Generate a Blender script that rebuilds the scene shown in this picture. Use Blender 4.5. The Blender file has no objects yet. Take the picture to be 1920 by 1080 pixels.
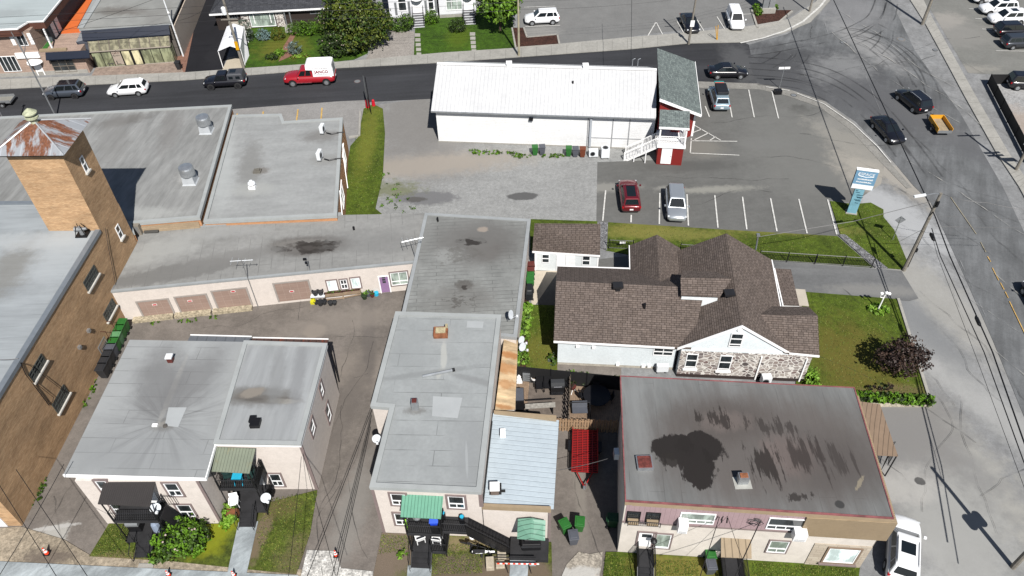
import bpy, bmesh, math, random
from mathutils import Vector, Matrix
rnd = random.Random(11)
sc = bpy.context.scene
C = sc.collection
V = Vector
PI = math.pi
# ---------------------------------------------------------------- survey: camera found from the photograph's vertical edges
F, VX, VY, H = 1440., 1000., 2015., 46.
dn = V((VX-960, VY-540, F)).normalized()
yv = (V((0, 0, 1))-dn*dn.z).normalized()
xv = yv.cross(-dn)
def ray(px, py):
    d = V((px-960, py-540, F)); return V((d.dot(xv), d.dot(yv), -d.dot(dn)))
def P(px, py, z=0.):
    "world point at height z seen at that spot of the photograph"
    d = ray(px, py); d *= (H-z)/-d.z
    return V((d.x, d.y, z))
def PP(l, z=0.): return [P(a, b, z) for a, b in l]
cam = bpy.data.objects.new('camera', bpy.data.cameras.new('camera')); C.objects.link(cam)
Mw = lambda v: V((v.dot(xv), v.dot(yv), -v.dot(dn)))
cr, cu, cb = Mw(V((1, 0, 0))), Mw(V((0, -1, 0))), Mw(V((0, 0, -1)))
cam.matrix_world = Matrix(((cr.x, cu.x, cb.x, 0), (cr.y, cu.y, cb.y, 0), (cr.z, cu.z, cb.z, H), (0, 0, 0, 1)))
cam.data.sensor_width = 36.; cam.data.lens = F/1920*36; cam.data.clip_start = 1; cam.data.clip_end = 3000
sc.camera = cam
sc.cycles.diffuse_bounces = 1; sc.cycles.max_bounces = 6
# ---------------------------------------------------------------- light
SUN = V((0.275, -0.96, 1.15)).normalized()
w = bpy.data.worlds.new('World'); sc.world = w; w.use_nodes = True
sky = w.node_tree.nodes.new('ShaderNodeTexSky'); sky.sky_type = 'NISHITA'; sky.sun_disc = False
sky.sun_elevation = math.asin(SUN.z); sky.sun_rotation = math.atan2(SUN.x, SUN.y)
bg = w.node_tree.nodes['Background']; w.node_tree.links.new(sky.outputs[0], bg.inputs[0]); bg.inputs[1].default_value = .05
sl = bpy.data.lights.new('sun', 'SUN'); sl.energy = 5.0; sl.angle = math.radians(.53); sl.color = (1, .965, .91)
so = bpy.data.objects.new('sun', sl); C.objects.link(so); so.rotation_euler = SUN.to_track_quat('Z', 'Y').to_euler(); so.location = (20, -40, 80)
sc.view_settings.view_transform = 'Standard'; sc.view_settings.look = 'None'
sc.view_settings.exposure = .5; sc.view_settings.gamma = 1
# ---------------------------------------------------------------- materials
def S(r, g, b, k=.62):
    f = lambda c: ((c/255+.055)/1.055)**2.4 if c > 10 else c/255/12.92
    return (f(r)*k, f(g)*k, f(b)*k, 1)
class G:
    def __init__(s, name, rough=.85, metal=0., spec=.4):
        s.m = bpy.data.materials.new(name); s.m.use_nodes = True
        s.t = s.m.node_tree.nodes; s.l = s.m.node_tree.links; s.b = s.t['Principled BSDF']
        s.set('Roughness', rough); s.set('Metallic', metal); s.set('Specular IOR Level', spec)
    def set(s, k, v):
        if hasattr(v, 'is_linked'): s.l.new(v, s.b.inputs[k])
        else: s.b.inputs[k].default_value = v
    def n(s, t, ins=None, **a):
        x = s.t.new('ShaderNode'+t)
        for k, v in a.items(): setattr(x, k, v)
        for k, v in (ins or {}).items():
            if hasattr(v, 'is_linked'): s.l.new(v, x.inputs[k])
            else: x.inputs[k].default_value = v
        return x
    def M(s, op, a, b=0., cl=False): return s.n('Math', {0: a, 1: b}, operation=op, use_clamp=cl).outputs[0]
    def mix(s, f, a, b, bl='MIX'):
        x = s.n('Mix', {0: f, 6: a, 7: b}, data_type='RGBA', blend_type=bl); return x.outputs[2]
    def noise(s, vec, sc_, det=4., ro=.55, dist=0.):
        return s.n('TexNoise', {'Vector': vec, 'Scale': sc_, 'Detail': det, 'Roughness': ro, 'Distortion': dist}).outputs[0]
    def ramp(s, x, a, b, c=0., d=1.):
        return s.n('MapRange', {0: x, 1: a, 2: b, 3: c, 4: d}, interpolation_type='SMOOTHSTEP').outputs[0]
    def pos(s): return s.n('NewGeometry').outputs['Position']
    def uv(s): return s.n('UVMap').outputs[0]
    def obj(s): return s.n('TexCoord').outputs['Object']
    def mp(s, vec, loc=(0, 0, 0), rot=0., scale=(1, 1, 1), t='POINT'):
        return s.n('Mapping', {0: vec, 1: loc, 2: (0, 0, rot), 3: scale}, vector_type=t).outputs[0]
    def bump(s, h, st=.3, d=.02):
        s.set('Normal', s.n('Bump', {'Strength': st, 'Distance': d, 'Height': h}).outputs[0])
    def vary(s, col, vec, l):
        "multiply a colour by noises: l = (scale, amount[, stretch, angle])"
        for q in l:
            v = vec
            if len(q) > 2: v = s.mp(vec, rot=q[3], scale=(1/q[2], 1, 1), t='TEXTURE')
            f = s.noise(v, q[0], 5, .6)
            g = s.ramp(f, .25, .75, 1-q[1], 1+q[1])
            cc = s.n('CombineColor', {0: g, 1: g, 2: g}).outputs[0]
            col = s.mix(1., col, cc, 'MULTIPLY')
        return col
    def spots(s, col, vec, l, z, ns=None):
        "stains with a shape of their own: (px,py,rx,ry,angle,colour,strength[,edge,noise])"
        nvec = s.mp(vec, rot=ns[2], scale=(ns[0], ns[1], 1)) if ns else vec
        for q in l:
            px, py, rx, ry, an, c2, st = q[:7]; ed = q[7] if len(q) > 7 else .5; nz = q[8] if len(q) > 8 else .6
            p = P(px, py, z)
            v = s.mp(vec, loc=(p.x, p.y, p.z), rot=math.radians(an), scale=(rx, ry, 50), t='TEXTURE')
            d = s.n('VectorMath', {0: v}, operation='LENGTH').outputs['Value']
            nn = s.noise(nvec, 1.3/max(.25, min(rx, ry))**.5, 6, .68)
            d = s.M('ADD', d, s.M('MULTIPLY', s.M('SUBTRACT', nn, .5), nz*2.2))
            m = s.M('MULTIPLY', s.ramp(d, 1.-ed*.5, 1.+ed*.5, 1, 0), st)
            col = s.mix(m, col, c2)
        return col
def simple(name, col, rough=.6, metal=0., spec=.4, var=.08, vs=2., coat=0.):
    g = G(name, rough, metal, spec)
    c = g.vary(col, g.obj(), [(vs, var)]) if var else col
    g.set('Base Color', c)
    if coat: g.set('Coat Weight', coat); g.set('Coat Roughness', .06)
    return g.m
def surf(name, base, vs, spots=(), z=0., rough=.92, speck=.0, bump=.25, bs=9., extra=None, ns=None, fields=()):
    g = G(name, rough, 0, .25); p = g.pos()
    c = g.vary(base, p, vs)
    if speck:
        c = g.vary(c, p, [(9, speck), (3.2, speck*.75)])
    if extra: c = extra(g, c, p)
    c = g.spots(c, p, spots, z, ns)
    for px, py, rx, ry, an, c2, st, nsc, (sx, sy, ro), lo, hi in fields:      # ragged streaky stains inside an outline
        o_ = P(px, py, z); v = g.mp(p, loc=(o_.x, o_.y, o_.z), rot=math.radians(an), scale=(rx, ry, 50), t='TEXTURE')
        d = g.n('VectorMath', {0: v}, operation='LENGTH').outputs['Value']
        d = g.M('ADD', d, g.M('MULTIPLY', g.M('SUBTRACT', g.noise(p, .8, 4), .5), .7))
        nn = g.noise(g.mp(p, rot=ro, scale=(sx, sy, 1)), nsc, 6, .7)
        nn = g.M('ADD', nn, g.M('MULTIPLY', g.ramp(d, .0, 1., .1, -.12), 1.))
        m = g.M('MULTIPLY', g.M('MULTIPLY', g.ramp(nn, lo, hi), g.ramp(d, .75, 1.15, 1, 0)), st)
        c = g.mix(m, c, c2)
    g.set('Base Color', c); g.bump(g.noise(p, bs, 6, .7), bump, .03)
    return g.m
def seams(ang, w, h, dark=.55, ms=.012, vary=.05, off=.5):
    "joints of roofing rolls: rows of height h laid along angle"
    def f(g, c, p):
        v = g.mp(p, rot=math.radians(-ang), scale=(1, 1, 0))
        b = g.n('TexBrick', {'Vector': v, 'Color1': (1-vary,)*3+(1,), 'Color2': (1+vary,)*3+(1,), 'Mortar': (dark,)*3+(1,), 'Scale': 1., 'Mortar Size': ms*2., 'Mortar Smooth': .25, 'Brick Width': w, 'Row Height': h}, offset=off)
        nz = g.ramp(g.noise(p, .5, 3), .4, .6)
        col = g.mix(g.M('MULTIPLY', nz, .8, True), (1, 1, 1, 1), b.outputs[0])
        return g.mix(1., c, col, 'MULTIPLY')
    return f
def siding(name, col, step=.16, dark=.72, rough=.55, vert=False, var=.05):
    g = G(name, rough, 0, .35); u = g.uv()
    sx = g.n('SeparateXYZ', {0: u}).outputs[0 if vert else 1]
    f = g.M('FRACT', g.M('DIVIDE', sx, step))
    e = g.ramp(f, .0, .16)
    c = g.vary(col, g.pos(), [(.7, var), (6, var)])
    c = g.mix(e, g.mix(1., c, (dark, dark, dark, 1), 'MULTIPLY'), c)
    g.set('Base Color', c); g.bump(g.ramp(f, 0, .9), .5, .02)
    return g.m
def shingle(name, c1, c2, mo, bw=.42, rh=.2):
    g = G(name, .95, 0, .2); u = g.uv()
    b = g.n('TexBrick', {'Vector': u, 'Color1': c1, 'Color2': c2, 'Mortar': mo, 'Scale': 1., 'Mortar Size': .016, 'Mortar Smooth': .2, 'Brick Width': bw, 'Row Height': rh}, offset=.37, offset_frequency=3)
    v = g.n('TexBrick', {'Vector': g.mp(u, (.13, 0, 0)), 'Color1': (.55, .55, .55, 1), 'Color2': (1.12, 1.1, 1.06, 1), 'Mortar': (.9, .9, .9, 1), 'Scale': 1., 'Mortar Size': .0, 'Brick Width': bw*.8, 'Row Height': rh}, offset=.6, offset_frequency=2, squash=1.)
    c = g.mix(.42, b.outputs[0], v.outputs[0], 'MULTIPLY')
    c = g.vary(c, g.pos(), [(.35, .06), (9, .1)])
    g.set('Base Color', c); g.bump(b.outputs[1], .35, -.03)
    return g.m
def brickm(name, c1, c2, mo, streak=.18, bw=.22, rh=.078, ms=.009, off=.5):
    g = G(name, .9, 0, .25); u = g.uv()
    b = g.n('TexBrick', {'Vector': u, 'Color1': c1, 'Color2': c2, 'Mortar': mo, 'Scale': 1., 'Mortar Size': ms, 'Brick Width': bw, 'Row Height': rh}, offset=off)
    c = g.vary(b.outputs[0], u, [(1.1, streak, .28, 0), (4.5, streak*.9, .22, 0), (.25, .08)])
    g.set('Base Color', c); g.bump(b.outputs[1], .4, -.02)
    return g.m
def stonem(name):
    g = G(name, .85, 0, .3); u = g.mp(g.uv(), scale=(1, 1.35, 1))
    a = g.n('TexVoronoi', {'Vector': u, 'Scale': 2.6, 'Randomness': .9}, feature='DISTANCE_TO_EDGE').outputs['Distance']
    cc = g.n('TexVoronoi', {'Vector': u, 'Scale': 2.6, 'Randomness': .9}, feature='F1').outputs['Color']
    r = g.n('ValToRGB', {0: g.n('SeparateColor', {0: cc}).outputs[0]})
    el = r.color_ramp.elements; el[0].position = 0; el[0].color = S(92, 84, 84); el[1].position = 1; el[1].color = S(196, 186, 180, .7)
    for p_, c_ in ((.25, S(150, 138, 136)), (.45, S(182, 172, 164, .7)), (.6, S(134, 112, 110)), (.8, S(178, 172, 166, .7))):
        e = el.new(p_); e.color = c_
    c = g.vary(r.outputs[0], g.uv(), [(7, .15)])
    c = g.mix(g.ramp(a, .05, .095), S(236, 232, 226, .7), c)
    g.set('Base Color', c); g.bump(g.ramp(a, .02, .12), .5, .03)
    return g.m
def metalroof(name, col, step, rough=.45, dark=.8, along='x', rust=None, metal=.0):
    g = G(name, rough, metal, .4); u = g.uv()
    s_ = g.n('SeparateXYZ', {0: g.pos() if along == 'py' else u}).outputs[0 if along == 'x' else 1]
    f = g.M('PINGPONG', s_, step/2); f = g.M('DIVIDE', f, step/2)
    e = g.ramp(f, .0, .25)
    c = g.vary(col, g.pos(), [(.5, .05), (3, .05)])
    c = g.mix(e, g.mix(1., c, (dark,)*3+(1,), 'MULTIPLY'), c)
    if rust:
        k, sc1, lo, hi, st, cc = rust
        n = g.noise(g.mp(u, scale=(1, st, 1)), sc1, 6, .7); c = g.mix(g.ramp(n, lo, hi), c, g.vary(cc, u, [(6, .35)]))
    g.set('Base Color', c); g.bump(e, .5, .03)
    return g.m
def leafm(name, col, var=.35, trans=.25):
    g = G(name, .6, 0, .3)
    r = g.n('ObjectInfo').outputs['Random']
    c = g.vary(col, g.pos(), [(1.2, var), (7, var*.8)])
    g.set('Base Color', c)
    return g.m
# ---------------------------------------------------------------- mesh builder
OFF = {}
def tag(o, label=None, cat=None, group=None, kind=None):
    for k, v in (('label', label), ('category', cat), ('group', group), ('kind', kind)):
        if v: o[k] = v
    return o
def root(name, loc, label, cat, group=None, rz=0.):
    o = bpy.data.objects.new(name, None); C.objects.link(o); o.empty_display_size = .3
    o.location = loc; o.rotation_euler = (0, 0, rz); OFF[o] = V(loc)
    return tag(o, label, cat, group)
SPLIT = set('lower_mullion parapet corner_board stone_panel drain_pipe post porch_post porch_column downspout shutter stringer handrail gutter garage_door door_glass porch_fascia leg roof_rail running_board side_panel side_rail mudguard wall_vent side_canopy_post armrest blade guard sign_panel balcony_shelf balcony_door crossarm mullion insulator service_mast wheel tread_edge cap_window corner fender pedal_pair rake_trim eave_trim lean_to_wall lintel soffit_band door_sill base_plate shelf'.split())
class MB:
    def __init__(s): s.v = []; s.f = []; s.mi = []
    def face(s, pts, m=0):
        i = len(s.v); s.v += [V(p) for p in pts]; s.f.append(tuple(range(i, i+len(pts)))); s.mi.append(m)
    def grid(s, rows, m=0, closed=False, caps=False):
        i = len(s.v); n = len(rows[0]); 
        for r in rows: s.v += [V(p) for p in r]
        for a in range(len(rows)-1):
            for b in range(n if closed else n-1):
                c = (b+1) % n
                s.f.append((i+a*n+b, i+a*n+c, i+(a+1)*n+c, i+(a+1)*n+b)); s.mi.append(m)
        if caps:
            s.f.append(tuple(i+b for b in range(n))[::-1]); s.mi.append(m)
            s.f.append(tuple(i+(len(rows)-1)*n+b for b in range(n))); s.mi.append(m)
    def prism(s, poly, z0, z1, m=0, ms=None, bottom=True):
        ms = m if ms is None else ms
        a = [V((p[0], p[1], z0)) for p in poly]; b = [V((p[0], p[1], z1)) for p in poly]; n = len(poly)
        i = len(s.v); s.v += a+b
        for k in range(n):
            j = (k+1) % n; s.f.append((i+k, i+j, i+n+j, i+n+k)); s.mi.append(ms)
        s.f.append(tuple(i+n+k for k in range(n))); s.mi.append(m)
        if bottom: s.f.append(tuple(i+k for k in range(n))[::-1]); s.mi.append(ms)
    def ob(s, o, X, Y, Z, m=0):
        o, X, Y, Z = V(o), V(X), V(Y), V(Z); i = len(s.v)
        s.v += [o, o+X, o+X+Y, o+Y, o+Z, o+X+Z, o+X+Y+Z, o+Y+Z]
        for f in ((3, 2, 1, 0), (4, 5, 6, 7), (0, 1, 5, 4), (1, 2, 6, 5), (2, 3, 7, 6), (3, 0, 4, 7)):
            s.f.append(tuple(i+k for k in f)); s.mi.append(m)
    def box(s, c, sx, sy, sz, rz=0., m=0):
        "box standing on the point c"
        X = V((math.cos(rz), math.sin(rz), 0))*sx; Y = V((-math.sin(rz), math.cos(rz), 0))*sy
        s.ob(V(c)-X/2-Y/2, X, Y, (0, 0, sz), m)
    def cyl(s, a, b, r0, r1=None, n=10, m=0, caps=True):
        a, b = V(a), V(b); r1 = r0 if r1 is None else r1
        d = (b-a).normalized(); x = d.orthogonal().normalized(); y = d.cross(x)
        ring = lambda c, r: [c+(x*math.cos(2*PI*k/n)+y*math.sin(2*PI*k/n))*r for k in range(n)]
        s.grid([ring(a, r0), ring(b, r1)], m, True, caps)
    def tube(s, pts, r, n=5, m=0):
        pts = [V(p) for p in pts]; rows = []
        for k, p in enumerate(pts):
            d = (pts[min(k+1, len(pts)-1)]-pts[max(k-1, 0)]).normalized()
            x = d.cross(V((0, 0, 1))); x = x.normalized() if x.length > .05 else V((1, 0, 0)); y = d.cross(x)
            rr = r[k] if isinstance(r, (list, tuple)) else r
            rows.append([p+(x*math.cos(2*PI*q/n)+y*math.sin(2*PI*q/n))*rr for q in range(n)])
        s.grid(rows, m, True, True)
    def lathe(s, c, prof, n=14, m=0, ax=None):
        c = V(c); Z = V(ax).normalized() if ax else V((0, 0, 1)); X = Z.orthogonal().normalized(); Y = Z.cross(X)
        s.grid([[c+Z*z+(X*math.cos(2*PI*k/n)+Y*math.sin(2*PI*k/n))*max(r, .001) for k in range(n)] for r, z in prof], m, True, True)
    def islands(s):
        par = list(range(len(s.v)))
        def fd(x):
            while par[x] != x: par[x] = par[par[x]]; x = par[x]
            return x
        for f in s.f:
            r0 = fd(f[0])
            for k in f[1:]: par[fd(k)] = r0
        gr = {}
        for f, m in zip(s.f, s.mi): gr.setdefault(fd(f[0]), []).append((f, m))
        out = []
        for fs in gr.values():
            b = MB(); ix = {}
            for f, m in fs:
                for k in f:
                    if k not in ix: ix[k] = len(b.v); b.v.append(s.v[k])
                b.f.append(tuple(ix[k] for k in f)); b.mi.append(m)
            out.append(b)
        return out
    def build(s, name, mats, parent=None, smooth=False, bevel=0., sub=0, local=False):
        mats = mats if isinstance(mats, (list, tuple)) else [mats]
        if parent is not None and name in SPLIT:
            il = s.islands()
            if len(il) > 1: return [b.build1(name, mats, parent, smooth, bevel, sub, local) for b in il][0]
        return s.build1(name, mats, parent, smooth, bevel, sub, local)
    def build1(s, name, mats, parent, smooth, bevel, sub, local):
        off = V((0, 0, 0))
        if parent is not None:
            if not local: off = OFF.get(parent, off)
        else:
            n = len(s.v); off = V((sum(p.x for p in s.v)/n, sum(p.y for p in s.v)/n, min(p.z for p in s.v)))
        me = bpy.data.meshes.new(name); me.from_pydata([p-off for p in s.v], [], s.f)
        for m in mats: me.materials.append(m)
        me.polygons.foreach_set('material_index', s.mi)
        bm = bmesh.new(); bm.from_mesh(me)
        bmesh.ops.remove_doubles(bm, verts=bm.verts, dist=.0004) if len(bm.verts) < 4000 else None
        bmesh.ops.recalc_face_normals(bm, faces=bm.faces)
        ul = bm.loops.layers.uv.new('UVMap')
        for f in bm.faces:
            nn = f.normal
            t = V((-nn.y, nn.x, 0)); t = t.normalized() if t.length > .02 else V((1, 0, 0))
            b = nn.cross(t); b = -b if b.z < -1e-4 else b
            for l in f.loops:
                q = l.vert.co+off; l[ul].uv = (q.dot(t), q.dot(b))
            f.smooth = smooth
        bm.to_mesh(me); bm.free()
        o = bpy.data.objects.new(name, me); C.objects.link(o)
        if parent is not None: o.parent = parent; OFF[o] = off
        else: o.location = off
        if bevel:
            b = o.modifiers.new('bevel', 'BEVEL'); b.width = bevel; b.segments = 2; b.limit_method = 'ANGLE'; b.angle_limit = math.radians(40)
        if sub:
            b = o.modifiers.new('sub', 'SUBSURF'); b.levels = sub; b.render_levels = sub
        return o
def copytree(o, parent=None):
    c = o.copy(); C.objects.link(c)
    if parent is not None: c.parent = parent
    for ch in list(o.children): copytree(ch, c)
    return c
def inset(poly, d):
    "offset a polygon inwards by d"
    p = [V((a[0], a[1], 0)) for a in poly]; n = len(p)
    A = sum(p[i].x*p[(i+1) % n].y-p[(i+1) % n].x*p[i].y for i in range(n)); sg = 1 if A > 0 else -1
    out = []
    for i in range(n):
        a, b, c = p[i-1], p[i], p[(i+1) % n]
        d1, d2 = (b-a).normalized(), (c-b).normalized()
        n1, n2 = V((-d1.y, d1.x, 0))*sg, V((-d2.y, d2.x, 0))*sg
        k = n1+n2; k = k/max(.25, 1+n1.dot(n2)); out.append(b+k*d)
    return out
def ring(mb, poly, d, z0, z1, m=0):
    q = inset(poly, d); n = len(poly)
    for i in range(n):
        j = (i+1) % n; a, b, c, e = [V((k[0], k[1], 0)) for k in (poly[i], poly[j], q[j], q[i])]
        u0, u1 = V((0, 0, z0)), V((0, 0, z1))
        mb.face([a+u1, b+u1, c+u1, e+u1], m); mb.face([a+u0, b+u0, b+u1, a+u1], m); mb.face([e+u1, c+u1, c+u0, e+u0], m)
class Wall:
    "vertical plane through two ground points; at() turns a photograph spot on it into (along, height)"
    def __init__(s, A, B, side=None):
        s.A = V((A[0], A[1], 0)); s.B = V((B[0], B[1], 0)); s.L = (s.B-s.A).length; s.t = (s.B-s.A).normalized()
        s.n = V((s.t.y, -s.t.x, 0))
        ref = V((0, 0, 0)) if side is None else V(side)
        if s.n.dot(ref-s.A) < 0: s.n = -s.n
    def at(s, px, py):
        r = ray(px, py); k = s.n.dot(s.A)/s.n.dot(V((r.x, r.y, 0))); p = r*k
        return (V((p.x, p.y, 0))-s.A).dot(s.t), p.z+H
    def pt(s, u, z, o=0.): return s.A+s.t*u+s.n*o+V((0, 0, z))
    def slab(s, mb, u0, u1, z0, z1, o0, o1, m=0):
        mb.ob(s.pt(u0, z0, o0), s.t*(u1-u0), s.n*(o1-o0), (0, 0, z1-z0), m)
    def frame(s, mb, u0, u1, z0, z1, wd, o0, o1, m=0):
        s.slab(mb, u0, u1, z0, z0+wd, o0, o1, m); s.slab(mb, u0, u1, z1-wd, z1, o0, o1, m)
        s.slab(mb, u0, u0+wd, z0+wd, z1-wd, o0, o1, m); s.slab(mb, u1-wd, u1, z0+wd, z1-wd, o0, o1, m)
def text(body, size, mat, parent, X, Y, org, name='lettering', depth=.004, offset=None):
    cu_ = bpy.data.curves.new(name, 'FONT'); cu_.body = body; cu_.size = size; cu_.align_x = 'CENTER'; cu_.align_y = 'CENTER'; cu_.extrude = depth; cu_.resolution_u = 2
    if offset: cu_.offset = offset
    tmp = bpy.data.objects.new('tmp', cu_); C.objects.link(tmp)
    dg = bpy.context.evaluated_depsgraph_get(); me = bpy.data.meshes.new_from_object(tmp.evaluated_get(dg))
    bpy.data.objects.remove(tmp)
    X, Y = V(X).normalized(), V(Y).normalized(); Z = X.cross(Y); o_ = V(org)-OFF.get(parent, V((0, 0, 0)))
    me.transform(Matrix(((X.x, Y.x, Z.x, o_.x), (X.y, Y.y, Z.y, o_.y), (X.z, Y.z, Z.z, o_.z), (0, 0, 0, 1))))
    me.materials.clear(); me.materials.append(mat); me.name = name
    o = bpy.data.objects.new(name, me); C.objects.link(o); o.parent = parent
    return o
# ---------------------------------------------------------------- palette
D = lambda *a: S(*a)
m_white = simple('white_paint', (.78, .78, .78, 1), .5, var=.03)
m_offwhite = simple('white_vinyl', (.62, .64, .66, 1), .5, var=.04)
m_black = simple('black_metal', (.012, .012, .014, 1), .45, .3)
m_rubber = simple('rubber', (.018, .018, .019, 1), .85)
m_blackplastic = simple('black_plastic', (.022, .023, .026, 1), .45)
m_greyplastic = simple('grey_plastic', (.07, .075, .09, 1), .5)
m_green = simple('green_plastic', (.02, .11, .02, 1), .45)
m_palegreen = simple('pale_green_plastic', (.09, .22, .1, 1), .5)
m_brownpl = simple('brown_plastic', (.13, .035, .015, 1), .5)
m_redbrown = simple('maroon_plastic', (.09, .022, .018, 1), .5)
m_galv = simple('galvanised_steel', (.42, .44, .46, 1), .38, .75, var=.15)
m_alu = simple('aluminium', (.5, .52, .54, 1), .4, .5)
m_greymetal = simple('grey_metal', (.2, .21, .22, 1), .5, .3)
m_wood = simple('weathered_pole_wood', S(146, 140, 130), .9, var=.25, vs=4)
m_concrete = surf('concrete', S(178, 175, 168), [(.6, .1), (5, .08)], speck=.06)
m_chrome = simple('chrome', (.7, .7, .72, 1), .12, 1., var=0)
m_lamp = simple('headlamp_lens', (.6, .62, .64, 1), .1, .2, var=0)
m_tail = simple('tail_lamp_lens', (.3, .004, .008, 1), .15, 0, var=0)
m_plate = simple('number_plate', (.7, .7, .72, 1), .5, var=0)
m_carglass = simple('car_glass', (.008, .011, .013, 1), .04, 0, .8, var=0)
m_orange = simple('safety_orange', (.75, .05, .012, 1), .5)
m_yellow = simple('yellow_paint', S(236, 176, 20), .5)
m_yellowline = surf('worn_yellow_paint', S(214, 176, 104), [(6, .25)], speck=.2)
m_whiteline = surf('worn_white_paint', S(225, 224, 220), [(3, .15)], speck=.14)
m_mauve = simple('mauve_trim', S(146, 130, 128), .7)
m_tan = simple('tan_fascia', S(176, 156, 128), .6)
m_redtrim = simple('red_drip_edge', S(168, 66, 72), .5)
m_plasticwhite = simple('white_resin', (.8, .8, .8, 1), .4, var=0)
m_blue = simple('blue_plastic', (.01, .05, .5, 1), .4)
m_cyan = simple('turquoise_plastic', (.02, .33, .5, 1), .45)
m_lime = simple('lime_cloth', (.3, .65, .04, 1), .7)
m_deckwood = siding('weathered_deck_boards', S(150, 128, 108), .14, .5, .9, True, .2)
m_fencewood = simple('cedar_fence_wood', S(172, 142, 112), .9, var=.18, vs=3)
m_dirt = surf('bare_soil', S(132, 116, 102), [(.7, .2), (4, .25)], speck=.3, bump=.6)
def glassm(name, tint, rough=.06):
    g = G(name, rough, 0, .7); n = g.noise(g.mp(g.obj(), scale=(1, 1, .35)), 1.7, 3, .6)
    g.set('Base Color', g.mix(g.ramp(n, .4, .62), tint, tuple(x*2.2 for x in tint[:3])+(1,))); return g.m
m_glass = glassm('window_glass', (.014, .017, .019, 1))
m_curtain = glassm('curtained_glass', (.16, .19, .17, 1))
m_blind = glassm('window_with_pale_blind', (.42, .5, .5, 1), .3)
m_winwhite = simple('white_window_frame', (.76, .77, .78, 1), .4, var=0)
# ---------------------------------------------------------------- ground
LIGHT = S(146, 147, 148)
gspots = [(1830, 740, 1.6, 16, 26, S(182, 182, 180), .7, 1.2, .6), (1760, 560, 2.2, 9, 20, S(176, 174, 168), .7, 1.2, .8), (1790, 860, 2.5, 7, 20, S(184, 182, 174), .8, 1., .9),
          (1740, 900, 5, 6, 0, S(138, 138, 138), .8, .9, .6), (1640, 305, 1.5, 9, 25, S(176, 170, 160), .8, 1., .9), (1680, 400, 2, 6, 25, S(190, 192, 194), .8, .9, .7), (1800, 1010, 3, 5, 0, S(184, 184, 180), .6, 1., .9),
          (1690, 905, 2.4, 1.5, 0, S(186, 184, 180), .8, .9, .8), (1725, 902, .35, .3, 0, S(70, 70, 70), .9, .3, .3), (1690, 790, 4, 4, 0, S(140, 138, 136), .9, 1., .6), (1690, 580, 1.6, 7, 18, S(136, 138, 140), .8, 1., .5)]
m_ground = surf('worn_grey_asphalt', LIGHT, [(.09, .13), (.45, .16), (1.1, .1, .3, 1.15), (2.6, .1)], gspots, speck=.1)
m_road = surf('dark_asphalt', S(62, 63, 67), [(.12, .14), (.5, .22, .1, .06), (2., .08, .08, .06)], [(1390, 120, 2, 5, 0, S(96, 97, 99), .8, 1., .7), (560, 128, 12, .35, 4, S(42, 42, 44), .8, .8, .7), (710, 128, 6, .3, 4, S(50, 50, 52), .8, .8, .7)], speck=.08)
m_lane = surf('worn_traffic_lane', S(114, 116, 118), [(.14, .12), (.35, .18, 1., 0), (1.1, .18, .12, 1.15), (3, .08, .1, 1.15)], [(1490, 132, 9, 6, 0, S(76, 77, 80), .85, 1.1, .8), (1590, 175, 8, 6, -20, S(94, 95, 98), .7, 1.2, .8), (1575, 130, 4, 3, 30, S(150, 151, 152), .7, 1., .8), (1620, 80, 2, 7, 15, S(158, 158, 158), .8, 1., .7), (1650, 200, 2.4, 8, 20, S(96, 97, 100), .8, 1., .7), (1600, 20, 4, 5, 0, S(150, 150, 152), .6, 1.2, .8), (1760, 240, 2, 10, 25, S(104, 105, 108), .7, 1., .7)], speck=.08)
m_lot = surf('parking_asphalt', S(113, 113, 111), [(.1, .08), (.7, .07), (2, .05, .3, .2)], [(1130, 352, 3, .7, 0, S(150, 149, 144), .9, 1.2, .8), (1340, 355, 4, .5, 2, S(156, 155, 148), .9, 1.2, .9), (1255, 353, 1.3, .4, 0, S(150, 149, 144), .9, 1.2, .9), (1320, 278, 2, 1.6, 0, S(138, 135, 128), .7, 1.2, .6), (1500, 205, 1.2, 1., 0, S(84, 84, 82), .8, .9, 1.), (1530, 290, 7, 9, 0, S(130, 130, 127), .7, 1.2, .8), (1430, 270, 2.5, 1.1, 0, S(128, 128, 126), .7, 1., .8), (1290, 312, 5, .9, 0, S(96, 96, 94), .7, 1., .7), (1640, 330, 2.6, 5, 25, S(172, 167, 158), .95, 1., .7), (1600, 270, 1.8, 5, 35, S(158, 155, 148), .8, 1., .9), (1575, 230, 2.5, 1.5, 0, S(150, 148, 143), .7, 1., .9)], speck=.06)
m_gravel = surf('gravel', S(160, 161, 160), [(.12, .08), (.8, .09)], [(790, 240, 6, 9, 8, S(136, 133, 130), .8, 1., .7), (800, 310, 10, 1.8, 5, S(170, 162, 152), .9, 1.2, .7), (980, 368, 1.5, .6, 0, S(98, 98, 98), .95, .3, .35), (797, 371, 3.2, 1.1, 0, S(122, 122, 124), .9, .5, .7), (780, 374, 1., .4, 0, S(96, 94, 92), .9, .5, .7), (735, 355, 2.5, 1.2, 0, S(118, 122, 84), .7, 1., 1.6)], speck=.16, bump=.7, bs=12)
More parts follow.
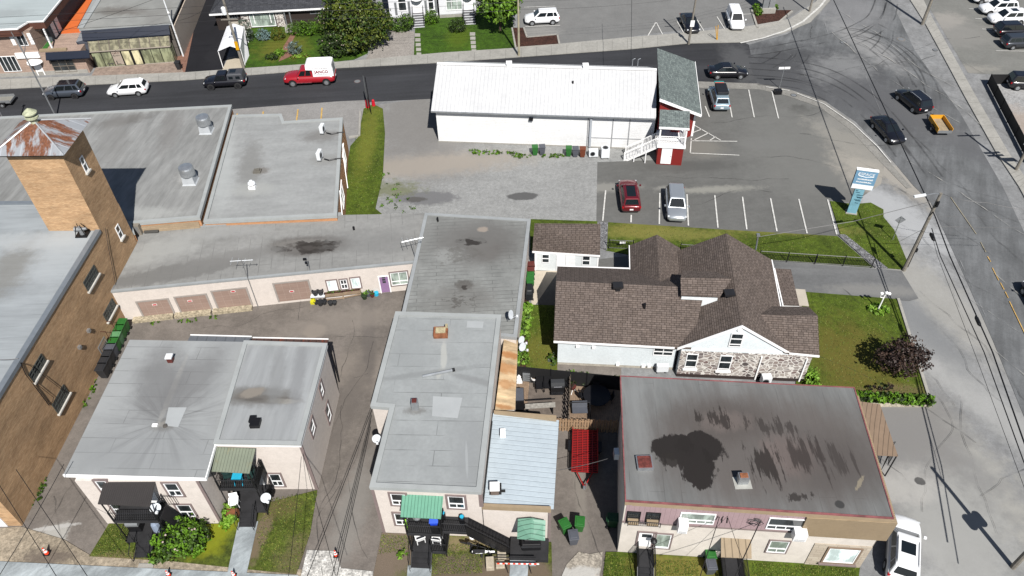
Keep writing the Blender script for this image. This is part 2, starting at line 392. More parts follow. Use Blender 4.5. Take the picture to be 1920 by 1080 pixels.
m_court = surf('courtyard_asphalt', S(127, 120, 114), [(.15, .14), (.6, .12), (2.6, .07)], [(590, 620, .9, .8, 0, S(156, 146, 136), .8, .5, .5), (700, 690, 3, 2, 0, S(150, 141, 132), .7, 1.2, .9), (690, 590, .6, 7, 8, S(112, 106, 102), .7, .6, .5), (650, 600, 5, 1.2, 10, S(148, 140, 132), .6, 1.2, 1.), (660, 960, 1., 4, -8, S(150, 147, 142), .6, 1., .8), (640, 780, 1., 8, -14, S(108, 102, 98), .6, 1., .6), (1085, 890, .35, 5, 0, S(146, 140, 132), .6, 1., .6), (100, 1005, .9, .9, 30, S(190, 188, 182), .9, .5, 1.1), (95, 990, 1.6, .16, 8, S(196, 194, 190), .9, .6, .9), (260, 800, .3, 12, 26, S(110, 106, 102), .5, 1., .6)], speck=.1)
m_lawn = surf('mown_grass', S(80, 97, 26), [(.22, .18), (.9, .22), (4, .22)], [(1600, 680, 3, 4, 0, S(112, 102, 46), .8, 1.4, .9), (1250, 440, 6, .8, -4, S(140, 136, 72), .7, 1.2, .9), (1480, 432, 6, .7, -4, S(136, 132, 70), .7, 1.2, .9), (1200, 430, 3, 1, 0, S(136, 130, 66), .7, 1., .9), (690, 260, 1., 7, 0, S(130, 132, 52), .6, 1.2, .9), (1020, 660, 1.5, 2, 0, S(124, 118, 52), .6, 1.2, .9), (1280, 1065, 3, .8, 0, S(142, 128, 66), .7, 1.2, 1.), (1680, 735, 2.5, .6, 0, S(118, 104, 74), .7, 1., .9)], speck=.26, bump=.5, bs=16)
m_lush = surf('bright_grass', S(62, 92, 16), [(.3, .2), (1.2, .22), (6, .2)], [(860, 70, 1.5, 3, 0, S(104, 122, 30), .5, 1.2, .8), (530, 90, 3, 3, 0, S(120, 118, 44), .7, 1.2, .9)], speck=.25, bump=1., bs=22)
m_patchy = surf('patchy_grass', S(84, 96, 34), [(.4, .25), (1.4, .3), (6, .25)], [(700, 1065, 1.6, 1.8, 0, S(126, 112, 98), .95, .7, .8), (745, 1030, 1.5, 2., 0, S(128, 114, 100), .95, .7, .8), (490, 1000, .5, 2.2, -8, S(128, 112, 92), .9, .8, .9), (520, 950, 1.4, 1., 0, S(104, 96, 60), .8, .9, 1.), (860, 1070, 1.6, 1.1, 0, S(118, 104, 90), .9, .8, .8), (940, 1075, 1.3, 1.2, 0, S(124, 108, 94), .9, .8, .8), (1008, 1075, .9, 1., 0, S(124, 108, 94), .9, .8, .8), (560, 1060, 1.4, 2, 0, S(120, 110, 80), .7, 1., .9), (230, 1050, 2, .5, 0, S(130, 118, 84), .8, 1., .9), (410, 990, 1.1, 2.2, -20, S(150, 156, 30), .75, 1., .9), (880, 1020, 2, .5, 0, S(150, 132, 104), .8, .9, .9)], speck=.32, bump=1., bs=22)
m_dirtband = surf('sandy_verge', S(164, 152, 134), [(.5, .2), (3, .2)], [(90, 1045, 1.5, .5, 0, S(110, 100, 92), .8, .9, .9)], speck=.3, bump=.7)
m_pale = surf('crushed_concrete', S(205, 203, 198), [(1, .12), (6, .2)], speck=.45, bump=.9)
m_walk = surf('sidewalk_concrete', S(174, 172, 166), [(.4, .1), (3, .06)], speck=.08)
m_fresh = surf('fresh_concrete', S(168, 176, 180), [(.5, .12), (.8, .3, .25, .5), (3, .18, .3, .9)], speck=.08)
m_mulch = surf('bark_mulch', S(74, 48, 40), [(1, .25), (8, .4)], speck=.5, bump=1.)
m_river = surf('river_stones', S(126, 126, 128), [(2, .2), (9, .5)], speck=.55, bump=1., bs=20)
m_pave = surf('brick_paving', S(140, 124, 110), [(.5, .15), (.9, .35, .1, 1.25)], speck=.15, extra=seams(76, .5, .24, .6, .02, .1))
m_pavered = surf('red_paving', S(150, 112, 96), [(.5, .15)], speck=.2, extra=seams(76, .3, .15, .7, .02, .12))
m_newblack = surf('new_black_asphalt', S(34, 34, 39), [(.2, .12), (1, .08)], [(410, 100, 1.5, 3, 0, S(44, 44, 48), .6, 1., .8)], speck=.05)
m_forecourt = surf('old_pink_concrete', S(160, 142, 130), [(.5, .15), (2, .15)], speck=.15)
m_patch = surf('mid_grey_asphalt', S(104, 106, 106), [(.4, .12)], speck=.05)  # mid-grey asphalt with mild random tone, not assigned to any sheet
LZ = [0.]
def sheet(name, px, mat, z=None, world=False):
    LZ[0] += .003
    zz = LZ[0] if z is None else z
    mb = MB(); mb.face([V((p[0], p[1], zz)) for p in (px if world else PP(px))])
    return tag(mb.build(name, mat), kind='structure')
def raised(name, px, mat, h, z0=0.):
    mb = MB(); mb.prism([P(a, b) for a, b in px], z0-.05, h); return tag(mb.build(name, mat), kind='structure')
gm = MB(); gm.face([(-600, -200, 0), (600, -200, 0), (600, 900, 0), (-600, 900, 0)]); tag(gm.build('ground', m_ground), kind='structure')
sheet('courtyard', [(-150, 990), (30, 985), (236, 600), (236, 560), (800, 500), (800, 600), (1165, 690), (1165, 1085), (-150, 1130)], m_court)
sheet('gravel_yard', [(712, 196), (800, 183), (1240, 180), (1240, 305), (1121, 305), (1118, 416), (650, 410)], m_gravel)
sheet('parking_lot', [(1120, 304), (1240, 300), (1240, 160), (1310, 160), (1430, 168), (1500, 184), (1560, 208), (1612, 246), (1660, 298), (1652, 345), (1600, 380), (1553, 376), (1570, 443), (1340, 430), (1118, 417)], m_lot)
sheet('far_parking_lot', [(960, -60), (1600, -60), (1528, 0), (1480, 33), (1390, 46), (1290, 55), (980, 92)], surf('far_lot_asphalt', S(134, 134, 133), [(.1, .07), (.7, .06)], [(1010, 60, 3, 1., 0, S(156, 155, 152), .8, 1., .9)], speck=.06))
sheet('east_parking_lot', [(1700, -40), (2200, -40), (2200, 143), (1842, 139), (1815, 137), (1747, 22)], surf('east_lot_asphalt', S(134, 134, 130), [(.1, .08), (.7, .07)], [(1770, 40, 3, 2, 30, S(168, 164, 158), .8, 1., .9), (1800, 130, 4, 1, 0, S(160, 157, 150), .8, 1., .9), (1790, 66, 5, 3, 0, S(152, 150, 146), .6, 1.2, .8)], speck=.07))
sheet('fenced_gravel', [(1852, 152), (2100, 158), (2100, 420), (1925, 300)], surf('pale_gravel', S(172, 172, 172), [(.3, .1)], [(1905, 230, 3, 3, 0, S(176, 160, 146), .7, 1., .8)], speck=.3))
sheet('traffic_lanes', [(1563, -30), (1540, 24), (1476, 64), (1404, 84), (1404, 118), (1420, 160), (1480, 170), (1548, 190), (1604, 228), (1660, 285), (1712, 348), (1745, 380), (1800, 500), (1862, 640), (1940, 830), (2100, 830), (1960, 520), (1880, 350), (1800, 212), (1716, 96), (1655, -30)], m_lane)
sheet('main_road', [(-200, 176), (0, 168), (347, 150), (640, 127), (830, 117), (970, 107), (1180, 92), (1290, 81), (1385, 74), (1404, 84), (1408, 104), (1404, 118), (1420, 158), (1310, 157), (800, 186), (640, 194), (440, 209), (0, 250), (-200, 268)], m_road)
sheet('roadside_apron', [(436, 205), (640, 190), (690, 188), (700, 200), (680, 216), (676, 256), (655, 262), (640, 230), (436, 230)], surf('apron_asphalt', S(156, 154, 152), [(.5, .1)], speck=.12))
sheet('curb_strip', [(1290, 160), (1310, 153), (1420, 157), (1480, 168), (1545, 190), (1600, 230), (1655, 290), (1710, 352), (1700, 354), (1645, 298), (1592, 242), (1538, 202), (1476, 180), (1424, 168), (1310, 165)], surf('worn_curb', S(150, 148, 143), [(.6, .15)], speck=.15))
sheet('house_driveway', [(1450, 490), (1690, 508), (1722, 560), (1705, 565), (1470, 545)], surf('sealed_driveway', S(120, 121, 122), [(.2, .12), (.6, .16, .15, -.08)], [(1640, 545, 4, .7, -5, S(146, 145, 142), .7, 1., .8)], speck=.06))
sheet('yard_driveway', [(1000, 500), (1180, 480), (1190, 520), (1045, 530), (1040, 575), (1000, 570)], surf('house_side_asphalt', S(110, 110, 108), [(.3, .1)], speck=.08))
sheet('shed_pad', [(1000, 508), (1045, 508), (1045, 512), (1002, 575), (996, 570)], surf('pale_concrete_pad', S(214, 202, 184), [(1, .06)], speck=.06))
sheet('bungalow_driveway', [(386, -60), (345, 137), (417, 133), (440, 60), (470, -60)], m_newblack)
sheet('brick_paving', [(337, 30), (384, -60), (366, -60), (330, 130), (322, 112)], m_pave)
sheet('paving_edge', [(366, -60), (388, -60), (347, 137), (328, 134)], m_pavered)
sheet('carport_slab', [(416, 134), (428, 108), (452, 106), (459, 130)], surf('cream_concrete', S(205, 194, 174), [(1, .05)], speck=.06))
sheet('store_forecourt', [(172, 143), (180, 127), (332, 115), (345, 137), (340, 140)], m_forecourt)
sheet('west_house_driveway', [(680, 122), (700, 86), (735, 58), (777, 60), (776, 112)], surf('gravel_driveway', S(164, 158, 152), [(.5, .1)], speck=.2))
sheet('sandy_verge', [(-150, 1004), (40, 988), (120, 1012), (170, 1042), (330, 1052), (480, 1060), (600, 1072), (600, 1082), (430, 1075), (190, 1064), (-150, 1050)], m_dirtband)
sheet('gravel_apron', [(576, 1032), (628, 1034), (640, 1066), (700, 1072), (700, 1100), (560, 1100)], m_pale)
sheet('gravel_patch', [(1062, 1060), (1085, 1035), (1105, 1040), (1130, 1035), (1128, 1060), (1120, 1100), (1045, 1100)], surf('loose_gravel', S(168, 160, 148), [(1, .12)], [(1085, 1078, 1.6, .5, 0, S(205, 203, 198), .9, .6, .8)], speck=.4, bump=.9))
# grass
def lawn(name, px, mat, h=.09): return raised(name, px, mat, h)
lawn('lawn', [(657, 275), (672, 258), (682, 205), (700, 196), (718, 205), (722, 250), (718, 330), (704, 392), (716, 402), (650, 408), (636, 408)], m_lawn)
lawn('lawn', [(1140, 418), (1345, 431), (1570, 444), (1636, 502), (1452, 489), (1180, 478), (1136, 470)], m_lawn)
lawn('lawn', [(1556, 378), (1600, 384), (1632, 381), (1656, 394), (1656, 408), (1676, 432), (1700, 490), (1694, 506), (1660, 503), (1576, 443)], m_lawn)
lawn('lawn', [(1505, 548), (1682, 562), (1738, 738), (1744, 756), (1610, 752), (1560, 740), (1490, 735), (1500, 660)], m_lawn)
lawn('lawn', [(985, 572), (1045, 574), (1045, 700), (960, 695)], m_lawn)
lawn('lawn', [(995, 412), (1120, 416), (1120, 422), (1006, 420), (1006, 470), (990, 470)], m_lawn, .09)
lawn('lawn', [(1136, 1036), (1160, 1036), (1612, 1064), (1606, 1110), (1128, 1110)], m_lawn)
lawn('front_grass', [(205, 983), (420, 983), (440, 960), (595, 920), (582, 1000), (556, 1078), (330, 1054), (168, 1044)], m_patchy)
lawn('front_grass', [(716, 1000), (910, 1008), (1034, 1018), (1036, 1110), (694, 1110)], m_patchy)
lawn('bright_lawn', [(458, 128), (462, 60), (470, 46), (640, 30), (690, 66), (690, 100), (664, 112), (600, 119)], m_lush)
lawn('bright_lawn', [(776, 108), (780, 20), (960, 20), (966, 93), (880, 100)], m_lush)
# raised concrete
raised('sidewalk', [(-200, 160), (0, 150), (347, 137), (640, 117), (830, 100), (970, 91), (1180, 71), (1290, 62), (1400, 51), (1480, 37), (1530, 4), (1544, -30), (1562, -30), (1556, 2), (1520, 42), (1470, 62), (1388, 80), (1290, 82), (1180, 93), (970, 108), (830, 118), (640, 128), (347, 151), (0, 168), (-200, 176)], m_walk, .12)
raised('sidewalk', [(1680, -40), (1733, 43), (1775, 120), (1807, 180), (1867, 287), (1910, 352), (1990, 500), (2010, 495), (1925, 340), (1890, 287), (1828, 180), (1795, 120), (1745, 30), (1712, -40)], m_walk, .12)
raised('sidewalk', [(-150, 1052), (0, 1054), (190, 1063), (430, 1074), (560, 1080), (560, 1180), (-150, 1180)], m_fresh, .12)
jm = MB()
for k in range(46):
    t = k/45; px = [(-100, 155), (347, 137), (640, 117), (970, 91), (1290, 62)]; qx = [(-100, 172), (347, 150.4), (640, 127.4), (970, 107.4), (1290, 81.4)]
    i = min(3, int(t*4)); f = t*4-i; a = V(px[i]).lerp(V(px[i+1]), f); b = V(qx[i]).lerp(V(qx[i+1]), f)
    A, B = P(a.x, a.y, .123), P(b.x, b.y, .123); jm.ob(A, B-A, (.03, 0, 0), (0, 0, .002))
for k in range(24):
    t = k/23; px = [(1733, 43), (1775, 120), (1867, 287), (1910, 352)]; qx = [(1745, 30), (1795, 120), (1890, 287), (1925, 340)]
    i = min(2, int(t*3)); f = t*3-i; a = V(px[i]).lerp(V(px[i+1]), f); b = V(qx[i]).lerp(V(qx[i+1]), f)
    A, B = P(a.x, a.y, .123), P(b.x, b.y, .123); jm.ob(A, B-A, (0, .03, 0), (0, 0, .002))
tag(jm.build('sidewalk_joints', simple('joint_grey', S(120, 118, 114), .9)), kind='structure')  # joints drawn as thin strips of one even grey
raised('walkway', [(448, 981), (485, 979), (462, 1082), (426, 1082)], m_fresh, .13)
raised('walkway', [(765, 1062), (810, 1061), (808, 1100), (762, 1100)], m_fresh, .13)
raised('walkway', [(957, 1055), (991, 1056), (988, 1100), (954, 1100)], m_fresh, .13)
raised('walkway', [(262, 1058), (290, 1058), (288, 1066), (259, 1066)], m_concrete, .13)
raised('pebble_strip', [(1124, 418), (1140, 418), (1138, 470), (1124, 465)], m_river, .1)
raised('pebble_strip', [(1570, 441), (1584, 441), (1664, 504), (1640, 503)], m_river, .11)
raised('door_step', [(1483, 543), (1509, 545), (1516, 576), (1497, 574)], surf('cream_slab', S(205, 196, 182), [(1, .06)]), .14)
raised('flower_bed', [(960, 53), (982, 53), (988, 70), (1045, 66), (1049, 84), (968, 90)], m_mulch, .09)
raised('flower_bed', [(1412, 20), (1486, 20), (1482, 26), (1456, 44), (1420, 53)], m_mulch, .09)
raised('garden_bed', [(983, 560), (992, 562), (990, 640), (986, 690), (970, 690), (975, 640)], m_mulch, .1)
raised('house_path', [(548, 62), (558, 62), (540, 92), (548, 106), (522, 117), (530, 104), (532, 88)], m_pavered, .1)
for a, b, c, d in ((777, 62, 788, 107), (880, 60, 893, 100)):
    for k in range(5):
        y = b+(d-b)*k/5; raised('path_slab', [(a+1+k*.8, y+2), (a+11+k*.5, y+2), (a+11+k*.5, y+8), (a+1+k*.8, y+8)], m_concrete, .11)
# kerbs
def kerb(px, wd=.16, h=.14, mat=None, name='kerb'):
    pts = PP(px); mb = MB()
    for a, b in zip(pts, pts[1:]):
        d = (b-a).normalized(); s = V((-d.y, d.x, 0))*wd; mb.ob(a-s/2, b-a, s, (0, 0, h))
    return tag(mb.build(name, mat or m_concrete), kind='structure')
kerb([(1683, 562), (1738, 738), (1745, 757)], .22, .2)
kerb([(1570, 760), (1745, 761)], .25, .16, surf('rough_stone_edging', S(190, 182, 164), [(2, .3)], speck=.3))
kerb([(960, 53), (967, 91), (1049, 85), (1045, 66), (988, 71), (982, 53)], .22, .16)
kerb([(1409, 20), (1420, 54), (1458, 45), (1485, 22)], .25, .18)
kerb([(676, 210), (674, 256), (655, 258)], .2, .16)
# paint on the ground
def lines(name, segs, wd, mat, zz=None):
    LZ[0] += .003; mb = MB()
    for x0, y0, x1, y1 in segs:
        a, b = P(x0, y0), P(x1, y1); d = (b-a).normalized(); s = V((-d.y, d.x, 0))*wd/2; u = V((0, 0, zz or LZ[0]))
        mb.face([a-s+u, b-s+u, b+s+u, a+s+u])
    return tag(mb.build(name, mat), kind='structure')
lines('parking_markings', [(1135.5, 358, 1130, 415), (1183.5, 404, 1183, 418), (1237, 363, 1236, 421), (1288, 365, 1290.5, 424), (1340, 367, 1346, 428), (1392, 370, 1400, 431), (1444.5, 372.5, 1456.5, 434.5), (1497.5, 374, 1513, 438.5), (1551.5, 375, 1568.5, 440.5),
    (1322, 200, 1330, 220), (1364.5, 178, 1372.5, 221), (1403.5, 169, 1414, 221), (1447, 172, 1459.5, 223)], .13, m_whiteline)
lines('hatched_markings', [(1296, 260, 1294, 288), (1294, 265, 1382, 266), (1294, 288, 1386, 292), (1302, 236, 1351, 264), (1298, 250, 1316, 243), (1302, 263, 1329, 250), (1331, 264, 1342, 257)], .12, m_whiteline)
lines('parking_markings', [(1210, 76, 1230, 42), (1230, 42, 1246, 73), (1269, 40, 1286, 70), (1307, 38, 1325, 68), (1344, 32, 1364, 64), (1394, 47, 1403.5, 63), (1390, 28, 1410, 27), (983, 14.5, 1041, 12.5), (985, 51, 1050, 48.5)], .13, m_whiteline)
lines('parking_markings', [(1867, 96.3, 1960, 97.5), (1841, 55.5, 1862, 56.5), (1828, 36, 1848, 36.7), (1816, 17.6, 1836, 18), (1806, 0, 1826, 0)], .12, m_whiteline)
lines('yellow_markings', [(445, 214, 444, 222), (494, 210, 493, 220), (559, 206, 556, 230), (604, 203, 602, 228)], .16, m_yellowline)
lines('centre_line', [(1851, 482, 1857, 492), (1860, 503, 1872, 527), (1875, 531, 1882, 544), (1884, 548, 1890, 560), (1892, 566, 1925, 635)], .075, m_yellowline)
lines('centre_line', [(1782, 371, 1830, 440), (1838, 455, 1848, 474)], .07, surf('faded_yellow_paint', S(168, 160, 138), [(2, .1)], speck=.15))
lines('kerb_line', [(1388, 82, 1430, 73), (1430, 73, 1470, 60), (1470, 60, 1505, 42), (1505, 42, 1537, 14), (1537, 14, 1556, -10)], .26, m_whiteline, .13)
lines('kerb_line', [(1436, 164, 1480, 171), (1494, 176, 1545, 196), (1545, 196, 1600, 234), (1600, 234, 1645, 276), (1645, 276, 1670, 306)], .13, m_whiteline)
gs = G('chalky_scuff', .9); gs.set('Base Color', S(172, 173, 174)); gs.set('Alpha', gs.ramp(gs.noise(gs.pos(), .5, 5, .75), .45, .7, 0, .5))
lines('lane_scuffs', [(1545, 40, 1572, 130), (1600, 92, 1655, 220), (1668, 70, 1730, 120), (1795, 480, 1850, 600), (1850, 592, 1868, 620), (1755, 470, 1850, 700), (1480, 100, 1530, 175)], .09, gs.m)
def arcs(name, paths, wd, mat):
    LZ[0] += .003; mb = MB()
    for pts in paths:
        pts = [V((a, b)) for a, b in pts]; q = []
        for i in range(len(pts)-1):                       # catmull-rom through the traced bends
            p0, p1, p2, p3 = pts[max(i-1, 0)], pts[i], pts[i+1], pts[min(i+2, len(pts)-1)]
            for k in range(6):
                t = k/6; q.append(.5*((2*p1)+(p2-p0)*t+(2*p0-5*p1+4*p2-p3)*t*t+(3*p1-p0-3*p2+p3)*t**3))
        w_ = [P(a.x, a.y, LZ[0]) for a in q]
        for off in (-.75, .75):
            rows = []
            for i, p in enumerate(w_):
                d = (w_[min(i+1, len(w_)-1)]-w_[max(i-1, 0)]).normalized(); s = V((-d.y, d.x, 0)); c = p+s*off
                rows.append([c-s*wd/2, c+s*wd/2])
            mb.grid(rows)
    return tag(mb.build(name, mat), kind='structure')
gt = G('rubber_marks', .9); a_ = gt.ramp(gt.noise(gt.pos(), .25, 4, .65), .34, .62, 0, .46)
gt.set('Base Color', (.028, .028, .03, 1)); gt.set('Alpha', a_)
arcs('tyre_marks', [[(1575, 56), (1620, 62), (1665, 82), (1705, 118), (1728, 165)], [(1600, 74), (1640, 90), (1680, 125), (1710, 168)], [(1590, 60), (1650, 72), (1700, 100), (1740, 150), (1752, 190)], [(1655, -6), (1640, 30), (1610, 50), (1570, 66), (1500, 84)], [(1672, 6), (1664, 36), (1630, 64), (1590, 80)], [(1664, 56), (1660, 78), (1640, 100)], [(1404, 112), (1480, 118), (1560, 138), (1640, 190), (1705, 265), (1760, 340)], [(1404, 134), (1500, 144), (1580, 176), (1650, 236), (1700, 300)], [(1420, 152), (1500, 160), (1570, 190)], [(1440, 122), (1466, 108), (1476, 98)], [(1478, 124), (1500, 110), (1506, 99)], [(1404, 98), (1450, 92), (1520, 78)]], .17, gt.m)
# manholes, drain
def disc(px, py, r, mat, name, label, cat):
    mb = MB(); c = P(px, py); mb.cyl(c, c+V((0, 0, .045)), r, r, 18); mb.cyl(c+V((0, 0, .0)), c+V((0, 0, .05)), r*.82, r*.82, 18, 1); tag(mb.build(name, [mat, m_greymetal]), label, cat)
m_iron = simple('cast_iron', (.05, .048, .046, 1), .7, .3)
disc(1581, 80, .42, m_iron, 'manhole_cover', 'dark round manhole cover in the middle of the junction', 'manhole')
disc(1689, 74, .5, simple('pale_ring', S(140, 132, 124), .8), 'manhole_cover', 'large manhole cover with a pale ring near the east kerb', 'manhole')
disc(1753, 94, .3, m_iron, 'storm_drain', 'small dark drain cover beside the east sidewalk', 'drain')
disc(1488, 179, .36, m_iron, 'manhole_cover', 'manhole cover beside the curved kerb line of the parking lot', 'manhole')
disc(670, 153, .4, simple('reddish_ring', S(112, 92, 90), .8), 'manhole_cover', 'reddish manhole cover in the dark road', 'manhole')

# cracks in the old asphalt
def cracks(name, starts, n, step, wd, mat, seed, jit=.5):
    LZ[0] += .003; r_ = random.Random(seed); mb = MB()
    for (x, y), ang in starts:
        p = P(x, y, LZ[0]); a = math.radians(ang); pts = [p]
        for k in range(n): a += r_.uniform(-jit, jit); a += (math.radians(ang)-a)*.3; p = p+V((math.cos(a), math.sin(a), 0))*step*r_.uniform(.6, 1.4); pts.append(p)
        rows = []
        for i, p in enumerate(pts):
            d = (pts[min(i+1, len(pts)-1)]-pts[max(i-1, 0)]).normalized(); s_ = V((-d.y, d.x, 0))*wd*r_.uniform(.3, 1.); rows.append([p-s_, p+s_])
        mb.grid(rows)
    return tag(mb.build(name, mat), kind='structure')
gk = G('crack_filler', .95); gk.set('Base Color', (.035, .034, .033, 1)); gk.set('Alpha', gk.ramp(gk.noise(gk.pos(), .5, 5, .7), .35, .65, .05, .6))
cracks('asphalt_cracks', [((1725, 545), -80), ((1745, 600), -72), ((1700, 900), 120), ((1830, 830), 112), ((1870, 1000), 100), ((1790, 760), 115), ((1650, 330), -60), ((1610, 300), -70), ((1690, 420), -65), ((1730, 960), 70), ((1840, 930), 20), ((1400, 300), 4), ((1500, 250), -20), ((1230, 330), 3), ((1450, 360), 178), ((1340, 230), 10)], 16, .8, .035, gk.m, 5)
cracks('courtyard_cracks', [((600, 640), 10), ((660, 600), -85), ((700, 640), -95), ((640, 760), -100), ((380, 615), 4), ((560, 600), 100), ((680, 820), -95), ((640, 900), -80), ((1080, 860), -88), ((100, 930), -70), ((160, 880), -110), ((690, 700), 190)], 14, .7, .03, gk.m, 6)
cracks('junction_cracks', [((1590, 60), -50), ((1640, 40), -70), ((1560, 110), -20), ((1520, 70), 60), ((1680, 130), -60), ((1500, 140), 0), ((1830, 400), -62), ((1760, 330), -58), ((1620, 130), 20), ((1700, 250), -60)], 18, 1., .05, gk.m, 7)
gw = G('pale_crack_dust', .95); gw.set('Base Color', S(190, 188, 182)); gw.set('Alpha', gw.ramp(gw.noise(gw.pos(), .6, 5, .7), .4, .65, 0, .7))
cracks('dusty_cracks', [((1575, 20), -62), ((1596, 70), -65), ((1560, 60), -75), ((1820, 560), -66), ((1850, 640), -70), ((1700, 300), -55), ((1850, 500), -60)], 22, 1., .08, gw.m, 8, .3)
# ---------------------------------------------------------------- building helpers
def proj(p):
    d = xv*p[0]+yv*p[1]-dn*(p[2]-H); return 960+F*d.x/d.z, 540+F*d.y/d.z
def zat(x, y, py):
    a, b = 0., 25.
    for _ in range(40):
        c = (a+b)/2
        if proj((x, y, c))[1] > py: a = c
        else: b = c
    return a
def slabpoly(mb, pts, th=.12, m=0, ms=None):
    ms = m if ms is None else ms
    n = len(pts); i = len(mb.v); mb.v += [V(p) for p in pts]+[V(p)-V((0, 0, th)) for p in pts]
    mb.f.append(tuple(i+k for k in range(n))); mb.mi.append(m); mb.f.append(tuple(i+n+k for k in range(n))[::-1]); mb.mi.append(ms)
    for k in range(n):
        j = (k+1) % n; mb.f.append((i+k, i+n+k, i+n+j, i+j)); mb.mi.append(ms)
def part(name, mat, par, fn, **k):
    mb = MB(); fn(mb); return mb.build(name, mat, par, **k)
def window(par, W, tl, br, rows=((.42, 2), (.58, 1)), trim=None, glass=None, sill=None, fw=.07, name='window', frame=None, tw=.13, o=0., gl=None):
    u0, z1 = W.at(*tl); u1, z0 = W.at(*br)
    if u0 > u1: u0, u1 = u1, u0
    if trim:
        i0, i1, j0, j1 = u0+tw, u1-tw, z0+tw, z1-tw
    else: i0, i1, j0, j1 = u0, u1, z0, z1
    mb = MB(); W.frame(mb, i0, i1, j0, j1, fw, o-.02, o+.045)
    z = j0; cells = []
    for k, (fr, nc) in enumerate(rows):
        h = (j1-j0)*fr
        if k: W.slab(mb, i0+fw, i1-fw, z-.035, z+.035, o-.02, o+.05)
        for c in range(1, nc):
            x = i0+(i1-i0)*c/nc; W.slab(mb, x-.03, x+.03, z+.03, z+h-.03, o-.02, o+.047)
        z += h
    f = mb.build(name, frame or m_winwhite, par)
    part('pane', glass or m_glass, f, lambda b: W.slab(b, i0+fw*.9, i1-fw*.9, j0+fw*.9, j1-fw*.9, o-.03, o+.012))
    if gl: part('blind', m_blind, f, lambda b: W.slab(b, i0+fw, i1-fw, j0+(j1-j0)*gl, j1-fw, o-.02, o+.018))
    if trim: part('trim', trim, f, lambda b: W.frame(b, u0, u1, z0, z1, tw, o-.03, o+.06))
    if sill: part('sill', sill, f, lambda b: W.slab(b, u0-.1, u1+.1, z0-.12, z0, o-.02, o+.16))
    return f
def door(par, W, tl, br, mat, trim=None, glass=None, lites=1, lo=.55):
    u0, z1 = W.at(*tl); u1, z0 = W.at(*br); z0 = max(z0, .02)
    if u0 > u1: u0, u1 = u1, u0
    d = part('door', mat, par, lambda b: W.slab(b, u0, u1, z0, z1, -.02, .05))
    if glass: part('pane', glass, d, lambda b: W.slab(b, u0+.18, u1-.18, z0+(z1-z0)*lo, z1-.15, .0, .056))
    part('handle', m_chrome, d, lambda b: W.slab(b, u1-.16, u1-.06, z0+.95, z0+1.0, .05, .1))
    if trim: part('trim', trim, d, lambda b: (W.slab(b, u0-.12, u0, z0, z1+.12, -.02, .07), W.slab(b, u1, u1+.12, z0, z1+.12, -.02, .07), W.slab(b, u0, u1, z1, z1+.12, -.02, .07)))
    return d
def flat(par, poly, z, wall, roof, cop, over=.12, cw=.28, ch=.1, th=.22, z0=0., fascia=None, walls=True):
    if walls:
        part('wall', wall, par, lambda b: b.prism(inset(poly, over), z0-.05, z-th+.02))
    part('roof', [roof, fascia or cop], par, lambda b: b.prism(poly, z-th, z, 0, 1))
    if cop is not None and cw: part('coping', cop, par, lambda b: ring(b, inset(poly, -.012), cw, z-.05, z+ch))
def rib_canopy(par, pts, mat, th=.05, name='canopy'):
    return part(name, mat, par, lambda b: slabpoly(b, pts, th))
def rail(mb, a, b, z0, h=1., gap=.16, r=.014, top=.025):
    a, b = V((a[0], a[1], z0)), V((b[0], b[1], z0)); L = (b-a).length; n = max(2, int(L/gap)); u = V((0, 0, 1))
    mb.tube([a+u*h, b+u*h], top, 4); mb.tube([a+u*.1, b+u*.1], top*.8, 4)
    for k in range(n+1):
        p = a.lerp(b, k/n); mb.tube([p+u*(.0 if k in (0, n) else .1), p+u*h], top if k in (0, n) else r, 4)
# roof finishes
RG = (176, 178, 178)
mr_hall = surf('hall_roof_membrane', S(168, 174, 178), [(.12, .08), (.7, .14, .16, 0.02), (3, .07, .1, 0)], [(20, 500, 1.5, 3, 0, S(132, 130, 124), .7, 1.2, .9), (60, 450, 5, 1, 0, S(196, 200, 202), .6, 1.2, .8), (120, 470, 2, 4, 0, S(190, 196, 200), .5, 1.3, .8)], 8., extra=seams(2, 9, 1.05, .78, .012, .03))
mr_north = surf('north_roof_membrane', S(152, 153, 152), [(.15, .08), (.9, .16, .25, 1.45), (2.4, .12, .2, 1.45)], [(235, 225, 2.4, .9, 20, S(110, 106, 102), .6, 1.2, .9), (320, 240, 1., 4, 10, S(134, 132, 130), .6, 1., .9), (275, 400, 3, .8, 0, S(190, 192, 190), .6, 1.2, .8), (350, 330, 1, 1, 0, S(190, 190, 188), .6, 1., .9), (210, 260, 1.5, 5, 15, S(140, 139, 137), .5, 1., .9)], 4.45, extra=seams(83, 7, 1., .82, .016, .06))
mr_low = surf('low_roof_membrane', S(166, 168, 168), [(.15, .08), (.8, .1, .3, 0), (3, .06)], [(470, 310, 1., 4., 8, S(136, 136, 134), .7, 1., .9), (600, 255, 1.7, 1., 0, S(130, 128, 126), .75, 1.2, .7), (490, 320, .8, .5, 0, S(120, 114, 108), .7, .9, .9), (475, 355, 2., 1., 0, S(178, 180, 178), .7, 1., .8), (610, 300, 1.6, .8, 0, S(146, 146, 144), .6, 1.2, .8), (420, 300, .9, 8, 12, S(190, 194, 194), .6, 1.2, .6)], 3.9, extra=seams(2, 8, 1.2, .88, .012, .03))
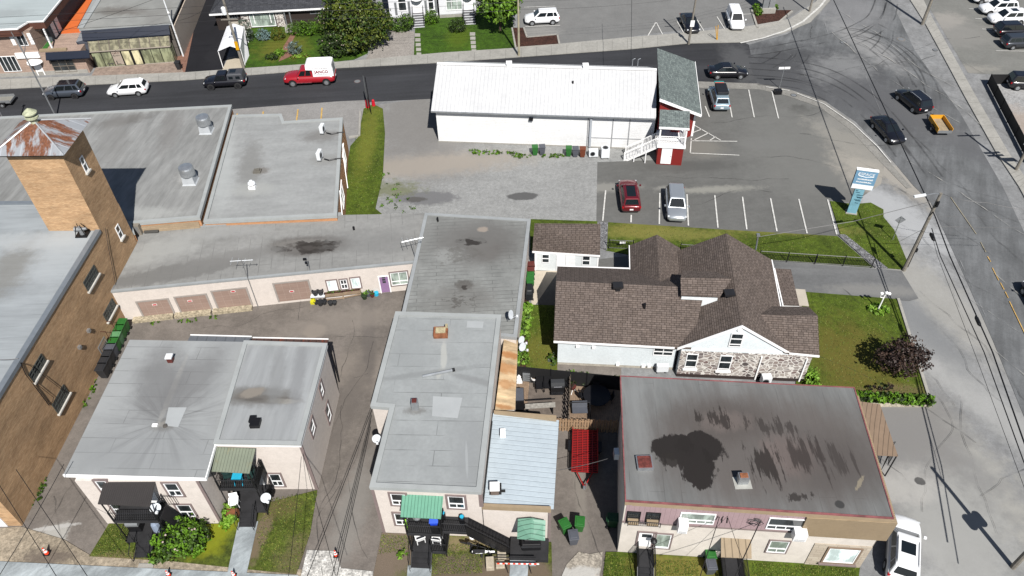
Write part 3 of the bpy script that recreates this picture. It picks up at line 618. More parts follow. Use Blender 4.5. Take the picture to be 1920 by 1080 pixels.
mr_gar = surf('garage_roof_membrane', S(150, 150, 148), [(.14, .08), (.5, .14, .3, .1), (2.4, .08)], [(575, 459, 3.5, 1.25, 2, S(104, 100, 97), .8, .6, .35), (560, 455, 2.1, .5, 4, S(134, 131, 127), .7, .6, .7), (592, 462, 1.7, .75, 5, S(60, 56, 53), .92, .3, .8), (525, 466, .9, .35, -10, S(64, 60, 57), .85, .4, .9), (622, 455, .8, .3, 10, S(66, 62, 59), .8, .5, 1.), (330, 510, 5.5, 1., 14, S(124, 123, 121), .8, .4, .6), (300, 470, 4, 1.4, 20, S(186, 187, 184), .6, 1.2, .8), (440, 480, 4, .8, 12, S(136, 135, 133), .7, .8, .8), (700, 450, 4, 1.4, 0, S(138, 138, 137), .5, 1.2, .8), (400, 436, 5, .7, 5, S(170, 171, 170), .6, 1., .8)], 3.35, extra=seams(97, 9, 1., .66, .016, .04), fields=[(580, 460, 2.9, .95, 2, S(58, 54, 51), .9, .8, (.6, 1.3, .1), .47, .56), (575, 462, 3.4, 1.15, 2, S(84, 80, 77), .7, .9, (.5, 1.2, .1), .5, .62)])
mr_back = surf('back_roof_membrane', S(146, 148, 146), [(.15, .07), (.7, .12), (3, .08)], [(900, 455, 3., 2.2, 0, S(92, 88, 86), .9, 1.2, .4), (892, 452, .9, .45, -14, S(46, 43, 41), .92, .3, .8), (862, 452, .35, .3, 0, S(48, 45, 43), .9, .3, .8), (910, 470, 1.2, 1.3, 0, S(100, 94, 90), .6, 1., .5), (880, 448, 4.2, 3.2, 0, S(126, 125, 123), .7, 1.4, .5), (870, 535, .7, .6, 0, S(84, 80, 76), .8, .7, .9), (860, 560, 2.6, 1.7, 0, S(122, 120, 117), .6, 1.2, .9), (905, 430, .5, .3, 0, S(172, 160, 148), .8, .6, .7), (840, 480, 1.2, .9, 0, S(166, 168, 166), .6, 1., .8)], 3.5, extra=seams(2, 3, .42, .5, .016, .05), fields=[(888, 455, 1.9, .8, -12, S(52, 48, 46), .9, 1.1, (.6, 1.3, .1), .5, .56), (872, 540, .6, .6, 0, S(60, 56, 53), .85, 1.4, (1, 1, 0), .5, .58), (860, 565, 2.6, 1.6, 0, S(92, 89, 86), .7, 1.6, (1, 1.4, 0), .52, .62), (860, 480, 3.5, 2.2, 0, S(108, 106, 103), .6, 1.2, (1, 1.3, 0), .5, .62)])
mr_c = surf('centre_roof_membrane', S(166, 170, 171), [(.12, .06), (.6, .08), (4, .05)], [(832, 668, .22, 1.3, 2, S(196, 197, 192), .75, .6, .35), (824, 700, .16, .5, -12, S(190, 191, 186), .6, .6, .4), (778, 770, .7, .3, 0, S(120, 118, 116), .7, 1., .8), (800, 700, 3.5, .25, 8, S(140, 143, 144), .6, 1., .6), (895, 714, 2., .25, -20, S(142, 144, 145), .6, 1., .6), (770, 660, 1.5, 2, 0, S(154, 158, 159), .5, 1.2, .8), (880, 850, 1., 3, 0, S(156, 159, 161), .5, 1.2, .8), (875, 860, .08, 1.2, 3, S(186, 190, 192), .5, .6, .3)], 5.57, extra=seams(-3, 6.5, 1.12, .5, .014, .03))
def rays(cx, cy, z, k=15., st=.3, rad=7.):
    c = P(cx, cy, z)
    def f(g, col, p):
        s = g.n('SeparateXYZ', {0: g.mp(p, loc=(-c.x, -c.y, 0))})
        an = g.n('Math', {0: s.outputs[1], 1: s.outputs[0]}, operation='ARCTAN2').outputs[0]
        r = g.M('SQRT', g.M('ADD', g.M('MULTIPLY', s.outputs[0], s.outputs[0]), g.M('MULTIPLY', s.outputs[1], s.outputs[1])))
        cv = g.n('CombineXYZ', {0: g.M('MULTIPLY', g.M('SINE', an), 3.), 1: g.M('MULTIPLY', g.M('COSINE', an), 3.), 2: g.M('MULTIPLY', r, .08)}).outputs[0]
        n = g.ramp(g.noise(cv, 1.5, 5, .65), .42, .68)
        m = g.M('MULTIPLY', g.M('MULTIPLY', n, g.ramp(r, .3, rad, 1, 0)), st)
        return seams(-3, 6, 1.1, .55, .014, .02)(g, g.mix(m, col, S(96, 96, 98)), p)
    return f
mr_h1 = surf('west_house_membrane', S(170, 173, 174), [(.12, .06), (.6, .06)], [(309, 795, .75, .55, 10, S(120, 118, 114), .85, .6, .6), (310, 794, .45, .25, 10, S(168, 162, 152), .8, .5, .8), (322, 735, .2, 2.8, -2, S(192, 192, 188), .8, .7, .3), (300, 715, 1.6, 3.2, 16, S(120, 120, 121), .7, 1.3, .5), (362, 715, 1.3, 3., -18, S(124, 124, 125), .65, 1.3, .5), (260, 850, 5, 2, 0, S(150, 153, 155), .5, 1.3, .6)], 5.4, extra=rays(309, 790, 5.4, st=.62, rad=6.))
mr_h2 = surf('east_house_membrane', S(166, 169, 171), [(.12, .06), (.9, .13, .14, 1.5), (3, .06, .1, 1.5)], [(468, 738, .9, .42, 12, S(150, 142, 132), .85, .5, .6), (497, 748, 2.3, .34, -6, S(104, 98, 94), .8, .8, .5), (475, 749, .6, .15, 0, S(70, 66, 64), .8, .6, .8), (530, 752, 1., .2, -4, S(172, 170, 164), .8, .6, .6), (480, 742, 2.6, .8, -3, S(112, 109, 105), .7, .8, .5), (472, 736, .75, .4, 12, S(150, 143, 134), .85, .5, .6), (520, 700, .5, 3, 5, S(140, 142, 143), .6, 1., .6), (560, 700, .4, 3.5, 5, S(146, 148, 150), .6, 1., .6)], 5.55)
mr_r = surf('east_flat_membrane', S(130, 132, 132), [(.1, .08), (1.1, .16, .1, 1.6), (4, .08, .1, 1.6)], [(1450, 842, 8.2, 4.3, -3, S(104, 98, 95), .9, .9, .3), (1350, 790, 3.2, 1.7, 0, S(92, 86, 83), .7, 1., .4), (1195, 800, .7, 5, 0, S(150, 152, 152), .5, 1.2, .6), (1480, 855, 1.6, 1.4, 0, S(128, 114, 110), .55, .9, .8), (1360, 790, 1.5, .7, 0, S(122, 112, 108), .6, 1., .7), (1560, 870, 2.6, 2.2, 0, S(84, 79, 77), .5, 1.2, .5), (1574, 946, .27, .25, 0, S(66, 66, 66), .95, .3, .3), (1612, 905, .5, .12, 50, S(160, 150, 130), .7, .5, 1.6), (1262, 838, 1.3, .9, 0, S(40, 36, 35), .97, .12, .5), (1312, 838, 1.5, 1.1, 0, S(41, 37, 36), .97, .12, .5), (1308, 876, 1.1, 1.5, 0, S(40, 36, 35), .97, .12, .6), (1262, 862, .9, .5, 0, S(46, 42, 40), .9, .2, .9)], 6.25, extra=seams(86, 8, .98, .68, .013, .03), ns=(1.5, .6, 0.),
    fields=[(1292, 858, 2.5, 2.3, 0, S(44, 40, 39), .95, 1., (2.2, .4, 0), .5, .56), (1340, 785, 3., 1.5, 0, S(52, 47, 45), .85, 1.2, (2.4, .4, 0), .52, .6), (1440, 870, 2.2, 2.2, 0, S(50, 45, 43), .9, 1.1, (2.6, .3, 0), .49, .57), (1500, 850, 3.6, 2.6, 0, S(58, 52, 50), .8, 1., (3., .25, 0), .52, .6), (1430, 800, 4.5, 1.4, 0, S(60, 55, 53), .75, 1.3, (2.6, .35, 0), .53, .6), (1570, 865, 2.8, 2.8, 0, S(66, 61, 59), .75, 1.1, (3.4, .2, 0), .54, .62), (1500, 932, 1.6, .5, 0, S(54, 50, 48), .85, 1.5, (1.8, .6, 0), .52, .58)])
ms_stucco = surf('beige_stucco', S(238, 228, 220), [(.4, .04), (2.5, .05), (9, .05)], bump=.35, bs=16)
ms_stucco2 = surf('pale_stucco', S(234, 226, 216), [(.5, .07), (2.5, .06)], bump=.35, bs=16)
m_coplight = surf('pale_metal_coping', S(182, 186, 186), [(.8, .08)], rough=.5)
m_copgrey = surf('grey_coping', S(172, 176, 178), [(.8, .1)], rough=.6)
mb_brick = brickm('orange_brown_brick', S(224, 186, 144), S(200, 160, 120), S(186, 156, 124))
mb_orange = brickm('orange_brick', S(226, 168, 122), S(208, 150, 106), S(190, 150, 120), .08)
mb_beige = brickm('beige_block', S(190, 168, 140), S(176, 156, 130), S(160, 144, 122), .05, .4, .2)
# ---------------------------------------------------------------- the brick fire hall with its hose tower
A0, A1 = P(42, 986), P(187, 700); tW = (A1-A0).normalized(); nW = V((tW.y, -tW.x, 0)); wW = -nW
HW = Wall(A0, A0+tW*40, (0, 30, 0))
q = lambda u, o: A0+tW*u+nW*o
hall = root('brick_fire_hall', q(10, -15), 'large orange brown brick hall with a tall square tower under a rusty pyramid roof', 'building')
hp = [q(0, 0), q(24.5, 0), q(24.5, -46), q(0, -46)]
part('wall', mb_brick, hall, lambda b: b.prism(hp, -.1, 7.7))
part('roof', [mr_hall, mb_brick], hall, lambda b: b.prism([q(.02, -.02), q(24.4, -.02), q(24.4, -46), q(.02, -46)], 7.7, 7.86, 0, 1))
def _c(b):
    b.ob(q(-.05, -.32)+V((0, 0, 7.7)), tW*20.85, nW*.4, (0, 0, .32)); b.ob(q(24.2, -46)+V((0, 0, 7.7)), tW*.35, nW*42, (0, 0, .3))
part('coping', simple('steel_coping', S(150, 158, 166), .45, .3), hall, _c)
tw0, tw1, tx = 20.86, 24.42, 4.05
part('tower', mb_brick, hall, lambda b: b.prism([q(tw0, .006), q(tw1, .006), q(tw1, -tx), q(tw0, -tx)], 7, 15.35))
tr = [q(tw0-.62, .62), q(tw1+.62, .62), q(tw1+.62, -tx-.62), q(tw0-.62, -tx-.62)]
cx_ = q((tw0+tw1)/2, -tx/2); tz = zat(cx_.x, cx_.y, 226)
m_rust = metalroof('rusty_sheet_metal', S(168, 172, 178), .72, .4, 1.25, 'x', (1., .6, .47, .55, .3, S(132, 88, 66)), .0)
def _r(b):
    a = [p+V((0, 0, 15.3)) for p in tr]; t = V((cx_.x, cx_.y, tz))
    for i in range(4): b.face([a[i], a[(i+1) % 4], t])
    b.face(a[::-1])
tro = part('tower_roof', m_rust, hall, _r)
part('hip_cap', simple('pale_flashing', S(205, 208, 212), .4, .2), tro, lambda b: [b.tube([p+V((0, 0, 15.34)), V((cx_.x, cx_.y, tz+.03))], .06, 4) for p in tr])
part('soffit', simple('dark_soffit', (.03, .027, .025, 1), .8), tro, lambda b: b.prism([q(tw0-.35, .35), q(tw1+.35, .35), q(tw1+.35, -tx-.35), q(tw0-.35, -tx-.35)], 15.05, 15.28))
part('ventilator', simple('patina_yellow_paint', S(196, 200, 170), .55, var=.3, vs=5), tro, lambda b: b.lathe((cx_.x, cx_.y, tz-.25), [(.28, 0), (.24, .3), (.24, .38), (.38, .42), (.46, .5), (.46, .62), (.28, .66), (.28, .76), (.47, .82), (.49, .9), (.24, 1.12), (.03, 1.25)], 16), smooth=False)
mk = dict(glass=m_glass, fw=.07)
m_sill = simple('white_stone_sill', S(226, 222, 214), .7)
for tl, br in (((147.5, 298), (166, 317)), ((215, 428), (231, 441))):
    window(hall, HW, tl, br, ((.5, 1), (.5, 1)), sill=m_sill, o=.01, **mk)
m_oldframe = simple('dark_sash', (.05, .055, .05, 1), .6)
for tl, br in (((155, 530), (184, 513)), ((192.5, 590), (217, 573)), ((52.5, 703), (86, 677)), ((96.7, 760), (129, 737))):
    window(hall, HW, tl, br, ((.33, 4), (.33, 4), (.34, 4)), sill=m_sill, frame=m_oldframe, o=.01, fw=.05)
def _cond(b):
    pts = [HW.pt(*HW.at(x, y), .08) for x, y in ((36, 680), (46, 702), (66, 728), (90, 760))]
    b.tube(pts, .035); b.tube([HW.pt(*HW.at(x, y), .1) for x, y in ((36, 680), (55, 686), (80, 705), (110, 728), (125, 738))], .02)
    b.tube([HW.pt(*HW.at(x, y), .1) for x, y in ((60, 715), (85, 735), (98, 745), (96, 753), (90, 757))], .02)
    b.tube([HW.pt(*HW.at(x, y), .1) for x, y in ((195, 428), (202, 470), (212, 520), (217, 548))], .02)
part('service_conduit', m_black, hall, _cond)
for x, y in ((164, 620), (147, 651)):
    u, z = HW.at(x, y); part('wall_vent', m_galv, hall, lambda b: (HW.slab(b, u-.13, u+.13, z-.13, z+.13, 0, .2)))
def _lad(b):
    u, z = HW.at(192, 612)
    for a in (-.55, .55): b.tube([HW.pt(u+a, z, .05), HW.pt(u+a, z, .45), HW.pt(u+a, z-1.4, .45)], .03, 4)
    b.tube([HW.pt(u-.55, z-1.4, .45), HW.pt(u+.55, z-1.4, .45)], .03, 4)
part('rusty_bracket', simple('rusty_iron', S(92, 52, 38), .9), hall, _lad)
FWall = Wall(q(0, 0), q(0, -30), (0, 0, 0))
part('garage_door', siding('white_sectional_door', (.75, .75, .77, 1), .5, .8), hall, lambda b: (FWall.slab(b, .95, 5.2, 0, 4.3, -.02, .06), FWall.slab(b, 6.2, 10.4, 0, 4.3, -.02, .06)))
# ---------------------------------------------------------------- north wings (two flat roofs)
z2, z3 = 4.45, 3.9
a, b_ = P(435, 198, z2), P(375, 409, z2); c_ = P(247, 420, z2); e_ = P(-260, 234, z2)
wing = root('flat_roofed_wing', (-25, 65, 0), 'long grey flat roofed wing north of the brick tower with two big round roof ventilators', 'building')
poly2 = [a, b_, c_, q(24.6, .1), q(24.6, -46), e_]
flat(wing, poly2, z2, [mb_orange], mr_north, m_coplight, cw=.3, ch=.12, over=.06)
W2 = Wall(c_, b_)
part('block_panel', mb_beige, wing, lambda b: W2.slab(b, .6, W2.L-.25, 3.3, 4.1, 0, .05))
poly3 = PP([(437, 217), (528, 215), (533, 229), (643, 222), (632, 405), (382, 417)], z3)
low = root('orange_brick_annex', P(520, 310), 'lower flat roofed annex with an orange brick side wall along the grass strip', 'building')
flat(low, poly3, z3, [mb_orange], mr_low, m_coplight, cw=.32, ch=.12, over=.05)
W3 = Wall(poly3[3], poly3[4], (40, 60, 0))
for u0 in (3.2, 9.2, 15.5): window_ = None
def _band(b):
    for u in (3.2, 9.4, 15.6):
        if u+2.4 < W3.L: W3.slab(b, u, u+2.4, 2.9, 3.05, -.05, .04)
part('lintel', m_white, low, _band)
for u in (3.4, 9.6, 15.8):
    if u+2 > W3.L: continue
    f = part('window', m_winwhite, low, lambda b: (W3.frame(b, u, u+2, 1.2, 2.9, .08, -.06, .02), W3.slab(b, u+.96, u+1.04, 1.28, 2.82, -.06, .02)))
    part('pane', m_glass, f, lambda b: W3.slab(b, u+.06, u+1.94, 1.26, 2.84, -.07, -.03))
part('drain_pipe', m_white, low, lambda b: [b.tube([W3.pt(u, 3.85, .1), W3.pt(u+1.6, 2.4, .1), W3.pt(u+2.6, .4, .1)], .05, 5) for u in (4.6, 12.2)])
# ---------------------------------------------------------------- garage row
zg = 3.35
GW = Wall(P(233.3, 600.8), P(735, 547))
gar = root('garage_row', P(480, 560), 'long low beige stucco row with four mauve garage doors facing the courtyard', 'building')
ug, zg1 = GW.at(204, 547); ug2, zg2 = GW.at(781, 491)
gp = [GW.pt(ug, zg1), GW.pt(ug2, zg2), P(799, 400, zg2+.2), P(640, 403, zg), P(250, 436, zg1+.1)]
def solid(b, tops, dz, m=0):
    n = len(tops); i = len(b.v); b.v += [V((p.x, p.y, p.z-dz)) for p in tops]+[V((p.x, p.y, -.05)) for p in tops]
    b.f.append(tuple(range(i, i+n))); b.mi.append(m)
    for k in range(n):
        j = (k+1) % n; b.f.append((i+k, i+n+k, i+n+j, i+j)); b.mi.append(m)
part('wall', ms_stucco, gar, lambda b: solid(b, gp, .1))
def _gr(b):
    f = V((0, -.06, 0)); slabpoly(b, [gp[0]+f, gp[1]+f]+gp[2:], .12, 0, 1)
part('roof', [mr_gar, m_copgrey], gar, _gr)
part('eave_coping', m_copgrey, gar, lambda b: (b.ob(gp[0]+V((0, -.08, -.02)), gp[1]-gp[0], (0, .22, 0), (0, 0, .08)), b.ob(gp[4]+V((0, -.1, 0)), gp[3]-gp[4], (0, .35, 0), (0, 0, .12)), b.ob(gp[0]+V((0, 0, -.02)), gp[4]-gp[0], (.25, 0, 0), (0, 0, .1))))
fo = .0
m_gdoor = brickm('mauve_sectional_door', S(172, 148, 136), S(168, 144, 132), S(188, 168, 156), .04, .62, .52, .012, 0.)
m_redsign = simple('red_sign', (.42, .012, .015, 1), .5)
for tl, br, sg in (((257.5, 566.7), (327.5, 590.8), (290, 571)), ((329, 558), (397.5, 582.5), (356, 564)), ((398, 546.7), (473, 575), (437, 546)), ((514, 532.5), (586.7, 562.5), (547, 546))):
    u0, z1 = GW.at(*tl); u1, z0 = GW.at(*br); z0 = max(.25, z0)
    gd = part('garage_door', m_gdoor, gar, lambda b: GW.slab(b, u0, u1, z0, z1, fo-.05, fo+.02))
    part('surround', simple('grey_door_surround', S(178, 170, 164), .8), gd, lambda b: (GW.slab(b, u0-.14, u1+.14, z1, z1+.14, fo-.05, fo+.06), GW.slab(b, u0-.14, u0, z0, z1, fo-.05, fo+.06), GW.slab(b, u1, u1+.14, z0, z1, fo-.05, fo+.06)))
    u, z = GW.at(*sg); ps = part('warning_sign', m_redsign, gd, lambda b: GW.slab(b, u-.15, u+.15, z-.07, z+.07, fo, fo+.035)); part('border', m_white, ps, lambda b: GW.frame(b, u-.18, u+.18, z-.1, z+.1, .03, fo, fo+.03))
part('door_sill', surf('crumbled_concrete_sill', S(188, 176, 152), [(1.5, .2), (6, .25)], speck=.3, bump=1.), gar, lambda b: [GW.slab(b, GW.at(x0, y0)[0], GW.at(x1, y1)[0], 0, .28, fo-.02, fo+.5) for x0, y0, x1, y1 in ((250, 595, 328, 592), (329, 588, 398, 584), (400, 580, 474, 574))])
for tl, br, rows, gls in (((609, 525), (637, 544), ((1, 1),), m_blind), ((634, 523), (656, 541.5), ((.5, 2), (.5, 2)), m_glass), ((654, 520), (680, 539.5), ((1, 1),), m_blind), ((728, 510), (769, 533), ((.3, 2), (.7, 2)), m_curtain)):
    window(gar, GW, tl, br, rows, trim=m_mauve, glass=gls, o=fo+.01, tw=.1)
m_purple = simple('lilac_door_paint', S(166, 132, 176), .6)
u0, z1 = GW.at(708, 518); u1, z0 = GW.at(734, 546)
dd = part('door', m_purple, gar, lambda b: GW.slab(b, u0+.1, u1-.1, .05, z1-.1, fo-.05, fo+.03))
part('pane', m_glass, dd, lambda b: [GW.slab(b, u0+.32, u1-.32, 1.15+k*.28, 1.36+k*.28, fo, fo+.045) for k in range(3)])
part('frame', m_winwhite, dd, lambda b: (GW.slab(b, u0, u0+.1, .0, z1, fo-.05, fo+.05), GW.slab(b, u1-.1, u1, .0, z1, fo-.05, fo+.05), GW.slab(b, u0+.1, u1-.1, z1-.1, z1, fo-.05, fo+.05)))
# ---------------------------------------------------------------- centre block and its wings
zb = 3.5
bp = PP([(797, 400), (995, 412), (969, 634), (748, 612)], zb)
back = root('dark_roofed_block', P(880, 520), 'single storey block with cracked dark stained flat roof behind the green canopied house', 'building')
flat(back, bp, zb, ms_stucco, mr_back, m_copgrey, over=.06, cw=.3, ch=.08)
zc = 5.57
cp = PP([(742, 586), (940, 592), (902.5, 924.5), (693, 915), (731, 766), (695, 763)], zc)
cen = root('centre_house', P(820, 960), 'two storey beige stucco house with green corrugated canopy and grey flat roof', 'house')
flat(cen, cp, zc, ms_stucco, mr_c, m_coplight, over=.08, cw=.34, ch=.12, th=.2)
CW = Wall(P(719, 1001), P(719, 1001)+(cp[2]-cp[3]))
co = (V((cp[3].x, cp[3].y, 0))-CW.A).dot(CW.n)-.08
zw = 3.92
wp = PP([(926, 771), (1043, 781), (1033, 957.5), (903, 948)], zw)
wp[3] = V((*CW.pt(*CW.at(903, 948), co).xy, zw)); wp[2] = V((*CW.pt(*CW.at(1033, 957.5), co).xy, zw))
part('wing_wall', ms_stucco, cen, lambda b: b.prism(inset(wp, .03), -.05, zw-.3))
m_wmetal = metalroof('white_ribbed_roof', S(200, 213, 222), .36, .45, .84, 'x')
g_ = wp
sp_ = [V((g_[0].x-.05, g_[0].y-.1, zw-.05)), V((g_[1].x+.18, g_[1].y-.1, zw-.28)), V((g_[2].x+.18, g_[2].y+.2, zw-.28)), V((g_[3].x-.05, g_[3].y+.2, zw-.05))]
part('metal_roof', m_wmetal, cen, lambda b: slabpoly(b, sp_, .08))
part('parapet', m_tan, cen, lambda b: (b.ob(V((g_[3].x, g_[3].y, zw-.4)), V((g_[2].x-g_[3].x, g_[2].y-g_[3].y, 0)), (0, .2, 0), (0, 0, .42)), b.ob(V((g_[0].x, g_[0].y-.22, zw-.4)), V((g_[1].x-g_[0].x, g_[1].y-g_[0].y, 0)), (0, .24, 0), (0, 0, .5))))
part('roof_tar', simple('black_tar', (.015, .015, .015, 1), .7), cen, lambda b: (b.ob(P(904, 945, zw+.0), P(921, 790, zw+.03)-P(904, 945, zw), (.1, 0, 0), (0, 0, .02)), b.box(P(929, 917, zw-.06), .75, .8, .03), b.box(P(940, 921, zw-.07), .5, .18, .035)))
leanp = [P(945, 636, 3.15), P(971, 637, 2.75), P(966, 767, 2.75), P(928, 769, 3.15)]
m_rustwood = surf('rust_streaked_panel', S(208, 182, 146), [(.6, .1), (1., .3, .18, 0), (3, .25, .15, 0)], [(955, 665, .8, .3, 0, S(182, 120, 66), .8, .8, 1.), (950, 690, .8, .5, 0, S(190, 132, 80), .7, .9, 1.2), (950, 720, .7, .4, 0, S(186, 128, 76), .6, .9, 1.2), (945, 762, .7, .2, 0, S(178, 118, 66), .7, .9, 1.)], 3.)
part('lean_to_roof', m_rustwood, cen, lambda b: slabpoly(b, leanp, .07))
part('lean_to_wall', ms_stucco2, cen, lambda b: b.prism(inset([V((p.x, p.y, 0)) for p in leanp], .06), -.05, 2.7))
for tl, br in (((726, 924), (768, 951)), ((733, 961), (772, 988)), ((834, 928.7), (876.7, 957))): window(cen, CW, tl, br, ((.38, 2), (.62, 1)), trim=m_mauve, o=co+.01, tw=.14, gl=None)
part('corner_board', m_mauve, cen, lambda b: (CW.slab(b, -.05, .14, 0, 5.3, co-.02, co+.04), CW.slab(b, CW.at(898, 925)[0]-.05, CW.at(898, 925)[0]+.2, 3.9, 5.35, co-.02, co+.04), CW.slab(b, CW.at(1032, 1000)[0]-.16, CW.at(1032, 1000)[0], 0, 3.5, co-.02, co+.04)))
# ---------------------------------------------------------------- west house (two units)
z1_, z2_ = 5.4, 5.55
h1 = PP([(243, 637), (459, 641), (385, 898), (118, 891)], z1_); h2 = PP([(458, 640), (614, 645), (564, 835), (401, 832.5)], z2_)
hou = root('west_house', P(320, 950), 'beige stucco duplex with black and grey canopies over its balconies by the brick hall', 'house')
HA = Wall(P(201.7, 981.7), P(417.5, 981.7)); HB = Wall(P(430, 916.7+.5), P(596.7, 917))
HB = Wall(P(596.7, 917)-HA.t*6.6, P(596.7, 917)); HC = None
w1p = [HA.pt(0, 0), HA.pt(HA.L, 0), V((h1[1].x-.1, h1[1].y-.2, 0)), V((h1[0].x+.3, h1[0].y-.2, 0))]
w2p = [HB.pt(0, 0), HB.pt(HB.L, 0), V((h2[1].x-.1, h2[1].y-.15, 0)), V((h2[0].x, h2[0].y-.15, 0))]
HC = Wall(w2p[1], w2p[2], (20, 25, 0))
part('wall', ms_stucco, hou, lambda b: (b.prism(w1p, -.05, z1_-.2), b.prism(w2p, -.05, z2_-.21)))
r1 = part('roof', [mr_h1, m_white], hou, lambda b: b.prism(h1, z1_-.22, z1_, 0, 1))
r2 = part('roof', [mr_h2, m_white], hou, lambda b: b.prism(h2, z2_-.22, z2_, 0, 1))
part('coping', m_coplight, r2, lambda b: ring(b, inset(h2, -.015), .3, z2_-.03, z2_+.1))
part('eave_trim', m_white, r1, lambda b: (b.ob(h1[3]+V((0, -.02, -.2)), h1[2]-h1[3], (0, .08, 0), (0, 0, .24)), b.ob(h1[2]+V((-.02, 0, -.2)), h1[1]-h1[2], (.07, 0, 0), (0, 0, .24))))
part('corner_board', m_mauve, hou, lambda b: (HA.slab(b, HA.L-.17, HA.L+.02, 0, z1_-.2, -.02, .05), HB.slab(b, HB.L-.2, HB.L+.02, 0, z2_-.2, -.02, .05)))
for W_, tl, br in ((HA, (300, 903.3), (350, 931)), (HA, (324, 944), (374, 970)), (HA, (171.7, 899), (221, 928)), (HA, (196, 938), (246, 966)), (HB, (498.3, 886), (538, 912.5))): window(hou, W_, tl, br, ((.42, 2), (.58, 1)), trim=m_mauve, tw=.13)
for tl, br in (((596, 727), (608, 733)), ((608, 770), (622, 777)), ((578, 802), (592, 800))): window(hou, HC, tl, br, ((.45, 1), (.55, 1)), trim=m_mauve, tw=.14)
pr = PP([(357, 629), (472, 632), (458, 645), (350, 642)], 4.6)
part('porch_roof', metalroof('grey_sheet_roof', S(112, 116, 122), .7, .5, .75), hou, lambda b: slabpoly(b, pr, .1))
pr2 = PP([(474, 634), (616, 637), (612, 648), (468, 645)], 4.6)
part('porch_roof', metalroof('rusty_brown_roof', S(84, 62, 56), .55, .6, .5, 'x', (1, 1.2, .5, .6, .2, S(112, 58, 40))), hou, lambda b: slabpoly(b, pr2, .1))
part('porch_fascia', m_white, hou, lambda b: (b.ob(pr[0]+V((0, 0, -.12)), pr[1]-pr[0], (0, .07, 0), (0, 0, .18)), b.ob(pr2[0]+V((0, 0, -.12)), pr2[1]-pr2[0], (0, .07, 0), (0, 0, .18))))
part('porch_post', m_black, hou, lambda b: [b.cyl((p.x, p.y-.2, 0), (p.x, p.y-.2, 4.5), .06, .06, 6) for p in (pr[0], pr[1], pr2[0], pr2[1])])
# ---------------------------------------------------------------- south-east flat block
zr = 6.25
rp = PP([(1163, 705), (1601.7, 726.7), (1675.8, 971.7), (1172.5, 939)], zr)
RW = Wall(P(1157.5, 1035), P(1610, 1064.2))
eas = root('corner_apartment_block', P(1400, 1000), 'two storey corner block with stained flat roof and red drip edge beside the crossroad', 'building')
ri = inset(rp, .3); wb = [RW.pt(0, 0), RW.pt(RW.L, 0), ri[1], ri[0]]
part('wall', ms_stucco2, eas, lambda b: b.prism(wb, -.05, zr-.5))
part('roof', [mr_r, m_tan], eas, lambda b: b.prism(rp, zr-.5, zr, 0, 1))
part('drip_edge', simple('faded_red_drip_edge', S(150, 92, 94), .6, var=.35, vs=1.5), eas, lambda b: ring(b, inset(rp, -.02), .07, zr-.1, zr+.04))
m_beigesid = siding('tan_vinyl_siding', S(170, 150, 122), .12, .82)
ub, zb_ = RW.at(1506.7, 999); ue, _z = RW.at(1652.5, 1008.5); oo = max(.16, (V((rp[2].x, rp[2].y, 0))-RW.A).dot(RW.n)-.04)
part('bay_siding', m_beigesid, eas, lambda b: RW.slab(b, ub-.3, RW.L+.45, 3.75, zr-.48, -8.9, oo))
part('corner_wall', simple('grey_cladding', S(150, 142, 130), .8), eas, lambda b: RW.slab(b, RW.L-.1, RW.L+.2, -.05, 3.8, -8.5, -.2))  # one even grey-brown cladding under the bay
m_mauvesid = siding('mauve_cladding', S(186, 160, 164), .3, .72, .6, True)
part('upper_cladding', m_mauvesid, eas, lambda b: RW.slab(b, .1, ub-.32, 3.95, zr-.45, -.05, .03))
part('belt_course', m_mauve, eas, lambda b: RW.slab(b, -.02, ub-.32, 3.82, 3.95, -.02, .07))
for tl, br, rows, gl in (((1276.7, 959), (1337, 982), ((.35, 4), (.65, 1)), m_curtain), ((1443, 969), (1507, 994), ((.35, 4), (.65, 1)), m_glass)): window(eas, RW, tl, br, rows, o=.04, glass=gl)
for tl, br in (((1176, 957), (1199, 976)), ((1212, 959), (1236, 978))): window(eas, RW, tl, br, ((.4, 1), (.6, 1)), o=.04, frame=m_black)
window(eas, RW, (1443, 1011), (1473, 1037.5), ((.35, 2), (.65, 1)), glass=m_curtain, trim=m_mauve, o=.01, tw=.08)
u0, z1 = RW.at(1528, 1018); 
part('stone_facing', brickm('cream_stone_facing', S(214, 202, 184), S(196, 182, 164), S(160, 148, 132), .03, .7, .28), eas, lambda b: RW.slab(b, u0, RW.L+.01, 0, z1, -.02, .05))
window(eas, RW, (1553, 1023), (1601, 1056), ((1, 1),), glass=m_blind, o=.06, trim=simple('bronze_trim', S(150, 130, 112), .6), tw=.12, sill=m_mauve)
door(eas, RW, (1199, 997), (1223, 1024), m_white, trim=m_mauve, glass=m_glass, lo=.68)
window(eas, RW, (1225, 998), (1256, 1029), ((.06, 1), (.94, 1)), glass=m_curtain, o=.01, trim=m_mauve, tw=.1)
def _ac(b, tl, br): 
    u0, z1 = RW.at(*tl); u1, z0 = RW.at(*br); RW.slab(b, u0, u1, z0, z1, .05, .65)
for tl, br in (((1272, 968), (1286, 984)), ((1488, 985), (1506, 999))):
    u0, z1 = RW.at(*tl); u1, z0 = RW.at(*br)
    ac = root('window_air_conditioner', RW.pt(u0, z0, .1), 'white window air conditioner in the '+('left' if tl[0] < 1400 else 'right')+' upper window of the corner block', 'air conditioner', 'air conditioners in the corner block windows')
    part('casing', m_white, ac, lambda b: RW.slab(b, u0, u1, z0, z1, .06, .6), bevel=.02)
    part('grille', m_greymetal, ac, lambda b: [RW.slab(b, u0+.06, u1-.06, z0+.05+k*.07, z0+.07+k*.07, .6, .61) for k in range(4)])
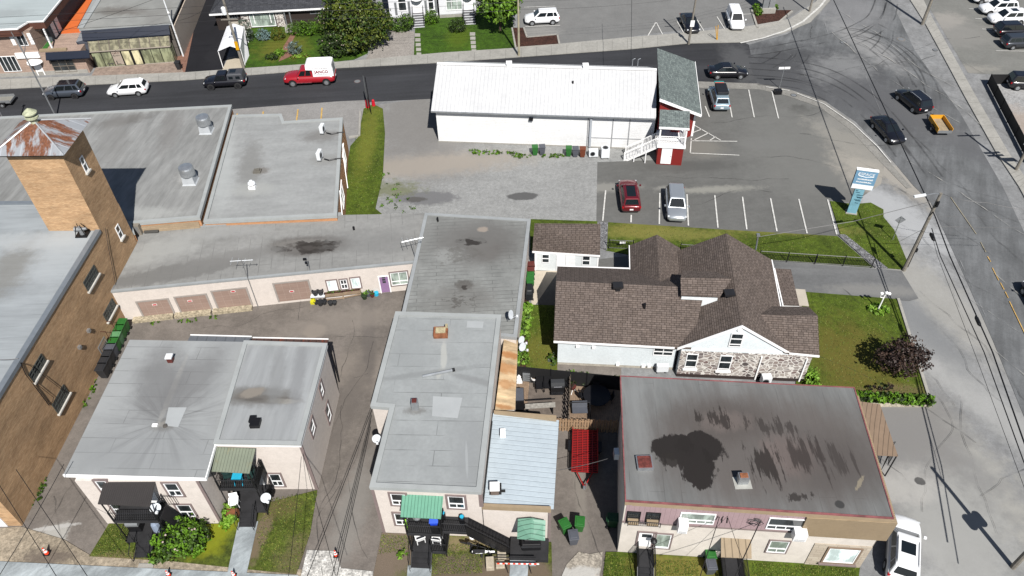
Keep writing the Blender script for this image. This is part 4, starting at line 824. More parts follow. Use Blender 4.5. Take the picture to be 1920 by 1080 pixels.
# ---------------------------------------------------------------- brown shingled house
ms_brown = shingle('brown_shingles', S(130, 118, 112), S(113, 102, 96), S(60, 52, 48), .36, .17)
m_vinyl = siding('pale_blue_vinyl', S(228, 236, 240, .8), .12, .9)
m_stone = stonem('rubble_stone')
he = 3.15
nh = root('brown_roofed_bungalow', P(1390, 700), 'cross gabled bungalow with brown shingles and rubble stone front wall', 'house')
gL, gR = P(1270, 653, he), P(1480, 661, he); NG = Wall(gL, gR)
ua, za = NG.at(1391.7, 610.8); apF = NG.pt(ua, za)
bL, bR = P(1262, 473, he), P(1447, 487, he); NB = Wall(bL, bR, (0, 0, 0)); zaB = za
apB = P(1361.7, 437.5, za)
o1 = nW*0
mb = MB()
slabpoly(mb, [gL, apF, apB, bL]); slabpoly(mb, [apF, gR, bR, apB])
# west wing
wl, wr = P(1038, 640, he), P(1265, 652, he); wfl, wfr = P(1045, 499, he), P(1262, 508, he)
ym = (wl.y+wfl.y)/2; zrw = zat((wl.x+wfl.x)/2, ym, 527); rw0 = V(((wl.x+wfl.x)/2, ym, zrw)); rwd = (wr-wl).normalized(); rw1 = rw0+rwd*10.6
slabpoly(mb, [wl, wr+rwd*1.2, rw1+rwd*.6, rw0]); slabpoly(mb, [rw0, rw1+rwd*.6, wfr+rwd*1.5, wfl])
# rear gable
rl, rr = P(1180, 460, he), P(1275, 465, he); zrg = 4.85
apR = P(1232, 440, zrg); rd = (V((P(1181, 503, he).x, P(1181, 503, he).y, he))-rl); rdn = rd.normalized()
slabpoly(mb, [rl, apR, apR+rdn*6., rl+rdn*3.6]); slabpoly(mb, [apR, rr, rr+rdn*5.5, apR+rdn*6.])
# dormer
def zroof(a, b, c, px):
    n = (b-a).cross(c-a); r = ray(*px); o = V((0, 0, H)); k = n.dot(a-o)/n.dot(r); return o+r*k
ez = zroof(wl, wr, rw0, (1278, 563)).z+.62; dz = ez+.7
d0, d1 = P(1276, 521, dz), P(1372, 522, dz); e0, e1 = P(1277, 553, ez), P(1350, 556, ez); f0, f1 = P(1280, 507, ez+.05), P(1340, 509, ez+.05)
slabpoly(mb, [d0, d1, e1, e0]); slabpoly(mb, [d0, f0, f1, d1])
# front right wing
g0, g1 = P(1425, 590, 4.6), P(1533.5, 592, 4.6); s0, s1 = P(1470, 661, he), P(1536.7, 667.5, he); n0, n1 = P(1440, 574, 3.75), P(1516, 575, 3.75)
slabpoly(mb, [g0, g1, s1, s0]); slabpoly(mb, [g0, n0, n1, g1])
mb.build('roof', [ms_brown], nh)
pp_ = PP([(1452, 503), (1483, 505), (1499, 574), (1468, 573)], 2.95)
part('porch_roof', [ms_brown, m_white], nh, lambda b: slabpoly(b, pp_, .15, 0, 1))
part('porch_post', m_white, nh, lambda b: [b.cyl((p.x-.1, p.y, 0), (p.x-.1, p.y, 2.65), .07, .07, 6) for p in pp_[1:3]])
WS = Wall(P(1270, 705), P(1505, 715)); WV = Wall(P(1045, 683), P(1262, 693))
stp = [WS.pt(-.1, 0), WS.pt(WS.L, 0), WS.pt(WS.L, 0)-WS.n*3.2, V((gR.x-.5, gR.y+3., 0)), V((bR.x-.5, bR.y-.4, 0)), V((bL.x+.4, bL.y-.4, 0)), WS.pt(-.1, 0)-WS.n*1.]
part('wall', m_vinyl, nh, lambda b: b.prism(inset(stp, .02), -.05, he-.1))
part('stone_wall', m_stone, nh, lambda b: WS.slab(b, -.1, WS.L, .35, 2.92, -.02, .04))
part('plinth', simple('dark_plinth', S(60, 48, 46), .9), nh, lambda b: WS.slab(b, -.1, WS.L, -.05, .35, -.02, .05))
part('gable_wall', m_vinyl, nh, lambda b: (b.face([NG.pt(.3, 2.9, -.1), NG.pt((gR-gL).length-.3, 2.9, -.1), NG.pt((gR-gL).length-.3, he-.02, -.1), NG.pt(ua, za-.2, -.1), NG.pt(.3, he-.02, -.1)])))
part('west_wall', m_vinyl, nh, lambda b: b.prism([WV.pt(0, 0), WV.pt(WV.L, 0), WV.pt(WV.L, 0)-WV.n*7.6, WV.pt(0, 0)-WV.n*7.6], .25, he-.08))
part('foundation', surf('cream_foundation', S(196, 190, 178), [(2, .1)], speck=.1), nh, lambda b: b.prism([WV.pt(.02, 0), WV.pt(WV.L, 0), WV.pt(WV.L, 0)-WV.n*7.5, WV.pt(.02, 0)-WV.n*7.5], -.05, .25))
part('west_gable', m_vinyl, nh, lambda b: b.face([wl+V((.3, .3, -.1)), rw0+V((.3, 0, -.15)), wfl+V((.3, -.3, -.1))]))
part('rear_wall', m_vinyl, nh, lambda b: b.prism([V((rl.x+.3, rl.y-.3, 0)), V((rr.x-.3, rr.y-.3, 0)), V((rr.x-.3, rr.y-4, 0)), V((rl.x+.3, rl.y-4, 0))], -.05, he-.1))
part('rear_gable', m_vinyl, nh, lambda b: (b.face([rl+V((.1, -.3, -.1)), apR+V((0, -.3, -.12)), rr+V((-.1, -.3, -.1))]), b.face([bL+V((.1, -.3, -.1)), apB+V((0, -.3, -.12)), bR+V((-.1, -.3, -.1))])))
dk = part('dormer', siding('dormer_siding', S(236, 242, 244, .85), .12, .85), nh, lambda b: (b.prism([V((e0.x+.1, e0.y+.12, 0)), V((e1.x-.1, e1.y+.12, 0)), V((f1.x-.1, f1.y-.1, 0)), V((f0.x+.1, f0.y-.1, 0))], 3., ez-.06), b.face([e0+V((.12, .1, -.05)), d0+V((.12, 0, -.08)), f0+V((.12, -.1, -.05))])))
def _gut(b):
    for a_, c in ((wl, wr), (wfl, P(1181, 503, he)), (rl, rl+rdn*3.5), (bR, gR), (s0+(s1-s0)*.15, s1), (P(1452, 503, 2.95), P(1468, 573, 2.95))):
        d = (c-a_); n = V((d.y, -d.x, 0)).normalized()*.09; b.ob(a_-n*.5+V((0, 0, -.13)), d, n, (0, 0, .15))
    for a_, c in ((gL, apF), (apF, gR)):
        b.ob(a_+V((0, -.03, -.2)), c-a_, (0, .06, 0), (0, 0, .24))
part('gutter', m_white, nh, _gut)
part('downspout', m_white, nh, lambda b: [WS.slab(b, WS.at(x, 690)[0]-.05, WS.at(x, 690)[0]+.05, .1, 2.7, .05, .14) for x in (1421, 1506)])
for W_, tl, br, rows in ((WS, (1288, 662), (1304, 690), ((.12, 1), (.44, 1), (.44, 1))), (WS, (1351, 665), (1367, 694), ((.12, 1), (.44, 1), (.44, 1)))):
    window(nh, W_, tl, br, rows, o=.05, sill=m_white)
window(nh, NG, (1372, 626), (1389, 652), ((.2, 1), (.4, 1), (.4, 1)), o=-.07)
window(nh, WV, (1226, 651), (1261, 667), ((.5, 2), (.5, 2)), o=.01)
u, z = NG.at(1388, 620); part('gable_vent', m_white, nh, lambda b: b.cyl(NG.pt(u, z, -.1), NG.pt(u, z, -.02), .2, .2, 14))
for x, y in ((1083, 648), (1113, 650), (1158, 682), (1206, 685), (1217, 685)):
    u, z = WV.at(x, y); part('wall_vent', m_white, nh, lambda b: WV.slab(b, u-.13, u+.13, z-.1, z+.1, 0, .16))
# ---------------------------------------------------------------- garden shed
SW = Wall(P(1003, 507), P(1120, 511)); 
shd = root('garden_shed', P(1060, 507), 'small pale shed with brown shingle roof and white double doors', 'shed')
sL, sR = P(998, 471, 2.1), P(1125, 479, 2.1); zs = 4.85; rL, rR = P(1002, 415, zs), P(1126, 419, zs)
rL.y = (rL.y+rR.y)/2; rR.y = rL.y-.3
bkL, bkR = rL+(rL-sL), rR+(rR-sR); bkL.z = bkR.z = 2.1
part('roof', ms_brown, shd, lambda b: (slabpoly(b, [sL, sR, rR, rL]), slabpoly(b, [rL, rR, bkR, bkL])))
sp2 = [SW.pt(0, 0), SW.pt(SW.L, 0), V((SW.pt(SW.L, 0).x, bkR.y-.3, 0)), V((SW.pt(0, 0).x, bkL.y-.3, 0))]
part('wall', siding('shed_vinyl', S(230, 236, 238, .8), .12, .86), shd, lambda b: b.prism(sp2, -.05, 2.06))
part('gable', siding('shed_gable_vinyl', S(230, 236, 238, .8), .12, .86), shd, lambda b: (b.face([sL+V((.15, .2, -.1)), rL+V((.15, 0, -.15)), bkL+V((.15, -.2, -.1))]), b.face([sR+V((-.15, .2, -.1)), rR+V((-.15, 0, -.15)), bkR+V((-.15, -.2, -.1))])))
part('gutter', m_white, shd, lambda b: b.ob(sL+V((0, -.08, -.12)), sR-sL, (0, .1, 0), (0, 0, .14)))
part('corner_board', m_white, shd, lambda b: (SW.slab(b, -.02, .1, 0, 2.05, -.02, .03), SW.slab(b, SW.L-.1, SW.L+.02, 0, 2.05, -.02, .03)))
for tl, br in (((1016, 476), (1030, 492.5)), ((1092, 479), (1106, 497))): window(shd, SW, tl, br, ((.5, 1), (.5, 1)), o=.01, fw=.06)
for a_, c in ((1043.5, 1060.5), (1061, 1078.5)):
    u0, z1 = SW.at(a_, 478); u1, _ = SW.at(c, 480)
    part('door', siding('white_plank_door', (.74, .75, .76, 1), .45, .9), shd, lambda b: SW.slab(b, u0, u1, .08, z1, -.02, .05))

m_felt = surf('pale_felt_patch', S(186, 190, 192), [(.8, .06)], rough=.8)
part('roof_patch', m_felt, hou, lambda b: b.prism(PP([(316, 764), (350, 764), (334, 801), (309, 798)], 5.4), 5.39, 5.412)); part('roof_patch', m_felt, cen, lambda b: b.prism(PP([(812, 743), (867, 746), (858, 784), (810, 780)], 5.57), 5.56, 5.582)); part('roof_patch', m_felt, cen, lambda b: b.prism(PP([(876, 602), (907, 603), (905, 615), (875, 614)], 5.57), 5.56, 5.582))
# ---------------------------------------------------------------- white metal clad hall with the red front block
whi = root('white_metal_hall', P(1030, 285), 'long white metal clad hall with ribbed gable roof beside the gravel yard', 'building')
E0, E1 = P(808, 208, 4), P(1230, 222, 4); zwr = 6.5; R0, R1 = P(815, 119, zwr), P(1230, 134, zwr)
dE = (E1-E0).normalized(); nE = V((-dE.y, dE.x, 0)); Lw = (E1-E0).length; run = (R0-E0).dot(nE)
R0 = E0+nE*run+V((0, 0, 2.5))+dE*-.0; R1 = E1+nE*run+V((0, 0, 2.5)); B0, B1 = E0+nE*2*run, E1+nE*2*run
m_whrib = metalroof('white_ribbed_metal', (.45, .455, .465, 1), .4, .4, .88)
part('roof', m_whrib, whi, lambda b: (slabpoly(b, [E0, E1, R1, R0], .08), slabpoly(b, [R0, R1, B1, B0], .08)))
ww = [E0+nE*.4+dE*.4, E1+nE*.4, B1-nE*.4, B0-nE*.4+dE*.4]
m_whsid = siding('white_lap_siding', (.68, .685, .69, 1), .2, .88)
part('wall', m_whsid, whi, lambda b: b.prism(ww, .12, 3.9))
part('plinth', m_concrete, whi, lambda b: b.prism(inset(ww, -.03), -.05, .14))
part('gable', m_whsid, whi, lambda b: b.face([V((ww[0].x, ww[0].y, 3.85)), R0+dE*.4+V((0, 0, -.1)), V((ww[3].x, ww[3].y, 3.85))]))
part('ridge_cap', m_white, whi, lambda b: b.ob(R0-nE*.2+V((0, 0, .0)), R1-R0, nE*.4, (0, 0, .06)))
WH = Wall(ww[0], ww[1])
part('gutter', m_galv, whi, lambda b: b.ob(E0-nE*.1+V((0, 0, -.14)), E1-E0, nE*.12, (0, 0, .13)))
part('snow_rail', m_galv, whi, lambda b: [b.tube([E0+dE*u_+nE*.5+V((0, 0, .2+.1)), E0+dE*(u_+1)+nE*.5+V((0, 0, .3))], .03, 4) for u_ in (15.2, 16.2, 17.2, 18.2, 19.2, 20.2, 21.2)]+[b.tube([E0+dE*u_+nE*.5+V((0, 0, .15)), E0+dE*u_+nE*.5+V((0, 0, .32))], .025, 4) for u_ in (15.2, 16.2, 17.2, 18.2, 19.2, 20.2, 21.2, 22.2)])
def _wd(b):
    for px in (1101, 1147, 1178): u = WH.at(px, 260)[0]; WH.slab(b, u-.05, u+.05, .14, 3.85, .0, .05)
    u0, u1 = WH.at(1101, 268)[0], WH.at(1215, 270)[0]; WH.slab(b, u0, u1, 1.2, 1.26, 0, .04)
part('wall_trim', simple('grey_seam_trim', S(176, 178, 182), .5), whi, _wd)
part('wall_step', simple('pale_corner_board', S(196, 202, 210), .5), whi, lambda b: WH.slab(b, WH.at(1105, 250)[0], WH.at(1109, 250)[0], .14, 3.85, .0, .25))
u, z = WH.at(996, 222); part('wall_lamp', m_black, whi, lambda b: WH.slab(b, u-.2, u+.2, z-.12, z+.12, 0, .3))
for x in (954, 1098):
    p = P(x, 124, 6.6); t = R0+dE*((p-R0).dot(dE)); part('ridge_vent', m_white, whi, lambda b: (b.box(t+V((0, 0, -.1)), .5, .5, .4, 0), b.box(t+V((0, 0, .3)), .62, .62, .1, 0)))
p = P(1074, 157, 5.6); part('roof_pipe', m_black, whi, lambda b: b.cyl(p+V((0, 0, -.3)), p+V((0, 0, .3)), .1, .1, 8))
part('service_mast', m_galv, whi, lambda b: [b.tube([P(x, 128, 6.), P(x, 128, 6.)+V((0, 0, 1.)), P(x, 128, 6.)+V((.25, 0, 1.1))], .04, 5) for x in (1185, 1195)])
# front block
red = root('red_entrance_block', P(1265, 290), 'red sided block with grey shingle roof and white balcony beside the white hall', 'building')
zL, zRt = 6.3, 3.1
q0, q1, q2, q3 = P(1232, 90, zL), P(1303, 116, zRt), P(1315, 215, zRt), P(1237, 185, zL)
m_greysh = shingle('grey_shingles', S(146, 158, 156), S(120, 130, 130), S(66, 72, 74), .4, .2)
part('roof', m_greysh, red, lambda b: slabpoly(b, [q0, q1, q2, q3], .15))
m_red = siding('red_lap_siding', S(150, 46, 42), .16, .72)
fA, fB = P(1297, 258), None
def low_(p, dx, dy): return V((p.x+dx, p.y+dy, 0))
rw_ = [low_(q3, .25, .5), low_(q2, -.35, .9), low_(q1, -.35, -.5), low_(q0, .25, -.5)]
def _rw(b):
    i = len(b.v); zz = [zL-.5, zRt-.05, zRt-.05, zL-.5]
    b.v += [V((p.x, p.y, 0)) for p in rw_]+[V((p.x, p.y, z_)) for p, z_ in zip(rw_, zz)]
    for f in ((0, 1, 5, 4), (1, 2, 6, 5), (2, 3, 7, 6), (3, 0, 4, 7), (4, 5, 6, 7)): b.f.append(tuple(i+k for k in f)); b.mi.append(0)
part('wall', m_red, red, _rw)
part('rake_trim', m_white, red, lambda b: (b.ob(q3+V((0, -.05, -.28)), q2-q3, (0, .06, 0), (0, 0, .3)), b.ob(q2+V((0, 0, -.2)), q1-q2, (.06, 0, 0), (0, 0, .24))))
part('corner_board', m_white, red, lambda b: b.box((rw_[1].x-.05, rw_[1].y-.03, 0), .22, .2, zRt-.2))
# porch: storage base, balcony, little roof, stair
c0, c1 = P(1230, 308), P(1277, 310.5); PWl = Wall(c0, c1); dp = PWl.t; npz = PWl.n; wdp = (c1-c0).length; dep = 2.1
bx = [PWl.pt(0, 0), PWl.pt(wdp, 0), PWl.pt(wdp, 0)-npz*3., PWl.pt(0, 0)-npz*3.]
part('store_room', m_red, red, lambda b: b.prism(bx, -.02, 2.1))
door(red, PWl, (1242, 276), (1257, 307), m_white)
part('balcony', m_white, red, lambda b: b.prism(inset(bx, -.15), 2.1, 2.35))
def _br(b):
    o_ = inset(bx, .0)
    for a_, c in ((o_[0], o_[1]), (o_[1], o_[1]-npz*2.4)): rail(b, a_, c, 2.35, 1., .16, .022, .04)
    for a_ in (o_[0], o_[1], o_[1]-npz*2.2): b.box((a_.x, a_.y, 2.35), .14, .14, 2.1)
part('railing', m_white, red, _br)
pq = [P(1236, 238, 4.5), P(1293, 241, 4.5), P(1293.5, 208.5, 5.), P(1237.5, 205, 5.)]
part('porch_roof', m_greysh, red, lambda b: slabpoly(b, pq, .14))
part('porch_fascia', m_white, red, lambda b: b.ob(pq[0]+V((0, -.05, -.2)), pq[1]-pq[0], (0, .06, 0), (0, 0, .22)))
part('balcony_door', m_redtrim, red, lambda b: b.ob(bx[3]+dp*1.2+npz*.55+V((0, 0, 2.36)), dp*.9, npz*.05, (0, 0, 1.9)))
st0, st1 = bx[0]+V((0, 0, 2.3)), P(1170, 301, 0)
def _st(b):
    d = V((st1.x-st0.x, st1.y-st0.y, 0)); Ls = d.length; d.normalize(); s_ = V((-d.y, d.x, 0)); s_ = -s_ if s_.y < 0 else s_
    for k in range(12):
        f = k/12; b.ob(st0+d*Ls*f+V((0, 0, -2.3*f-.19)), d*Ls/12*1.1, s_*1.05, (0, 0, .05))
    for o_ in (0, 1.05):
        a_, c = st0+s_*o_, V((st1.x, st1.y, .05))+s_*o_
        b.ob(a_+V((0, 0, -.32)), c-a_, s_*.05, (0, 0, .32)); b.ob(a_+V((0, 0, .9)), c-a_, s_*.06, (0, 0, .08))
        for k in range(25):
            p_ = a_.lerp(c, k/24); b.box(p_+V((0, 0, -.05)), .05 if k % 12 else .11, .05 if k % 12 else .11, .98)
    for f in (.35, .7):
        p_ = st0.lerp(V((st1.x, st1.y, 0)), f); b.cyl((p_.x, p_.y, 0), (p_.x, p_.y, p_.z-.1), .06, .06, 6)
part('stair', m_white, red, _st)
# ---------------------------------------------------------------- store row at the top left
st = root('glass_fronted_store', P(255, 128), 'low store with a sloped glass front, black awning band and flat grey roof', 'store')
SF = Wall(P(181, 128.5), P(330, 117.5)); zs_ = 4.4
tl_, tr_ = SF.pt(-.6, 0)-SF.n*1.6, SF.pt(SF.L+.3, 0)-SF.n*1.6
sback = SF.n*-24
m_strroof = surf('store_roof_membrane', S(158, 159, 156), [(.1, .08), (.6, .1)], [(215, 22, 2.5, 1, -10, S(112, 108, 102), .7, 1.3, .8), (245, 20, 3, 1, -20, S(124, 120, 116), .6, 1.3, .8), (300, 30, 1.5, 3, 0, S(140, 139, 136), .6, 1.2, .8)], 4.4)
part('wall', simple('dark_grey_wall', S(112, 106, 100), .9), st, lambda b: b.prism([tl_, tr_, tr_+sback, tl_+sback], -.05, zs_-.15))
part('roof', [m_strroof, m_copgrey], st, lambda b: b.prism(inset([tl_, tr_, tr_+sback, tl_+sback], -.15), zs_-.2, zs_, 0, 1))
part('west_coping', m_coplight, st, lambda b: b.ob(tl_+V((-.2, .2, zs_)), sback*.95, SF.t*.5, (0, 0, .12)))
m_awn = simple('navy_awning_sheet', (.008, .012, .024, 1), .35, .1)
part('awning_band', m_awn, st, lambda b: slabpoly(b, [SF.pt(-.55, 4.35)-SF.n*1.5, SF.pt(SF.L+.2, 4.35)-SF.n*1.5, SF.pt(SF.L+.2, 3.35)-SF.n*.75, SF.pt(-.55, 3.35)-SF.n*.75][::-1], .15))
part('awning_return', m_awn, st, lambda b: slabpoly(b, [SF.pt(-.55, 4.3)-SF.n*1.5, SF.pt(-1.3, 3.3)-SF.n*.6, SF.pt(-.9, 2.2)-SF.n*.3, SF.pt(-.1, 2.2)-SF.n*.3, SF.pt(-.1, 3.4)-SF.n*.9], .1))
m_bay = glassm('olive_tinted_glass', S(120, 116, 96), .12); m_bay2 = glassm('sage_tinted_glass', S(122, 126, 100), .12)
# sloped upper lights and upright lower lights
A_ = lambda u, f: SF.pt(u, 2.15+(3.3-2.15)*f)-SF.n*(.12+.75*f)
gb = part('shop_front', m_bay2, st, lambda b: b.prism([SF.pt(0, 0)-SF.n*.12, SF.pt(SF.L, 0)-SF.n*.12, SF.pt(SF.L, 0)-SF.n*1., SF.pt(0, 0)-SF.n*1.], 0, 2.15))
part('sloped_light', m_bay, gb, lambda b: slabpoly(b, [A_(0, 0), A_(SF.L, 0), A_(SF.L, 1), A_(0, 1)], .05))
m_bronze = simple('bronze_mullion', S(150, 140, 128), .5, .3)
def _mu(b):
    for k in range(9):
        u = SF.L*k/8; b.tube([A_(u, 0)+V((0, 0, .03)), A_(u, 1)+V((0, 0, .03))], .06, 4)
    b.tube([SF.pt(0, 2.15), SF.pt(SF.L, 2.15)], .09, 4); b.tube([SF.pt(0, .06, -.08), SF.pt(SF.L, .06, -.08)], .08, 4)
part('glazing_bar', m_bronze, gb, _mu)
part('lower_mullion', m_black, gb, lambda b: [SF.slab(b, u_-.03, u_+.03, .1, 2.1, -.12, -.06) for u_ in (0.05, 1.2, 2.35, 3.5, 5.9, 7.1, 8.2, SF.L-.05)])
part('door_frame', m_black, gb, lambda b: (SF.frame(b, 3.5, 5.85, 0, 2.1, .13, -.12, -.03), SF.slab(b, 4.55, 4.85, .1, 2.0, -.12, -.03)))
part('door_glass', glassm('cream_door_glass', S(176, 170, 138), .15), gb, lambda b: (SF.slab(b, 3.63, 4.55, .13, 1.97, -.12, -.05), SF.slab(b, 4.85, 5.72, .13, 1.97, -.12, -.05)))
part('window_poster', simple('faded_poster', S(186, 172, 158), .5), gb, lambda b: SF.slab(b, 2.4, 3.45, .25, 2.0, -.12, -.09))
m_ink = simple('faded_ink', S(112, 62, 58), .7, var=0); m_ink2 = simple('grey_ink', S(84, 82, 80), .7, var=0)
text('LE SABORD', .17, m_ink, gb, SF.t if SF.t.x > 0 else -SF.t, (0, 0, 1), SF.pt(2.9, 1.78, -.08)); text('BUFFETS', .2, m_ink2, gb, SF.t, (0, 0, 1), SF.pt(2.92, 1.42, -.08))
part('poster_drawing', m_ink2, gb, lambda b: (SF.slab(b, 1.45, 2.2, .42, .5, -.11, -.08), SF.slab(b, 1.6, 1.68, .18, .42, -.11, -.08), SF.slab(b, 2.0, 2.08, .18, .42, -.11, -.08), SF.slab(b, 2.62, 2.72, .3, .8, -.1, -.07), SF.slab(b, 2.62, 3.1, .3, .38, -.1, -.07)))
text('3190', .34, m_black, gb, SF.t, (0, 0, 1), SF.pt(6.3, 1.95, -.05))
part('side_wall', siding('weathered_brown_clapboard', S(214, 198, 182), .26, .7, .9), st, lambda b: b.ob(tr_+V((.3, 0, -.05)), sback*.95, SF.t*.12, (0, 0, 4.)))
# west store with flat and balcony
ws = root('stone_faced_store', P(40, 143), 'two storey pinkish stone faced building with recessed balcony and orange roof deck', 'building')
FW = Wall(P(-60, 148), P(95, 140)); fr = FW.t; z6 = 6.2
ux = FW.at(65, 60)[0]; u9 = FW.L
m_pinkst = brickm('pink_cut_stone', S(196, 170, 154), S(180, 156, 142), S(150, 132, 122), .05, .6, .22)
bk = FW.n*-26
part('wall', m_pinkst, ws, lambda b: b.prism([FW.pt(-8, 0), FW.pt(ux-.6, 0), FW.pt(ux-.6, 0)+bk, FW.pt(-8, 0)+bk], -.05, z6-.6))
part('ground_storey', m_pinkst, ws, lambda b: b.prism([FW.pt(ux-.58, 0), FW.pt(u9+4.8, 0), FW.pt(u9+4.8, 0)+bk, FW.pt(ux-.58, 0)+bk], -.05, 3.0))
m_fasc = siding('red_brown_fascia', S(104, 68, 56), .25, .7, .7, True)
rfp = [FW.pt(-8, 0, .5), FW.pt(ux-1.5, 0, .5), FW.pt(ux-.9, 0, -1.2), FW.pt(ux+.9, 0, -1.2), FW.pt(ux+.9, 0)+bk, FW.pt(-8, 0)+bk]
part('roof', [surf('white_grey_membrane', S(186, 196, 198), [(.15, .06), (.7, .08, .2, 0)], [(10, 25, 3, 1, 0, S(160, 166, 168), .6, 1.2, .8)], 6.2), m_fasc], ws, lambda b: b.prism(rfp, z6-.9, z6, 0, 1))
part('eave_trim', m_white, ws, lambda b: ring(b, inset(rfp, -.03), .14, z6-.1, z6+.06))
part('upper_wall', simple('grey_blue_wall', S(92, 100, 106), .8), ws, lambda b: b.prism([FW.pt(ux-.57, 0, -2.6), FW.pt(ux+.2, 0, -2.6), FW.pt(ux+.2, 0)+bk, FW.pt(ux-.57, 0)+bk], 3, z6-.9))
part('balcony_turf', simple('green_turf', S(58, 120, 46), .95), ws, lambda b: b.prism([FW.pt(ux-.5, 0, -.25), FW.pt(u9+.6, 0, -.25), FW.pt(u9+.6, 0, -2.55), FW.pt(ux-.5, 0, -2.55)], 3.0, 3.05))
part('roof_deck', siding('orange_deck_boards', S(236, 120, 58), .16, .75, .8, True), ws, lambda b: b.prism(PP([(114, 62), (158, 59), (144, 52), (177, -8), (190, -44), (126, -44)], 3.1), 3.0, 3.12))
part('rear_roof', m_copgrey, ws, lambda b: b.prism(PP([(145, 53), (166, 58), (192, 0), (210, -44), (192, -44), (178, -8)], 3.15), 3.0, 3.17))
part('rear_house', siding('orange_brown_cladding', S(150, 74, 44), .2, .6), ws, lambda b: b.prism([FW.pt(ux+.4, 0, -16.4), FW.pt(u9+2.5, 0, -16.4), FW.pt(u9+2.5, 0, -24), FW.pt(ux+.4, 0, -24)], 3.1, 5.4))
part('balcony_parapet', m_tan, ws, lambda b: FW.slab(b, ux-.5, u9+3.2, 3.0, 3.25, -.3, .05))
part('balcony_post', m_white, ws, lambda b: b.box(FW.pt(ux+.7, 3.05, -.8), .16, .16, 2.4))
UW = Wall(FW.pt(ux+.22, 0, -2.6), FW.pt(ux+.22, 0, -8.), (0, 80, 0))
part('balcony_door', m_white, ws, lambda b: (UW.slab(b, .8, 1.7, 3.1, 5.2, 0, .06), UW.slab(b, 2.1, 3., 3.1, 5.2, 0, .06)))
part('awning_band', m_awn, ws, lambda b: slabpoly(b, [FW.pt(FW.at(78, 82)[0], 2.95, .1), FW.pt(FW.at(160, 76)[0], 2.95, .1), FW.pt(FW.at(160, 76)[0], 2.3, .7), FW.pt(FW.at(78, 82)[0], 2.3, .7)], .1))
for tl, br, rows, fr_ in (((27, 63), (55, 85), ((1, 2),), None), ((-6, 106), (42, 133), ((1, 4),), None), ((88, 102), (146, 134), ((.35, 3), (.65, 3)), m_bronze)): window(ws, FW, tl, br, rows, frame=fr_, o=.02)
part('shutter', m_white, ws, lambda b: [FW.slab(b, *sorted((FW.at(x0, 74)[0], FW.at(x1, 74)[0])), FW.at(40, 84)[1], FW.at(40, 63)[1], 0, .06) for x0, x1 in ((20, 27), (55, 62))])
part('sign_board', m_white, ws, lambda b: FW.slab(b, FW.at(30, 103)[0], FW.at(75, 103)[0], FW.at(50, 108)[1], FW.at(50, 98)[1], 0, .2))
door(ws, FW, (62, 117), (86, 144), m_white, trim=m_white)
u, z = FW.at(63, 116); part('door_canopy', m_white, ws, lambda b: b.lathe(FW.pt(u+.2, z, .05), [(.95, 0), (.9, .15), (.55, .34), (.05, .4)], 14))
part('base_course', m_concrete, ws, lambda b: FW.slab(b, -2, u9+4.6, 0, .5, -.02, .06))
# grey roofed bungalow
bu = root('grey_roofed_bungalow', P(520, 50), 'bungalow with dark grey shingle roof and wide picture window behind round shrubs', 'house')
ba, bb = P(392, 26.7, 2.5), P(640, 13, 2.5); bd = (bb-ba).normalized(); bn = V((-bd.y, bd.x, 0))
rz_ = 4.2
m_dgsh = shingle('charcoal_shingles', S(86, 88, 94), S(70, 72, 78), S(40, 40, 44), .5, .22)
part('roof', m_dgsh, bu, lambda b: (slabpoly(b, [ba, bb, bb+bn*4.6+V((0, 0, 1.7)), ba+bn*4.6+bd*3+V((0, 0, 1.7))], .12), slabpoly(b, [ba+bn*4.6+bd*3+V((0, 0, 1.7)), bb+bn*4.6+V((0, 0, 1.7)), bb+bn*9.2, ba+bn*9.2], .12), slabpoly(b, [ba, ba+bn*4.6+bd*3+V((0, 0, 1.7)), ba+bn*9.2], .12)))
part('eave_trim', m_white, bu, lambda b: b.ob(ba+V((0, -.05, -.2)), bb-ba, (0, .06, 0), (0, 0, .22)))
bw = [V((p.x, p.y, 0)) for p in (ba+bn*.5+bd*.5, bb+bn*.5, bb+bn*8.8, ba+bn*8.8+bd*.5)]
part('wall', simple('dark_brown_siding', S(58, 48, 44), .8), bu, lambda b: b.prism(bw, -.05, 2.42))
BW = Wall(bw[0], bw[1])
part('stone_panel', stonem('field_stone'), bu, lambda b: [BW.slab(b, BW.at(x0, 40)[0], BW.at(x1, 40)[0], 0, 2.4, 0, .1) for x0, x1 in ((454, 468), (519, 534))])
part('front_wall', simple('cream_render', S(206, 198, 184), .8), bu, lambda b: BW.slab(b, BW.at(428, 40)[0], BW.at(456, 40)[0], 0, 1.1, 0, .08))
window(bu, BW, (466, 27), (519, 48), ((1, 1),), glass=m_curtain, o=.06, fw=.09)
part('mullion', m_white, bu, lambda b: [BW.slab(b, BW.at(x, 36)[0]-.06, BW.at(x, 36)[0]+.06, .7, 2.3, .05, .13) for x in (477, 508)])
window(bu, BW, (428, 25), (447, 34), ((1, 3),), frame=m_greymetal, o=.02)
window(bu, BW, (580, 18), (604, 25), ((1, 2),), frame=m_greymetal, o=.02)
part('porch_column', m_greymetal, bu, lambda b: [b.box(BW.pt(BW.at(x, 30)[0], 0, .3), .15, .15, 2.4) for x in (535, 545)])
raised('porch_step', [(532, 34), (542, 33), (550, 62), (536, 63)], m_concrete, .35)
